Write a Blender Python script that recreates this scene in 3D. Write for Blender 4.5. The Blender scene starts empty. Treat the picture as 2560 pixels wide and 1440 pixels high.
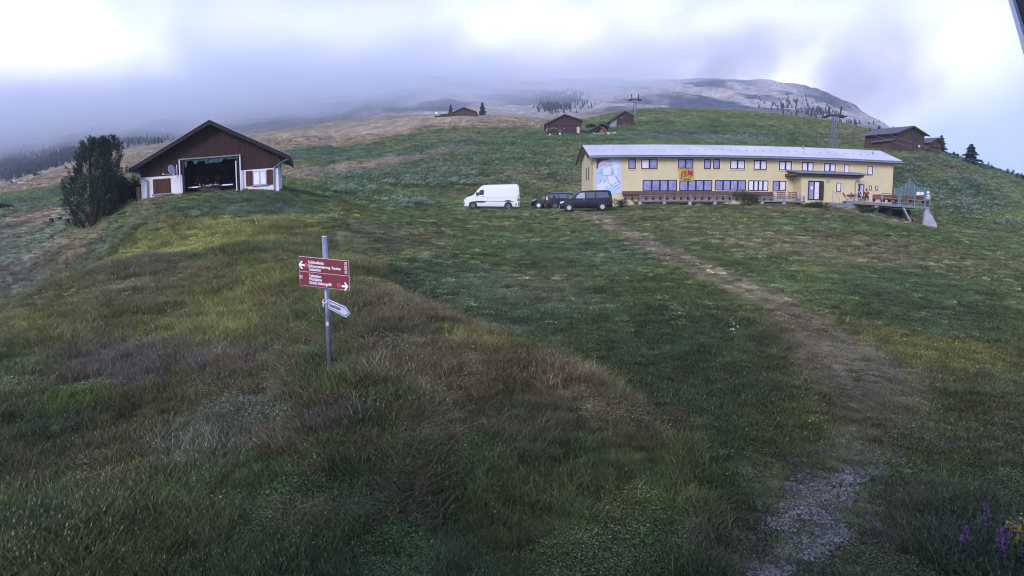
import bpy, math, random
import numpy as np
from mathutils import Vector, Matrix

# ------------------------------------------------------------ scene, camera, light
S = bpy.context.scene
COL = S.collection
CAM_H = 5.0                      # the camera hangs on a house wall, 5 m above z = 0
PITCH = math.radians(5.28)
FPX = 1668.0                     # focal length in photograph pixels (2560 wide)
cd = bpy.data.cameras.new('camera'); cam = bpy.data.objects.new('camera', cd); COL.objects.link(cam)
cd.sensor_width = 36; cd.lens = FPX / 2560 * 36; cd.clip_start = 0.05; cd.clip_end = 6000
cam.location = (0, 0, CAM_H); cam.rotation_euler = (math.pi/2 - PITCH, 0, 0)
S.camera = cam
S.view_settings.view_transform = 'Standard'; S.view_settings.look = 'None'
S.view_settings.exposure = 0.64; S.view_settings.gamma = 1
S.render.engine = 'CYCLES'
S.cycles.use_denoising = True
try: S.cycles.denoiser = 'OPENIMAGEDENOISE'
except Exception: pass
S.cycles.max_bounces = 6; S.cycles.volume_bounces = 4; S.cycles.transparent_max_bounces = 12
S.cycles.use_adaptive_sampling = True; S.cycles.adaptive_threshold = 0.015
S.cycles.filter_width = 1.05
S.cycles.volume_step_rate = 0.6; S.cycles.volume_max_steps = 256

SUN_EL, SUN_AZ = math.radians(24), math.radians(205)     # low veiled sun behind the camera
world = bpy.data.worlds.new('World'); S.world = world; world.use_nodes = True
def build_world():
    nt = world.node_tree; N = nt.nodes; L = nt.links
    N.clear()
    out = N.new('ShaderNodeOutputWorld'); bg = N.new('ShaderNodeBackground')
    sky = N.new('ShaderNodeTexSky'); sky.sky_type = 'NISHITA'; sky.sun_disc = False
    sky.sun_elevation = SUN_EL; sky.sun_rotation = SUN_AZ; sky.altitude = 1500; sky.air_density = 1.2; sky.dust_density = 2
    tc = N.new('ShaderNodeTexCoord')
    def lobe(px, py, sx, sy):
        """soft bright thinning of the cloud deck round one direction of the sky"""
        d = ray(px, py); v = N.new('ShaderNodeVectorMath'); v.operation = 'SUBTRACT'; v.inputs[1].default_value = d
        L.new(tc.outputs['Generated'], v.inputs[0])
        m = N.new('ShaderNodeVectorMath'); m.operation = 'MULTIPLY'; m.inputs[1].default_value = (FPX/sx, 0.6, FPX/sy)
        L.new(v.outputs[0], m.inputs[0])
        w = N.new('ShaderNodeVectorMath'); w.operation = 'ADD'; L.new(m.outputs[0], w.inputs[0]); L.new(warp.outputs[0], w.inputs[1])
        l = N.new('ShaderNodeVectorMath'); l.operation = 'LENGTH'; L.new(w.outputs[0], l.inputs[0])
        r = N.new('ShaderNodeMapRange'); r.interpolation_type = 'SMOOTHERSTEP'
        r.inputs['From Min'].default_value = 1.45; r.inputs['From Max'].default_value = 0.1
        L.new(l.outputs['Value'], r.inputs['Value'])
        return r.outputs[0]
    nz = N.new('ShaderNodeTexNoise'); nz.inputs['Scale'].default_value = 3.2; nz.inputs['Detail'].default_value = 4; nz.inputs['Roughness'].default_value = .48
    L.new(tc.outputs['Generated'], nz.inputs['Vector'])
    warp = N.new('ShaderNodeVectorMath'); warp.operation = 'MULTIPLY_ADD'
    warp.inputs[1].default_value = (1.5, 1.5, 1.5); warp.inputs[2].default_value = (-.75, -.75, -.75)
    L.new(nz.outputs['Color'], warp.inputs[0])
    acc = None
    for a, k in (((-60, 170, 380, 400), 1.2), ((1350, 130, 480, 150), .8), ((1800, 165, 520, 150), 1.0), ((2180, 180, 240, 160), .85), ((850, 90, 420, 110), .35)):
        o = lobe(*a); m = N.new('ShaderNodeMath'); m.operation = 'MULTIPLY'; m.inputs[1].default_value = k; L.new(o, m.inputs[0])
        if acc is None: acc = m.outputs[0]
        else:
            mx = N.new('ShaderNodeMath'); mx.operation = 'MAXIMUM'; L.new(acc, mx.inputs[0]); L.new(m.outputs[0], mx.inputs[1]); acc = mx.outputs[0]
    n2 = N.new('ShaderNodeTexNoise'); n2.inputs['Scale'].default_value = 3.6; n2.inputs['Detail'].default_value = 4; n2.inputs['Roughness'].default_value = .5
    L.new(tc.outputs['Generated'], n2.inputs['Vector'])
    deck = N.new('ShaderNodeValToRGB'); e = deck.color_ramp.elements
    e[0].position = .34; e[0].color = (.28, .385, .80, 1); e[1].position = .66; e[1].color = (.43, .53, .86, 1)
    L.new(n2.outputs[0], deck.inputs[0])
    mix = N.new('ShaderNodeMix'); mix.data_type = 'RGBA'
    L.new(acc, mix.inputs[0]); L.new(deck.outputs[0], mix.inputs[6]); mix.inputs[7].default_value = (1.5, 1.45, 1.6, 1)
    sc = N.new('ShaderNodeVectorMath'); sc.operation = 'SCALE'; sc.inputs['Scale'].default_value = 10.0
    L.new(mix.outputs[2], sc.inputs[0])
    fin = N.new('ShaderNodeMix'); fin.data_type = 'RGBA'; fin.inputs[0].default_value = .93
    L.new(sky.outputs[0], fin.inputs[6]); L.new(sc.outputs[0], fin.inputs[7])
    L.new(fin.outputs[2], bg.inputs['Color']); bg.inputs['Strength'].default_value = 0.10
    L.new(bg.outputs[0], out.inputs['Surface'])
def ray(px, py):
    """unit direction of a photograph pixel"""
    cx, cy = (px-1280)/FPX, (720-py)/FPX
    v = Vector((cx, math.cos(PITCH) + cy*math.sin(PITCH), -math.sin(PITCH) + cy*math.cos(PITCH)))
    return v.normalized()
def at(px, py, Y):
    """world point on that pixel's ray at distance Y ahead"""
    v = ray(px, py); return Vector((0, 0, CAM_H)) + v * (Y / v.y)
build_world()
sd = bpy.data.lights.new('sun', 'SUN'); sun = bpy.data.objects.new('sun', sd); COL.objects.link(sun)
sd.energy = 1.5; sd.angle = math.radians(22); sd.color = (1.0, .94, .90)
sv = Vector((math.sin(SUN_AZ)*math.cos(SUN_EL), math.cos(SUN_AZ)*math.cos(SUN_EL), math.sin(SUN_EL)))
sun.rotation_euler = sv.to_track_quat('Z', 'Y').to_euler()

# ------------------------------------------------------------ materials
def mat(name, col, rough=.7, metal=0, noise=None, bump=0, spec=.5, coat=0, scale_vec=None):
    """principled material; noise = (scale, dark factor, light factor) mottles the colour"""
    m = bpy.data.materials.new(name); m.use_nodes = True; nt = m.node_tree; b = nt.nodes['Principled BSDF']
    b.inputs['Base Color'].default_value = (*col, 1); b.inputs['Roughness'].default_value = rough; b.inputs['Metallic'].default_value = metal
    b.inputs['Specular IOR Level'].default_value = spec; b.inputs['Coat Weight'].default_value = coat
    if noise:
        tc = nt.nodes.new('ShaderNodeTexCoord'); mp = nt.nodes.new('ShaderNodeMapping'); nz = nt.nodes.new('ShaderNodeTexNoise')
        mp.inputs['Scale'].default_value = scale_vec or (1, 1, 1)
        nz.inputs['Scale'].default_value = noise[0]; nz.inputs['Detail'].default_value = 6; nz.inputs['Roughness'].default_value = .65
        r = nt.nodes.new('ShaderNodeValToRGB'); e = r.color_ramp.elements
        e[0].position = .3; e[1].position = .7
        e[0].color = (*[c*noise[1] for c in col], 1); e[1].color = (*[min(1, c*noise[2]) for c in col], 1)
        nt.links.new(tc.outputs['Object'], mp.inputs[0]); nt.links.new(mp.outputs[0], nz.inputs['Vector'])
        nt.links.new(nz.outputs[0], r.inputs[0]); nt.links.new(r.outputs[0], b.inputs['Base Color'])
        if bump:
            bp = nt.nodes.new('ShaderNodeBump'); bp.inputs['Strength'].default_value = bump; bp.inputs['Distance'].default_value = .03
            nt.links.new(nz.outputs[0], bp.inputs['Height']); nt.links.new(bp.outputs[0], b.inputs['Normal'])
    return m
def plank_mat(name, col, axis, width, gap=.1, vary=.45, rough=.8):
    """boards of one width along an axis: each board has its own tone, a groove between boards, grain along them"""
    m = bpy.data.materials.new(name); m.use_nodes = True; nt = m.node_tree; N = nt.nodes; L = nt.links; b = N['Principled BSDF']
    b.inputs['Roughness'].default_value = rough; b.inputs['Specular IOR Level'].default_value = .25
    tc = N.new('ShaderNodeTexCoord'); sp = N.new('ShaderNodeSeparateXYZ'); L.new(tc.outputs['Object'], sp.inputs[0])
    def M(op, a, c=None):
        n = N.new('ShaderNodeMath'); n.operation = op
        for i, x in enumerate((a, c)):
            if x is None: continue
            if isinstance(x, (int, float)): n.inputs[i].default_value = x
            else: L.new(x, n.inputs[i])
        return n.outputs[0]
    s = M('DIVIDE', sp.outputs['XYZ'.index(axis)], width)
    fl = M('FLOOR', s); fr = M('FRACT', s)
    wn = N.new('ShaderNodeTexWhiteNoise'); wn.noise_dimensions = '1D'; L.new(fl, wn.inputs['W'])
    mp = N.new('ShaderNodeMapping'); sc = [1.2, 1.2, 1.2]; sc['XYZ'.index(axis)] = 9; mp.inputs['Scale'].default_value = sc
    L.new(tc.outputs['Object'], mp.inputs[0]); nz = N.new('ShaderNodeTexNoise'); nz.inputs['Scale'].default_value = 1.6; nz.inputs['Detail'].default_value = 5
    L.new(mp.outputs[0], nz.inputs['Vector'])
    f = M('ADD', M('MULTIPLY', wn.outputs['Value'], vary), M('MULTIPLY', nz.outputs[0], .9))
    g = M('LESS_THAN', fr, gap); f = M('MULTIPLY', M('ADD', f, .45), M('SUBTRACT', 1, M('MULTIPLY', g, .7)))
    mx = N.new('ShaderNodeVectorMath'); mx.operation = 'SCALE'; mx.inputs[0].default_value = col; L.new(f, mx.inputs['Scale'])
    L.new(mx.outputs[0], b.inputs['Base Color'])
    bp = N.new('ShaderNodeBump'); bp.inputs['Strength'].default_value = .6; bp.inputs['Distance'].default_value = .02; L.new(f, bp.inputs['Height']); L.new(bp.outputs[0], b.inputs['Normal'])
    return m
def glass_mat(name, col=(.30, .31, .46), rough=.12):
    m = mat(name, col, rough, 0, (1.3, .55, 1.25), spec=.9); return m
MT = dict(
    plaster=mat('yellow render', (.66, .56, .35), .9, 0, (.9, .93, 1.05), .1),
    plaster_white=mat('white render', (.78, .74, .78), .9, 0, (1.4, .85, 1.06), .15),
    cream=mat('cream trim', (.85, .66, .42), .8),
    darkframe=mat('dark blue window frame', (.012, .012, .04), .45),
    pane=glass_mat('window glass', (.30, .29, .52)), curtain=mat('net curtain behind glass', (.80, .74, .90), .5, 0, (3, .8, 1.1), spec=.8),
    roofsheet=mat('corrugated roof sheet', (.62, .60, .64), .5, .15, (.35, .78, 1.1), spec=.6),
    gutter=mat('zinc gutter', (.30, .31, .42), .4, .6, (3, .8, 1.2)),
    darkwood=plank_mat('dark stained boards', (.040, .018, .018), 'X', .13), shutter=plank_mat('brown shutter boards', (.080, .030, .025), 'X', .11),
    beam=mat('dark timber', (.055, .025, .022), .8, 0, (5, .5, 1.5)), soffit=mat('dark soffit', (.02, .014, .02), .9, 0, (4, .6, 1.3)),
    brownwood=mat('brown timber', (.13, .072, .056), .75, 0, (5, .6, 1.4)), greywood=mat('weathered grey timber', (.20, .19, .24), .85, 0, (6, .6, 1.4)),
    logs=plank_mat('weathered log wall', (.050, .026, .028), 'Z', .32, .14, .5), barnwood=plank_mat('brown vertical barn boards', (.062, .034, .030), 'X', .22, .1, .8),
    barnroof=mat('old shingle roof', (.11, .10, .12), .9, 0, (2, .6, 1.4), .3), chaletwood=plank_mat('reddish chalet boards', (.12, .055, .042), 'Z', .25, .12, .6),
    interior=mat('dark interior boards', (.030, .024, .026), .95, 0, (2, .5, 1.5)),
    steel=mat('galvanised steel', (.30, .32, .42), .45, .55, (7, .75, 1.25)), postw=mat('white painted pole', (.72, .70, .82), .5),
    signred=mat('maroon sign face', (.18, .012, .028), .45, 0, (3, .9, 1.12)), white=mat('white lettering', (.85, .84, .9), .5), black=mat('black lettering', (.01, .01, .02), .5),
    signedge=mat('pale sign edge', (.55, .50, .55), .5), red=mat('red spot', (.50, .03, .03), .5), redring=mat('light red ring', (.75, .20, .18), .5),
    blue=mat('blue pictogram', (.06, .08, .35), .5), yellowp=mat('yellow pictogram', (.70, .38, .05), .5), green=mat('green dot', (.10, .25, .05), .5),
    signwhite=mat('pale sign face', (.62, .62, .78), .45, 0, (5, .9, 1.05)), navy=mat('navy border', (.015, .02, .10), .5),
    vanwhite=mat('white van paint', (.80, .80, .84), .28, 0, None, coat=.6), vanblack=mat('black car paint', (.008, .006, .012), .3, 0, None, coat=.25, spec=.35),
    vanbrown=mat('dark aubergine paint', (.014, .009, .016), .3, 0, None, coat=.25, spec=.35),
    trimblack=mat('black plastic trim', (.018, .018, .022), .6), rubber=mat('tyre rubber', (.012, .012, .013), .85), rim=mat('alloy rim', (.55, .55, .60), .35, .7),
    steelrim=mat('grey steel rim', (.13, .13, .16), .5, .5), midglass=mat('side glass', (.07, .085, .15), .1, 0, None, spec=1.0), carglass=mat('tinted car glass', (.02, .025, .045), .08, 0, None, spec=1.0), lightglass=mat('pale windscreen glass', (.35, .38, .50), .1, 0, None, spec=.9),
    headlamp=mat('headlamp', (.70, .72, .82), .15, .2), taillamp=mat('tail lamp', (.38, .02, .03), .25), pinklamp=mat('pale tail lamp', (.75, .35, .42), .25), jam=mat('panel seam', (.25, .25, .33), .5),
    concrete=mat('concrete', (.42, .41, .47), .9, 0, (1.5, .7, 1.2), .2), redcloth=mat('red canvas', (.55, .05, .06), .8, 0, (4, .8, 1.2)), redwood=mat('red brown boards', (.17, .035, .030), .8, 0, (2, .7, 1.3)),
    whitecloth=mat('white cloth', (.80, .80, .85), .8), skin=mat('skin', (.45, .26, .19), .6), hair=mat('dark hair', (.03, .018, .014), .8), bluecloth=mat('dark blue jacket', (.03, .035, .09), .8), maroon=mat('maroon jacket', (.14, .03, .04), .8),
    banner=mat('yellow banner cloth', (.52, .38, .07), .8, 0, (3, .85, 1.1)), bannered=mat('red banner letters', (.42, .02, .06), .7), bannerbrown=mat('brown banner ring', (.20, .12, .04), .7),
    greenfab=mat('torn green fabric', (.030, .070, .078), .9, 0, (4, .6, 1.5)), orange=mat('orange excavator paint', (.48, .13, .06), .5, 0, (6, .7, 1.2)),
    dish=mat('dish grey', (.55, .56, .66), .5), shutred=mat('red shutters', (.30, .035, .025), .7), lampw=mat('pale globe', (.75, .70, .74), .4),
    log1=mat('cut firewood', (.30, .18, .11), .85, 0, (6, .5, 1.4)), bark=mat('bark', (.045, .032, .028), .95, 0, (8, .6, 1.5)),
    pale=mat('pale new board', (.58, .46, .38), .7, 0, (4, .85, 1.1)), cable=mat('steel rope', (.16, .16, .24), .6), stone=mat('grey stone', (.30, .28, .31), .95, 0, (3, .6, 1.4), .3),
    mur0=mat('mural ground', (.55, .62, .85), .8, 0, (2.2, .85, 1.12)), mur1=mat('mural pale', (.70, .74, .90), .8, 0, (3, .9, 1.06)), mur2=mat('mural pink', (.64, .58, .74), .8, 0, (4, .85, 1.1)),
    mur3=mat('mural teal', (.38, .56, .72), .8, 0, (3, .8, 1.15)), mur4=mat('mural grey line', (.16, .22, .34), .8), mur5=mat('mural plum', (.12, .06, .13), .8), mur6=mat('mural light blue', (.42, .62, .88), .8, 0, (3, .85, 1.1)),
)
def clear_mat(name, col, alpha):
    m = mat(name, col, .15, 0, None, spec=.8); m.node_tree.nodes['Principled BSDF'].inputs['Alpha'].default_value = alpha; return m
MT['screen'] = clear_mat('green tinted wind screen', (.12, .22, .20), .38)

def foliage_mat(name, cols, scale=3.0, rough=.7):
    """leaf colour varied leaf by leaf and clump by clump"""
    m = bpy.data.materials.new(name); m.use_nodes = True; nt = m.node_tree; N = nt.nodes; L = nt.links; b = N['Principled BSDF']
    b.inputs['Roughness'].default_value = rough; b.inputs['Specular IOR Level'].default_value = .2
    tc = N.new('ShaderNodeTexCoord'); nz = N.new('ShaderNodeTexNoise'); nz.inputs['Scale'].default_value = scale; nz.inputs['Detail'].default_value = 5; nz.inputs['Roughness'].default_value = .8
    L.new(tc.outputs['Object'], nz.inputs['Vector'])
    r = N.new('ShaderNodeValToRGB'); el = r.color_ramp.elements; el[0].position = .3; el[1].position = .72
    el[0].color = (*cols[0], 1); el[1].color = (*cols[-1], 1)
    if len(cols) > 2: e = el.new(.5); e.color = (*cols[1], 1)
    L.new(nz.outputs[0], r.inputs[0]); L.new(r.outputs[0], b.inputs['Base Color'])
    return m
MT['pine'] = foliage_mat('pine needles', [(.012, .018, .016), (.034, .048, .038), (.10, .12, .095)], 5.5)
MT['spruce'] = foliage_mat('spruce needles', [(.010, .016, .018), (.018, .028, .026), (.035, .048, .040)], 2)
MT['bushm'] = foliage_mat('bush leaves', [(.014, .022, .014), (.035, .055, .03), (.075, .095, .06)], 5)
MT['bushd'] = foliage_mat('dark shrub leaves', [(.012, .014, .014), (.03, .032, .030), (.06, .062, .055)], 3)

# ------------------------------------------------------------ mesh helpers
class MB:
    def __init__(s): s.v = []; s.f = []
    def add(s, vs, fs):
        o = len(s.v); s.v += [tuple(v) for v in vs]; s.f += [tuple(i+o for i in f) for f in fs]; return s
    def box(s, x0, x1, y0, y1, z0, z1):
        vs = [(x, y, z) for x in (x0, x1) for y in (y0, y1) for z in (z0, z1)]
        return s.add(vs, [(0, 1, 3, 2), (4, 6, 7, 5), (0, 4, 5, 1), (2, 3, 7, 6), (0, 2, 6, 4), (1, 5, 7, 3)])
    def longbox(s, x0, x1, y0, y1, z0, z1, n=12):
        """box cut into n lengths along x so that it can follow a frame's gentle curve"""
        vs = []; fs = []
        for i in range(n+1):
            x = x0 + (x1-x0)*i/n; vs += [(x, y0, z0), (x, y1, z0), (x, y1, z1), (x, y0, z1)]
        for i in range(n):
            for k in range(4): fs.append((4*i+k, 4*i+4+k, 4*i+4+(k+1) % 4, 4*i+(k+1) % 4))
        fs += [(0, 1, 2, 3), (4*n+3, 4*n+2, 4*n+1, 4*n)]
        return s.add(vs, fs)
    def tube(s, p, q, r, n=8, r2=None):
        p = Vector(p); q = Vector(q); r2 = r if r2 is None else r2; d = (q-p)
        if d.length < 1e-6: return s
        d.normalize(); a = d.orthogonal().normalized(); b = d.cross(a); vs = []
        for c, rr in ((p, r), (q, r2)):
            for i in range(n):
                t = 2*math.pi*i/n; vs.append(c + (a*math.cos(t) + b*math.sin(t))*rr)
        fs = [(i, (i+1) % n, n+(i+1) % n, n+i) for i in range(n)] + [tuple(range(n))[::-1], tuple(range(n, 2*n))]
        return s.add(vs, fs)
    def path(s, pts, r, n=6):
        for p, q in zip(pts[:-1], pts[1:]): s.tube(p, q, r, n)
        return s
    def prism(s, poly, y0, y1):
        """polygon in x-z pushed from y0 to y1"""
        n = len(poly); vs = [(x, y0, z) for x, z in poly] + [(x, y1, z) for x, z in poly]
        return s.add(vs, [tuple(range(n)), tuple(range(n, 2*n))[::-1]] + [(i, n+i, n+(i+1) % n, (i+1) % n) for i in range(n)])
    def disc(s, c, r, y0, y1, n=20, r_in=0):
        if not r_in: return s.prism([(c[0]+r*math.cos(2*math.pi*i/n), c[1]+r*math.sin(2*math.pi*i/n)) for i in range(n)], y0, y1)
        for i in range(n):
            a, b = 2*math.pi*i/n, 2*math.pi*(i+1)/n
            s.prism([(c[0]+q*math.cos(t), c[1]+q*math.sin(t)) for q, t in ((r_in, a), (r, a), (r, b), (r_in, b))], y0, y1)
        return s
    def ball(s, c, r, n=10, m=6, sz=1):
        vs = [(c[0], c[1], c[2]-r*sz)]
        for j in range(1, m):
            t = math.pi*j/m
            vs += [(c[0]+r*math.sin(t)*math.cos(2*math.pi*i/n), c[1]+r*math.sin(t)*math.sin(2*math.pi*i/n), c[2]-r*sz*math.cos(t)) for i in range(n)]
        vs.append((c[0], c[1], c[2]+r*sz)); fs = []
        for i in range(n): fs.append((0, 1+(i+1) % n, 1+i))
        for j in range(m-2):
            for i in range(n): fs.append((1+j*n+i, 1+j*n+(i+1) % n, 1+(j+1)*n+(i+1) % n, 1+(j+1)*n+i))
        k = len(vs)-1
        for i in range(n): fs.append((k, 1+(m-2)*n+i, 1+(m-2)*n+(i+1) % n))
        return s.add(vs, fs)
    def build(s, name, m, parent=None, xf=None, smooth=False, bevel=0):
        me = bpy.data.meshes.new(name); vs = [tuple(xf(*v)) for v in s.v] if xf else s.v
        me.from_pydata(vs, [], s.f); me.validate(); me.update()
        import bmesh as _b
        bm = _b.new(); bm.from_mesh(me); _b.ops.recalc_face_normals(bm, faces=bm.faces)
        if bevel: _b.ops.bevel(bm, geom=[e for e in bm.edges if e.is_manifold and e.calc_face_angle(0) > .6], offset=bevel, segments=2, affect='EDGES', clamp_overlap=True)
        bm.to_mesh(me); bm.free()
        if smooth:
            for p in me.polygons: p.use_smooth = True
        me.materials.append(MT[m] if isinstance(m, str) else m)
        o = bpy.data.objects.new(name, me); COL.objects.link(o)
        if parent: o.parent = parent
        return o
def tag(o, label=None, cat=None, group=None, kind=None):
    if label: o['label'] = label
    if cat: o['category'] = cat
    if group: o['group'] = group
    if kind: o['kind'] = kind
    return o
def empty(name, loc, rz=0):
    o = bpy.data.objects.new(name, None); COL.objects.link(o); o.location = loc; o.rotation_euler = (0, 0, rz); o.empty_display_size = .2; return o
def kids(o): return [c for c in bpy.data.objects if c.parent == o]
def copy_tree(o, parent=None):
    c = o.copy(); COL.objects.link(c); c.parent = parent
    for ch in kids(o): copy_tree(ch, c)
    return c
class Frame:
    """a building's own axes: u along its front, w back, v up; the front may follow falling ground (slope, sag)"""
    def __init__(s, O, rot, slope=0, sag=0, skew=0):
        s.O = Vector(O); s.ex = Vector((math.cos(rot), math.sin(rot), 0)); s.ey = Vector((-math.sin(rot+skew), math.cos(rot+skew), 0)); s.sl = slope; s.sag = sag
    def rel(s, u, w, v):
        p = s.ex*u + s.ey*w; return Vector((p.x, p.y, v + s.sl*u + s.sag*u*u))
    def world(s, u, w, v): return s.O + s.rel(u, w, v)
    def uv(s, px, py, w=0):
        """front coordinates of a photograph pixel on the plane w metres behind the front"""
        c = Vector((0, 0, CAM_H)); d = ray(px, py); o = s.O + s.ey*w; n = Vector((-s.ex.y, s.ex.x, 0))
        t = (o-c).dot(n)/d.dot(n); p = c + d*t; u = (p-o).dot(s.ex)
        return u, p.z - s.O.z - s.sl*u - s.sag*u*u
def text_mesh(body, size, name, m, parent, xf, squeeze=1.0, align='LEFT'):
    """lettering as a real thin mesh; xf(x, y) places it"""
    cu = bpy.data.curves.new('t', 'FONT'); cu.body = body; cu.size = size; cu.align_x = align; cu.extrude = 0; cu.resolution_u = 3; cu.offset = size*.03
    ob = bpy.data.objects.new('t', cu); COL.objects.link(ob); dg = bpy.context.evaluated_depsgraph_get(); dg.update()
    me = bpy.data.meshes.new_from_object(ob.evaluated_get(dg)); bpy.data.objects.remove(ob)
    for v in me.vertices: v.co = xf(v.co.x*squeeze, v.co.y)
    me.name = name; me.materials.clear(); me.materials.append(MT[m]); o = bpy.data.objects.new(name, me); COL.objects.link(o); o.parent = parent
    return o

# ------------------------------------------------------------ terrain
# ground heights known along a fan of directions: picture column -> (picture row, metres ahead)
FAN = {
 -700: [(1440, 8.5), (1000, 15), (850, 26), (760, 45), (640, 80), (575, 140), (520, 260), (440, 480), (399, 700), (385, 1100)],
 0: [(1440, 8.5), (1200, 11), (1000, 14.5), (870, 19), (800, 24), (769, 27.5), (790, 33), (765, 42), (700, 50), (625, 58), (565, 68), (532, 80), (528, 95), (505, 130), (485, 180), (470, 240), (460, 320), (440, 460), (393, 620), (350, 760), (357, 1250)],
 170: [(1440, 8.5), (1200, 11.2), (1000, 15), (850, 19.5), (760, 24), (701, 28.5), (716, 34), (698, 41), (650, 48), (590, 54), (556, 60), (535, 66), (510, 88), (480, 125), (445, 175), (415, 240), (412, 320), (400, 460), (360, 620), (314, 760), (320, 1250)],
 330: [(1440, 8.5), (1200, 11), (1000, 14.5), (850, 19), (750, 24), (655, 30), (662, 35), (635, 40), (590, 44), (545, 48), (515, 53), (500, 62), (470, 95), (420, 150), (395, 220), (372, 330), (368, 480), (330, 640), (284, 780), (290, 1250)],
 520: [(1440, 8.5), (1200, 11), (1000, 14), (850, 18), (740, 24), (650, 30), (600, 35), (540, 45), (484, 54), (478, 66), (455, 95), (410, 150), (370, 220), (345, 320), (345, 450), (311, 640), (264, 780), (272, 1250)],
 700: [(1440, 8.5), (1200, 10.8), (1000, 13.4), (850, 16.8), (740, 21.5), (650, 27.5), (600, 33), (540, 45), (478, 56), (470, 68), (445, 92), (400, 140), (360, 195), (335, 270), (332, 380), (302, 560), (250, 780), (258, 1250)],
 860: [(1440, 8.5), (1200, 10.6), (1000, 12.6), (928, 13.6), (850, 15.4), (760, 18.5), (690, 21.5), (655, 25), (652, 28.5), (628, 34), (590, 35), (548, 48), (512, 64), (490, 80), (455, 100), (425, 120), (395, 150), (365, 190), (330, 250), (305, 310), (306, 380), (300, 500), (238, 750), (228, 850), (234, 1250)],
 1080: [(1440, 8.5), (1200, 10.6), (1000, 13), (860, 15.6), (800, 17.2), (785, 18.3), (780, 20.3), (735, 23.5), (640, 31), (590, 43), (550, 56), (524, 70), (505, 80), (470, 90), (425, 105), (390, 122), (355, 150), (330, 185), (300, 240), (287, 290), (290, 360), (290, 500), (225, 750), (206, 880), (210, 1250)],
 1280: [(1440, 8.5), (1200, 10.8), (1000, 13.3), (885, 15.3), (858, 16.3), (852, 18.2), (800, 20.8), (700, 26), (640, 34), (590, 45), (550, 57), (525, 69), (519, 76), (500, 82), (465, 90), (430, 100), (400, 113), (370, 130), (345, 150), (328, 175), (300, 235), (292, 290), (294, 350), (282, 480), (265, 620), (236, 830), (220, 960), (222, 1300)],
 1440: [(1440, 8.5), (1200, 10.8), (1000, 13.5), (945, 14.4), (918, 15.3), (908, 17), (840, 19.5), (760, 23), (680, 28.5), (620, 38), (575, 50), (540, 62), (522, 72), (517, 80), (480, 90), (440, 100), (400, 115), (365, 132), (345, 147), (333, 158), (318, 190), (300, 240), (297, 300), (290, 450), (265, 620), (230, 830), (204, 1020), (215, 1300)],
 1600: [(1440, 8.5), (1200, 10.8), (1035, 12.8), (1012, 13.4), (1003, 14.8), (900, 17.5), (830, 19.8), (740, 23), (660, 31), (600, 42), (560, 54), (530, 65), (513, 73), (508, 80), (480, 92), (430, 104), (380, 122), (345, 142), (326, 160), (300, 185), (276, 225), (280, 280), (282, 400), (262, 600), (228, 830), (212, 1020), (220, 1300)],
 1900: [(1440, 8.5), (1200, 11), (1000, 14), (840, 18.8), (740, 24.5), (660, 32), (600, 43), (560, 54), (530, 65), (512, 73.5), (508, 80), (480, 92), (430, 108), (380, 128), (340, 150), (310, 180), (286, 222), (290, 290), (284, 450), (255, 700), (212, 1000), (220, 1300)],
 2080: [(1440, 8.5), (1200, 11.2), (1000, 14.3), (840, 19.3), (740, 25.3), (660, 34), (600, 45.5), (565, 55), (535, 66), (514, 74), (512, 80), (480, 94), (430, 112), (385, 132), (350, 155), (312, 195), (306, 225), (312, 290), (300, 500), (268, 780), (246, 1000), (262, 1300)],
 2240: [(1440, 8.5), (1200, 11.3), (1000, 14.6), (840, 20), (740, 26.4), (660, 36), (605, 48), (575, 58), (555, 67), (548, 74), (528, 84), (490, 97), (440, 112), (400, 125), (372, 138), (352, 158), (348, 190), (350, 260), (350, 420), (350, 700), (360, 1100)],
 2340: [(1440, 8.5), (1200, 11.5), (1000, 14.8), (840, 20.6), (740, 27.4), (660, 38.5), (610, 52), (585, 63), (572, 73), (566, 80), (535, 90), (490, 104), (440, 120), (400, 134), (384, 144), (379, 158), (385, 200), (405, 300), (420, 500), (440, 1100)],
 2560: [(1440, 8.5), (1200, 11.7), (1000, 15.2), (840, 21.8), (740, 30), (670, 42), (625, 58), (600, 75), (575, 90), (540, 104), (500, 120), (466, 138), (452, 155), (458, 200), (500, 330), (520, 600), (530, 1200)],
 3400: [(1440, 8.5), (1000, 17), (800, 32), (720, 55), (690, 90), (660, 130), (640, 170), (650, 300), (640, 700), (640, 1200)],
}
Y0 = 6.0
def _controls():
    A = []; R = []; Q = []
    for px, rows in FAN.items():
        for py, Y in rows:
            p = at(px, py, Y); A.append(p.x/(p.y+Y0)); R.append(math.log(p.y+Y0)); Q.append((p.z-CAM_H)/(p.y+Y0))
    for a in (-2.6, -1.3, -.6, 0, .6, 1.3, 2.6):
        for Y, z in ((5, -4.35), (2, -4.5), (-2, -4.6), (-4.5, -4.6)):
            A.append(a); R.append(math.log(Y+Y0)); Q.append(z/(Y+Y0))
    return np.array(A), np.array(R), np.array(Q)
_A, _R, _Q = _controls()
RS = .55
def _phi(d2): return d2*np.log(np.maximum(d2, 1e-12))*.5
def _solve():
    n = len(_A); d2 = (_A[:, None]-_A)**2 + ((_R[:, None]-_R)*RS)**2
    K = _phi(d2) + np.eye(n)*2e-5; P = np.stack([np.ones(n), _A, _R*RS], 1)
    M = np.zeros((n+3, n+3)); M[:n, :n] = K; M[:n, n:] = P; M[n:, :n] = P.T
    return np.linalg.solve(M, np.concatenate([_Q, np.zeros(3)]))
_C = _solve()
GA = np.concatenate([np.linspace(-2.6, -.95, 40)[:-1], np.linspace(-.95, .95, 560), np.linspace(.95, 2.6, 40)[1:]])
GR = np.concatenate([np.linspace(math.log(1.2), math.log(13), 60)[:-1], np.linspace(math.log(13), math.log(1320), 620)])
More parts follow.
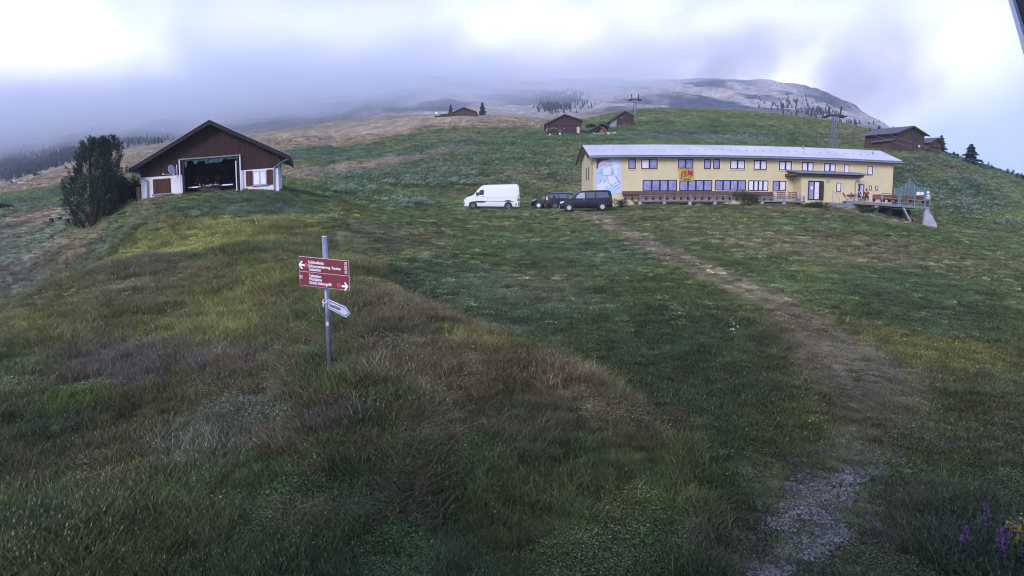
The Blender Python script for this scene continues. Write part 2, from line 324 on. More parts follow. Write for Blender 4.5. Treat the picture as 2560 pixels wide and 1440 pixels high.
def vnoise(x, y, seed=0):
    """smooth value noise on arrays, 0..1"""
    xi = np.floor(x).astype(np.int64); yi = np.floor(y).astype(np.int64); fx = x-xi; fy = y-yi
    fx = fx*fx*(3-2*fx); fy = fy*fy*(3-2*fy)
    def h(i, j):
        n = (i*374761393 + j*668265263 + seed*1442695041) & 0xffffffff
        n = ((n ^ (n >> 13))*1274126177) & 0xffffffff
        return ((n ^ (n >> 16)) & 0xffff)/65535.0
    return (h(xi, yi)*(1-fx)+h(xi+1, yi)*fx)*(1-fy) + (h(xi, yi+1)*(1-fx)+h(xi+1, yi+1)*fx)*fy
def fbm(x, y, seed=0, oct=4):
    s = 0; a = .5; t = 0
    for k in range(oct): s = s + a*vnoise(x*2**k+17*k, y*2**k-9*k, seed+k); t += a; a *= .5
    return s/t
def _grid():
    AA, RR = np.meshgrid(GA, GR); q = np.zeros(AA.size); fa = AA.ravel(); fr = RR.ravel()
    for s in range(0, len(fa), 20000):
        d2 = (fa[s:s+20000, None]-_A)**2 + ((fr[s:s+20000, None]-_R)*RS)**2
        q[s:s+20000] = _phi(d2) @ _C[:-3] + _C[-3] + _C[-2]*fa[s:s+20000] + _C[-1]*fr[s:s+20000]*RS
    q = q.reshape(AA.shape); E = np.exp(RR); X = AA*E; Y = E-Y0; Z = q*E + CAM_H
    # the land's own unevenness: hummocks on the slopes, tussocks close by, moraine folds far off
    far = np.clip((Y-95)/120, 0, 1); vfar = np.clip((Y-330)/400, 0, 1)
    Z += (fbm(X/5, Y/5, 3)-.5)*.38*np.clip(Y/18, .3, 1)*np.clip((Y-2)/6, 0, 1)*(1-.6*np.exp(-((Y-76)/10)**2))
    Z += (fbm(X/1.3, Y/1.3, 9, 3)-.5)*.14*(Y < 60)
    rid = 1-np.abs(2*fbm(X/34+Y/160, Y/26, 21, 3)-1); Z += far*(1-vfar)*(rid-.93)*4.2*np.clip((-X+40)/60, .12, 1)
    rid = 1-np.abs(2*fbm(X/120+Y/300, Y/150, 31, 5)-1); Z += vfar*((fbm(X/28, Y/28, 35, 4)-.5)*12); Z += vfar*(rid-.6)*26*np.clip((Y-330)/200, 0, 1)*.7
    return X, Y, Z
GX, GY, GZ = _grid()
def ground_z(x, y):
    x = np.atleast_1d(np.asarray(x, float)); y = np.atleast_1d(np.asarray(y, float)); e = np.maximum(y+Y0, 1.21)
    fa = np.interp(x/e, GA, np.arange(len(GA))); fr = np.interp(np.log(e), GR, np.arange(len(GR)))
    i = np.minimum(fa.astype(int), len(GA)-2); j = np.minimum(fr.astype(int), len(GR)-2); u = fa-i; v = fr-j
    return (GZ[j, i]*(1-u)+GZ[j, i+1]*u)*(1-v) + (GZ[j+1, i]*(1-u)+GZ[j+1, i+1]*u)*v
def gz(x, y): return float(ground_z(x, y)[0])
def hit(px, py, ymin=6.5, ymax=1250):
    """where a picture direction first meets the ground"""
    d = ray(px, py); ys = np.exp(np.linspace(math.log(ymin), math.log(ymax), 900)); k = ys/d.y
    xs = d.x*k; zs = CAM_H + d.z*k; g = ground_z(xs, ys); b = np.nonzero(zs <= g)[0]
    i = b[0] if len(b) else len(ys)-1
    return Vector((xs[i], ys[i], g[i]))

# colour of the sward: (column, row, half width, half height, colour, weight)
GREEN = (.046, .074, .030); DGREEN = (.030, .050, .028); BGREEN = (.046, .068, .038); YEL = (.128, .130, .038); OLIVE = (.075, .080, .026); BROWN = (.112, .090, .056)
PUR = (.078, .062, .066); STRAW = (.150, .115, .070); GREY = (.090, .095, .085); LIME = (.072, .108, .025); TAN = (.150, .115, .078); RUST = (.108, .076, .050); FAR = (.205, .175, .165); WOOD = (.042, .047, .062)  # FAR is lightened: part of the distance haze sits in its colour
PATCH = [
 (420, 622, 330, 32, YEL, 1), (620, 560, 200, 45, YEL, .35), (600, 520, 170, 30, BGREEN, .9), (200, 610, 230, 50, BROWN, .8), (60, 560, 150, 50, GREY, .5), (300, 560, 60, 40, GREEN, .6),  # bright yellow crest: grass colour that also paints the light on the mound
 (150, 720, 260, 40, BROWN, .45), (480, 760, 330, 90, OLIVE, .9), (250, 800, 260, 90, OLIVE, .7), (520, 830, 150, 70, YEL, .4), (180, 1010, 80, 45, LIME, .95), (200, 900, 120, 60, PUR, .35), (70, 700, 90, 30, GREY, .6), (230, 640, 80, 20, GREY, .5), (120, 790, 160, 30, OLIVE, .6), (350, 920, 170, 50, PUR, .5), (590, 740, 120, 60, YEL, .3), (330, 680, 140, 40, PUR, .35),  # grass tones; darker olive below the crest also paints the bank's shade
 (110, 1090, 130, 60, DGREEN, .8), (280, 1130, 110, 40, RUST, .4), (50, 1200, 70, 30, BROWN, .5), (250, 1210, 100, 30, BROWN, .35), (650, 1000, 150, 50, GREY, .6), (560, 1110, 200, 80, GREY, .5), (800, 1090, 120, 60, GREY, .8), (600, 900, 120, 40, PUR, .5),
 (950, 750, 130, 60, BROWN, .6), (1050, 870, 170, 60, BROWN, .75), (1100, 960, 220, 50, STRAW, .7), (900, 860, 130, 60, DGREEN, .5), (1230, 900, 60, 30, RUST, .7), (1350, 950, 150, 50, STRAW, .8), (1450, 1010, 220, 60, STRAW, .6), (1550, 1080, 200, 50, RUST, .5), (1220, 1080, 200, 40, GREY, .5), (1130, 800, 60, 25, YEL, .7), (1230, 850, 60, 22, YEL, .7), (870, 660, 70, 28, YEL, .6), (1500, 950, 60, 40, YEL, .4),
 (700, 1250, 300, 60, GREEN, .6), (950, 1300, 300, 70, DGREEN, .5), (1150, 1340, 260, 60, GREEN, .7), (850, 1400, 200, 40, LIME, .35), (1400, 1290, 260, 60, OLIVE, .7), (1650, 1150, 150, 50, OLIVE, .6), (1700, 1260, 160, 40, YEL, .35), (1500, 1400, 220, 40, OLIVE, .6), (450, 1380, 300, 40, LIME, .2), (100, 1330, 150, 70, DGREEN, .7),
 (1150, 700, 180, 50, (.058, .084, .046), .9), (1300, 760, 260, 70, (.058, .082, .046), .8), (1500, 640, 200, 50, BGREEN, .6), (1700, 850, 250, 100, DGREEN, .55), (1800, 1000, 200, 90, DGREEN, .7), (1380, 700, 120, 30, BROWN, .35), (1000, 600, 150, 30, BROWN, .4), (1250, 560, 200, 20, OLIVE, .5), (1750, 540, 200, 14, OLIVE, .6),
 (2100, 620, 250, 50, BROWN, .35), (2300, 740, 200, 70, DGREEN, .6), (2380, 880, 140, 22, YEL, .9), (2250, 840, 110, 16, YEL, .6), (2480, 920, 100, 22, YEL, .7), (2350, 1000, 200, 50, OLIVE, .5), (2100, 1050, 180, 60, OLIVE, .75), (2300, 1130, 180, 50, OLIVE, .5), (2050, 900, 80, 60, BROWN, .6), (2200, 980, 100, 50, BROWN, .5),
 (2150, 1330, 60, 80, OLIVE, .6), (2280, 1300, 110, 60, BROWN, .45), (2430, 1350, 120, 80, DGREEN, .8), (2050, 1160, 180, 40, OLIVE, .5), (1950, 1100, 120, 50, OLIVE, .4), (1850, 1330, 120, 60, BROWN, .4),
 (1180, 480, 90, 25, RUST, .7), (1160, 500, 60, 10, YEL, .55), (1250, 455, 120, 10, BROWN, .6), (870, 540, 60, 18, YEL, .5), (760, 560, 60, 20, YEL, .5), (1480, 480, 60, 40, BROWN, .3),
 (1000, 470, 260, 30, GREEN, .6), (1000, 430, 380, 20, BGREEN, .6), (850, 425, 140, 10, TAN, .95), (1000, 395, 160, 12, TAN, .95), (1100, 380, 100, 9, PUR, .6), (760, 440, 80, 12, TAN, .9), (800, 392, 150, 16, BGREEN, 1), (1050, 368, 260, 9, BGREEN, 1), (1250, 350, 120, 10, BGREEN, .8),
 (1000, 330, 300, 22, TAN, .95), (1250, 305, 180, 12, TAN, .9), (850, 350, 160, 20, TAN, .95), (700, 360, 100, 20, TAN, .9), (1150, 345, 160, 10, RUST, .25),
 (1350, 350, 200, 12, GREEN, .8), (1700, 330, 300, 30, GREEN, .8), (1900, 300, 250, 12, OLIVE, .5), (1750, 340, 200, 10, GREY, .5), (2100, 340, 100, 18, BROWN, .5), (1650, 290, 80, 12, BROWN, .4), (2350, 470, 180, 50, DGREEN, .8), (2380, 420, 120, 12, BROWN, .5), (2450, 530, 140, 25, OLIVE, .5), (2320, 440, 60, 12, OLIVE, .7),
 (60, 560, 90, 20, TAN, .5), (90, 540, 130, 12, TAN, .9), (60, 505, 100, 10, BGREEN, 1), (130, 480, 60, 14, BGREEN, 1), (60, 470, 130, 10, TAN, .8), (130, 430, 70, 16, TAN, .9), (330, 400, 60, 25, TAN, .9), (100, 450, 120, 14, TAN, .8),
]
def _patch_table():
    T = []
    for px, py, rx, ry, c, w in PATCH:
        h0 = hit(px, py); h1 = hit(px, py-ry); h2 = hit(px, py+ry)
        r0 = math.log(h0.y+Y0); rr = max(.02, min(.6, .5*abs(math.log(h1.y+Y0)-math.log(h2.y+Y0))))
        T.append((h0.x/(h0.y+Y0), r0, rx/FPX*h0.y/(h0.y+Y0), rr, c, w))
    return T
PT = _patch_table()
TRACK = []
for _l in ([(1395, 521, 1.6), (1450, 532, 1.3), (1510, 556, .8), (1600, 598, .65), (1700, 642, .6), (1800, 684, .6), (1900, 728, .65), (2010, 785, .7), (2090, 840, .7), (2180, 905, .7), (2230, 950, .6)], [(1530, 572, .7), (1660, 643, .55), (1800, 712, .5), (1960, 785, .5), (2050, 850, .8), (2120, 910, 1.1), (2160, 980, 1.0), (2150, 1080, .5), (2120, 1170, .6), (2060, 1240, 1.1), (2000, 1300, .9), (2040, 1360, .7), (1940, 1440, .7)], [(1150, 523, .9), (1470, 520, 2.2), (1760, 514, .7)], [(2070, 513, 1.2), (2210, 550, 1.1), (2460, 581, .6)]):
    _h = [(hit(a, b), w) for a, b, w in _l]
    for (p, w), (q, w2) in zip(_h[:-1], _h[1:]):
        for i in range(10): TRACK.append((p.x+(q.x-p.x)*i/10, p.y+(q.y-p.y)*i/10, w+(w2-w)*i/10))
TRACK = np.array(TRACK)
def trodden(X, Y):
    """1 on the worn track, falling to 0 beside it"""
    x = X.ravel(); y = Y.ravel(); out = np.zeros(len(x)); s = np.nonzero((y < 95) & (x > -8))[0]
    for c in range(0, len(s), 15000):
        k = s[c:c+15000]; d = np.full(len(k), 9.)
        for tx, ty, w in TRACK: d = np.minimum(d, ((x[k]-tx)**2+(y[k]-ty)**2)/(w*w))
        out[k] = np.clip(1.25-np.sqrt(d)*.75, 0, 1)
    return out.reshape(X.shape)
def sward(X, Y):
    """linear colour of the ground cover at places (arrays)"""
    E = np.maximum(Y+Y0, 1.3); a = X/E; r = np.log(E); sh = X.shape
    wob = (fbm(X/2.2, Y/2.2, 41, 3)-.5); wob2 = (fbm(X/9, Y/9, 47, 3)-.5); wob3 = (fbm(X/70, Y/70, 49, 3)-.5)
    kf = np.clip((Y-90)/100, 0, 1)
    base = np.zeros(sh+(3,)); g = fbm(X/3.1, Y/3.1, 51)[..., None]; h = fbm(X/14, Y/14, 55)[..., None]
    base[:] = GREEN; base = base*(1-g*.55) + np.array(OLIVE)*g*.55
    t = np.clip((h-.5)*3, 0, 1); base = base*(1-t*.5) + np.array(BROWN)*t*.5
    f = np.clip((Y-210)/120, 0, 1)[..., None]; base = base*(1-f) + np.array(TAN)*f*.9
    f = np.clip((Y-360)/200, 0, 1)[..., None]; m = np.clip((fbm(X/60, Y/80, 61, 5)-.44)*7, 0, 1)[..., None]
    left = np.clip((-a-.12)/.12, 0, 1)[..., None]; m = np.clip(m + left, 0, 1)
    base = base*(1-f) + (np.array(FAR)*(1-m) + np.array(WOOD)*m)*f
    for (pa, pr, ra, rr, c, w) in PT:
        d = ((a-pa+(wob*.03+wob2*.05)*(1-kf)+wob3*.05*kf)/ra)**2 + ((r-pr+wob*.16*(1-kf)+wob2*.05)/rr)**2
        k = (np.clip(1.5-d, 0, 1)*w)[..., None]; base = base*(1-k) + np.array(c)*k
    k = (trodden(X, Y)*np.clip(.35+1.1*fbm(X/.8, Y/.8, 63, 3), 0, 1)*np.clip(.15+(Y-8)/30, .28, .72))[..., None]; base = base*(1-k) + np.array((.185, .140, .100))*k
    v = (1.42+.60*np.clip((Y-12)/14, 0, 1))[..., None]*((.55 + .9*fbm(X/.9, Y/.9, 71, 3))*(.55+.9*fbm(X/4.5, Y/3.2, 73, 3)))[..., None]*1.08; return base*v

def make_ground():
    n, m = GX.shape; co = np.stack([GX, GY, GZ], -1).reshape(-1, 3)
    idx = np.arange(n*m).reshape(n, m); q = np.stack([idx[:-1, :-1], idx[:-1, 1:], idx[1:, 1:], idx[1:, :-1]], -1).reshape(-1, 4)
    me = bpy.data.meshes.new('ground'); me.vertices.add(len(co)); me.vertices.foreach_set('co', co.ravel())
    me.loops.add(q.size); me.loops.foreach_set('vertex_index', q.ravel().astype(np.int32))
    me.polygons.add(len(q)); me.polygons.foreach_set('loop_start', np.arange(0, q.size, 4, dtype=np.int32)); me.polygons.foreach_set('loop_total', np.full(len(q), 4, np.int32))
    me.update(calc_edges=True); me.polygons.foreach_set('use_smooth', np.ones(len(q), bool))
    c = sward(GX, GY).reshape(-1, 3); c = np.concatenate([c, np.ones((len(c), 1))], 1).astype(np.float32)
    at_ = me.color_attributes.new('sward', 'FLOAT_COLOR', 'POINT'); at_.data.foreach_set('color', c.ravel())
    o = bpy.data.objects.new('ground', me); COL.objects.link(o)
    m = bpy.data.materials.new('alpine meadow'); m.use_nodes = True; nt = m.node_tree; N = nt.nodes; L = nt.links; b = N['Principled BSDF']
    b.inputs['Roughness'].default_value = .95; b.inputs['Specular IOR Level'].default_value = .1
    a = N.new('ShaderNodeAttribute'); a.attribute_name = 'sward'; tc = N.new('ShaderNodeTexCoord')
    def noise(scale, det, ro=.7):
        z = N.new('ShaderNodeTexNoise'); z.inputs['Scale'].default_value = scale; z.inputs['Detail'].default_value = det; z.inputs['Roughness'].default_value = ro; L.new(tc.outputs['Object'], z.inputs['Vector']); return z.outputs[0]
    def M(op, x, y):
        k = N.new('ShaderNodeMath'); k.operation = op
        for i, s in enumerate((x, y)):
            if isinstance(s, (int, float)): k.inputs[i].default_value = s
            else: L.new(s, k.inputs[i])
        return k.outputs[0]
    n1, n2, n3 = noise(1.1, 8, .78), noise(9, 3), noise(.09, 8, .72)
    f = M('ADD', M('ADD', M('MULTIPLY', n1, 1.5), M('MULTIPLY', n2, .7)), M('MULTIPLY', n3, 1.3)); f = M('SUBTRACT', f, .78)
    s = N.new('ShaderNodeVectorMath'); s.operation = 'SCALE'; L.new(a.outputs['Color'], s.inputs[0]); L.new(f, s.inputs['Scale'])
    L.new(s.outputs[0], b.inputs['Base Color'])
    bp = N.new('ShaderNodeBump'); bp.inputs['Strength'].default_value = .8; bp.inputs['Distance'].default_value = .25; L.new(M('ADD', n1, M('MULTIPLY', n2, .3)), bp.inputs['Height']); L.new(bp.outputs[0], b.inputs['Normal'])
    me.materials.append(m); tag(o, kind='structure', label='uneven alpine meadow slopes rising to distant hills'); return o
make_ground()

# ------------------------------------------------------------ worn paths, lying just above the ground
PATHPTS = []; PMASK = []
def quick_mesh(name, V, F, attrs=None, m=None, link=True):
    """V (n,3), F (k,3|4) arrays -> object"""
    me = bpy.data.meshes.new(name); k = F.shape[1]; me.vertices.add(len(V)); me.vertices.foreach_set('co', V.astype(np.float32).ravel())
    me.loops.add(F.size); me.loops.foreach_set('vertex_index', F.ravel().astype(np.int32))
    me.polygons.add(len(F)); me.polygons.foreach_set('loop_start', np.arange(0, F.size, k, dtype=np.int32)); me.polygons.foreach_set('loop_total', np.full(len(F), k, np.int32)); me.update(calc_edges=True)
    if attrs:
        for an, arr in attrs.items(): me.attributes.new(an, 'FLOAT', 'POINT').data.foreach_set('value', arr.astype(np.float32))
    if m is not None: me.materials.append(m)
    o = bpy.data.objects.new(name, me)
    if link: COL.objects.link(o)
    return o
def path_sheet(name, pts, label, col, edge=.5, lift=.012, seed=1, noise=(7, .3, 1.6), res=None, holes=.54):
    """pts: (column, row, half width in metres). A fine sheet along the line, kept only where the ground is really bare: ragged edge, tufts left standing"""
    P = [(hit(px, py), w) for px, py, w in pts]; near = min(p.y for p, w in P); res = res or max(.05, near*.0045)
    c = []
    for (p, w), (q, w2) in zip(P[:-1], P[1:]):
        n = max(2, int((q-p).length/(res*1.5)))
        c += [(p.x+(q.x-p.x)*i/n, p.y+(q.y-p.y)*i/n, w+(w2-w)*i/n) for i in range(n)]
    c = np.array(c); PATHPTS.extend([tuple(k) for k in c[::3]]); mw = c[:, 2].max()*1.8
    xs = np.arange(c[:, 0].min()-mw, c[:, 0].max()+mw, res); ys = np.arange(c[:, 1].min()-mw, c[:, 1].max()+mw, res*1.2); XX, YY = np.meshgrid(xs, ys)
    dd = np.full(XX.shape, 9.)
    for x, y, w in c[::2]: dd = np.minimum(dd, np.hypot(XX-x, YY-y)/w)
    nz = (fbm(XX/.7, YY/.7, seed, 3)-.5)*2*edge*2.2 + (fbm(XX/.13, YY/.13, seed+9, 2)-.5)*1.6; keep = (dd+nz < .92) & (fbm(XX/.22, YY/.22, seed+20, 4) > holes)
    ZZ = ground_z(XX.ravel(), YY.ravel()).reshape(XX.shape)+lift+YY*.0006
    n, m = XX.shape; idx = np.arange(n*m).reshape(n, m); k4 = keep[:-1, :-1] & keep[1:, :-1] & keep[:-1, 1:]
    PMASK.append((xs[0], ys[0], res, res*1.2, keep)); F = np.stack([idx[:-1, :-1], idx[:-1, 1:], idx[1:, 1:], idx[1:, :-1]], -1)[k4]; u, inv = np.unique(F, return_inverse=True)
    V = np.stack([XX.ravel(), YY.ravel(), ZZ.ravel()], 1)[u]; m_ = mat(name+' surface', col, .97, 0, noise, .12, spec=.1)
    o = quick_mesh(name, V, inv.reshape(F.shape), m=m_)
    return tag(o, kind='structure', label=label)
DIRT = (.205, .155, .108); GRAVEL = (.095, .082, .070)
path_sheet('dirt_track', [(1395, 521, 1.3), (1440, 530, 1.2), (1500, 552, .8), (1560, 577, .6), (1650, 618, .45), (1760, 656, .40), (1850, 692, .40), (1960, 747, .42), (2060, 812, .46), (2120, 850, .42), (2190, 900, .45), (2240, 935, .3)], 'upper wheel rut of the grassy track running down from the parked cars', DIRT, seed=3)
path_sheet('dirt_track', [(1530, 572, .5), (1600, 612, .42), (1660, 643, .40), (1740, 678, .40), (1800, 712, .38), (1880, 748, .36), (1960, 785, .34), (2030, 830, .45), (2090, 870, .55)], 'lower wheel rut of the grassy track running down from the parked cars', DIRT, seed=13)
path_sheet('bare_ground', [(2060, 850, .4), (2110, 885, .7), (2150, 920, .85), (2180, 960, .75), (2170, 1010, .35), (2150, 1060, .2)], 'worn patch of bare earth where the wheel ruts end', (.165, .130, .092), edge=.8, seed=23, holes=.60)
path_sheet('gravel_path', [(2230, 1150, .25), (2130, 1190, .6), (2070, 1235, .95), (2010, 1280, .95), (1940, 1315, .5)], 'grey gravel patch in the trodden grass at lower right', GRAVEL, edge=.7, seed=33, noise=(9, .25, 2.2), holes=.52)
path_sheet('gravel_path', [(2100, 1290, .3), (2070, 1320, .5), (2040, 1360, .45), (1985, 1400, .4), (1920, 1445, .5)], 'grey gravel strip reaching the bottom edge of the picture', GRAVEL, edge=.7, seed=43, noise=(9, .25, 2.2), holes=.52)
path_sheet('dirt_path', [(2070, 513, 1.0), (2110, 519, 1.2), (2160, 535, 1.1), (2210, 550, .9), (2260, 560, .6), (2330, 572, .35), (2400, 578, .4), (2460, 581, .4)], 'pinkish dirt path falling from the terrace steps past the concrete store', DIRT, seed=53)
path_sheet('parking_strip', [(1150, 523, .6), (1250, 524, 1.0), (1350, 523, 1.6), (1470, 520, 1.8), (1600, 516, 1.0), (1760, 514, .5)], 'bare strip of earth on which the vans stand', (.16, .125, .11), edge=.5, seed=63)
path_sheet('dirt_path', [(1500, 336, 2.2), (1545, 340, 2.2), (1590, 346, 2.0), (1640, 357, 1.8), (1665, 364, 1.6)], 'stony grey track between the log sheds and the long roof', (.17, .14, .17), edge=.7, seed=73, noise=(1.5, .5, 1.6))
path_sheet('bare_ground', [(20, 640, .5), (60, 605, .8), (100, 580, .9), (150, 556, .8)], 'faint grey trodden ground in front of the two benches', (.13, .12, .125), edge=.8, seed=83)

# ------------------------------------------------------------ vegetation
rs = np.random.RandomState(7)
def tuft_mesh(name, n, rad, h0, h1, wid, lean, m, head=0.0, seed=0):
    """a clump of bent grass blades; tone = brightness of a blade, dry = how straw-like it is"""
    r = np.random.RandomState(seed); V = []; F = []; T = []; D = []
    for i in range(n):
        a, rr = r.rand()*6.283, rad*math.sqrt(r.rand()); bx, by = rr*math.cos(a), rr*math.sin(a); h = h0+(h1-h0)*r.rand()
        d = r.rand()*6.283; dx, dy = math.cos(d), math.sin(d); ln = lean*h*(.3+r.rand()); f = r.rand()*6.283; wx, wy = math.cos(f)*wid, math.sin(f)*wid
        tone, dry = .55+.9*r.rand()**1.5, r.rand(); o = len(V)
        for t, w in ((0, 1), (.55, .8), (1, .12)):
            x, y, z = bx+dx*ln*t*t, by+dy*ln*t*t, h*(t-.12*t*t*lean)
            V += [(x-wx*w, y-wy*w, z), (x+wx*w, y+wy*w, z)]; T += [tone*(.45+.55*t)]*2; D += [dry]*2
        F += [(o, o+1, o+3, o+2), (o+2, o+3, o+5, o+4)]
        if r.rand() < head:
            x, y, z = bx+dx*ln, by+dy*ln, h*(1-.12*lean); s = wid*2.2; o = len(V)
            V += [(x-s, y, z), (x, y+s, z+s*1.5), (x+s, y, z+s*5), (x, y-s, z+s*2)]; T += [1.15]*4; D += [.9]*4; F += [(o, o+1, o+2, o+3)]
    return quick_mesh(name, np.array(V), np.array(F), dict(tone=np.array(T), dry=np.array(D)), m, link=False)
def leaf_mesh(name, n, rad, hgt, size, m, seed=0):
    """a low clump of broad leaves"""
    r = np.random.RandomState(seed); V = []; F = []; T = []; D = []
    for i in range(n):
        a, rr = r.rand()*6.283, rad*math.sqrt(r.rand()); c = np.array([rr*math.cos(a), rr*math.sin(a), hgt*(.25+.75*r.rand())*(1-.5*rr/rad)])
        u = r.randn(3); u[2] = abs(u[2])*.4; u /= np.linalg.norm(u); w = np.cross(u, r.randn(3)); w /= np.linalg.norm(w); s = size*(.6+.8*r.rand()); o = len(V)
        V += [c-u*s, c+w*s*.45, c+u*s, c-w*s*.45]; T += [.5+.9*r.rand()]*4; D += [r.rand()*.5]*4; F += [(o, o+1, o+2, o+3)]
    return quick_mesh(name, np.array(V), np.array(F), dict(tone=np.array(T), dry=np.array(D)), m, link=False)
def flower_mesh(name, n, rad, h0, h1, size, stem=.5, m=None, seed=0):
    r = np.random.RandomState(seed); V = []; F = []; T = []; D = []
    for i in range(n):
        a, rr = r.rand()*6.283, rad*math.sqrt(r.rand()); x, y = rr*math.cos(a), rr*math.sin(a); h = h0+(h1-h0)*r.rand()
        for j in range(3):
            o = len(V); s = size*(.6+.6*r.rand()); jx, jy, jz = r.randn(3)*size*.5
            V += [(x+jx-s, y+jy, h+jz), (x+jx, y+jy-s, h+jz), (x+jx+s, y+jy, h+jz+s*.3), (x+jx, y+jy+s, h+jz+s*.2)]; T += [.8+.4*r.rand()]*4; D += [0]*4; F += [(o, o+1, o+2, o+3)]
    return quick_mesh(name, np.array(V), np.array(F), dict(tone=np.array(T), dry=np.array(D)), m, link=False)
def blade_mat(name, straw=(.20, .145, .085), k=.45):
    m = bpy.data.materials.new(name); m.use_nodes = True; nt = m.node_tree; N = nt.nodes; L = nt.links; b = N['Principled BSDF']
    b.inputs['Roughness'].default_value = .75; b.inputs['Specular IOR Level'].default_value = .12
    a = N.new('ShaderNodeAttribute'); a.attribute_type = 'INSTANCER'; a.attribute_name = 'gcol'
    t = N.new('ShaderNodeAttribute'); t.attribute_name = 'tone'; d = N.new('ShaderNodeAttribute'); d.attribute_name = 'dry'
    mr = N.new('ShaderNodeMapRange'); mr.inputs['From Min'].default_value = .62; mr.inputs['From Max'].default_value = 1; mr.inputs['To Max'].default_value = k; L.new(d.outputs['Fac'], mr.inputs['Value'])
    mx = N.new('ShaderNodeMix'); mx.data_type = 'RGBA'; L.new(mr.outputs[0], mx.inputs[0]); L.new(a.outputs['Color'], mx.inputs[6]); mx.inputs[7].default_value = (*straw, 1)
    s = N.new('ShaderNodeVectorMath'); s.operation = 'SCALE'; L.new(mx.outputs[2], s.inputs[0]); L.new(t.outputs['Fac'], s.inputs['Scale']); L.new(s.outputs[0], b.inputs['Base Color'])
    return m
GM = blade_mat('grass blades'); FM = blade_mat('petals', (.9, .9, .9), 0)
def scatter(name, protos, P, scale, rot, col, label=None, tilt=None):
    """one object that sets a clump (picked from protos) at every point of P"""
    pc = bpy.data.collections.new(name+' kinds')
    for p in protos: pc.objects.link(p)
    me = bpy.data.meshes.new(name); me.vertices.add(len(P)); me.vertices.foreach_set('co', P.astype(np.float32).ravel())
    me.attributes.new('gscale', 'FLOAT', 'POINT').data.foreach_set('value', scale.astype(np.float32))
    me.attributes.new('grot', 'FLOAT', 'POINT').data.foreach_set('value', rot.astype(np.float32))
    me.attributes.new('gpick', 'INT', 'POINT').data.foreach_set('value', rs.randint(0, len(protos), len(P)).astype(np.int32))
    c4 = np.concatenate([col, np.ones((len(col), 1))], 1).astype(np.float32)
    me.attributes.new('gcol', 'FLOAT_COLOR', 'POINT').data.foreach_set('color', c4.ravel())
    o = bpy.data.objects.new(name, me); COL.objects.link(o)
    ng = bpy.data.node_groups.new(name, 'GeometryNodeTree'); ng.interface.new_socket('Geometry', in_out='INPUT', socket_type='NodeSocketGeometry'); ng.interface.new_socket('Geometry', in_out='OUTPUT', socket_type='NodeSocketGeometry')
    N = ng.nodes; L = ng.links; gi = N.new('NodeGroupInput'); go = N.new('NodeGroupOutput'); mp = N.new('GeometryNodeMeshToPoints'); ip = N.new('GeometryNodeInstanceOnPoints')
    ci = N.new('GeometryNodeCollectionInfo'); ci.inputs['Collection'].default_value = pc; ci.inputs['Separate Children'].default_value = True; ci.inputs['Reset Children'].default_value = True
    def att(nm, ty):
        a = N.new('GeometryNodeInputNamedAttribute'); a.data_type = ty; a.inputs['Name'].default_value = nm; return a.outputs['Attribute']
    cx = N.new('ShaderNodeCombineXYZ'); L.new(att('grot', 'FLOAT'), cx.inputs['Z'])
    L.new(gi.outputs[0], mp.inputs[0]); L.new(mp.outputs[0], ip.inputs['Points']); L.new(ci.outputs[0], ip.inputs['Instance']); ip.inputs['Pick Instance'].default_value = True
    L.new(att('gpick', 'INT'), ip.inputs['Instance Index']); L.new(cx.outputs[0], ip.inputs['Rotation']); L.new(att('gscale', 'FLOAT'), ip.inputs['Scale']); L.new(ip.outputs[0], go.inputs[0])
    md = o.modifiers.new('scatter', 'NODES'); md.node_group = ng
    return tag(o, kind='stuff', label=label)
def spread(n, y0, y1, k, amax=.86, seed=1):
    """places on the ground between two distances; k = 0 even per area, k = 2 thinning as the square of distance"""
    r = np.random.RandomState(seed); u = r.rand(n); p = 2-k
    Y = np.exp(math.log(y0)+u*math.log(y1/y0)) if abs(p) < 1e-6 else (y0**p+u*(y1**p-y0**p))**(1/p)
    a = (r.rand(n)*2-1)*amax; X = a*(Y+2)
    return X, Y
_pp = np.array(PATHPTS)
def off_paths(X, Y, f=.85):
    """keep a place unless a bare sheet really lies there"""
    keep = np.ones(len(X), bool)
    for x0, y0, rx, ry, k in PMASK:
        i = np.round((Y-y0)/ry).astype(int); j = np.round((X-x0)/rx).astype(int); ok = (i >= 0) & (i < k.shape[0]) & (j >= 0) & (j < k.shape[1])
        keep[ok] &= ~k[i[ok], j[ok]]
    return keep
BLOCK = []        # rectangles of ground that buildings stand on, filled in before this runs: (cx, cy, ex, ey, u0, u1, w0, w1)
def off_blocks(X, Y):
    keep = np.ones(len(X), bool)
    for O, ex, ey, u0, u1, w0, w1 in BLOCK:
        dx, dy = X-O[0], Y-O[1]; det = ex[0]*ey[1]-ex[1]*ey[0]; u = (dx*ey[1]-dy*ey[0])/det; w = (ex[0]*dy-ex[1]*dx)/det
        keep &= ~((u > u0) & (u < u1) & (w > w0) & (w < w1))
    return keep
def infront(X, Y, line):
    """1 where a place lies on the rough uncut bank, 0 on the mown meadow; line = boundary as picture points"""
    pts = sorted([(hit(px, py)) for px, py in line], key=lambda p: p.x/p.y); A = [p.x/p.y for p in pts]; R = [math.log(p.y) for p in pts]
    lim = np.interp(X/Y, A, R); return np.clip((lim-np.log(Y))/.04+.5 + (fbm(X/1.5, Y/1.5, 77, 3)-.5)*2.2, 0, 1)
BANK = [(-300, 700), (0, 640), (300, 575), (690, 490), (760, 560), (870, 640), (1000, 735), (1130, 800), (1260, 850), (1400, 905), (1520, 960), (1640, 1050), (1760, 1140), (1800, 1300), (1820, 1440), (1850, 1600)]
VERGE = [(2060, 1600), (2130, 1440), (2200, 1330), (2290, 1240), (2400, 1200), (2700, 1190)]
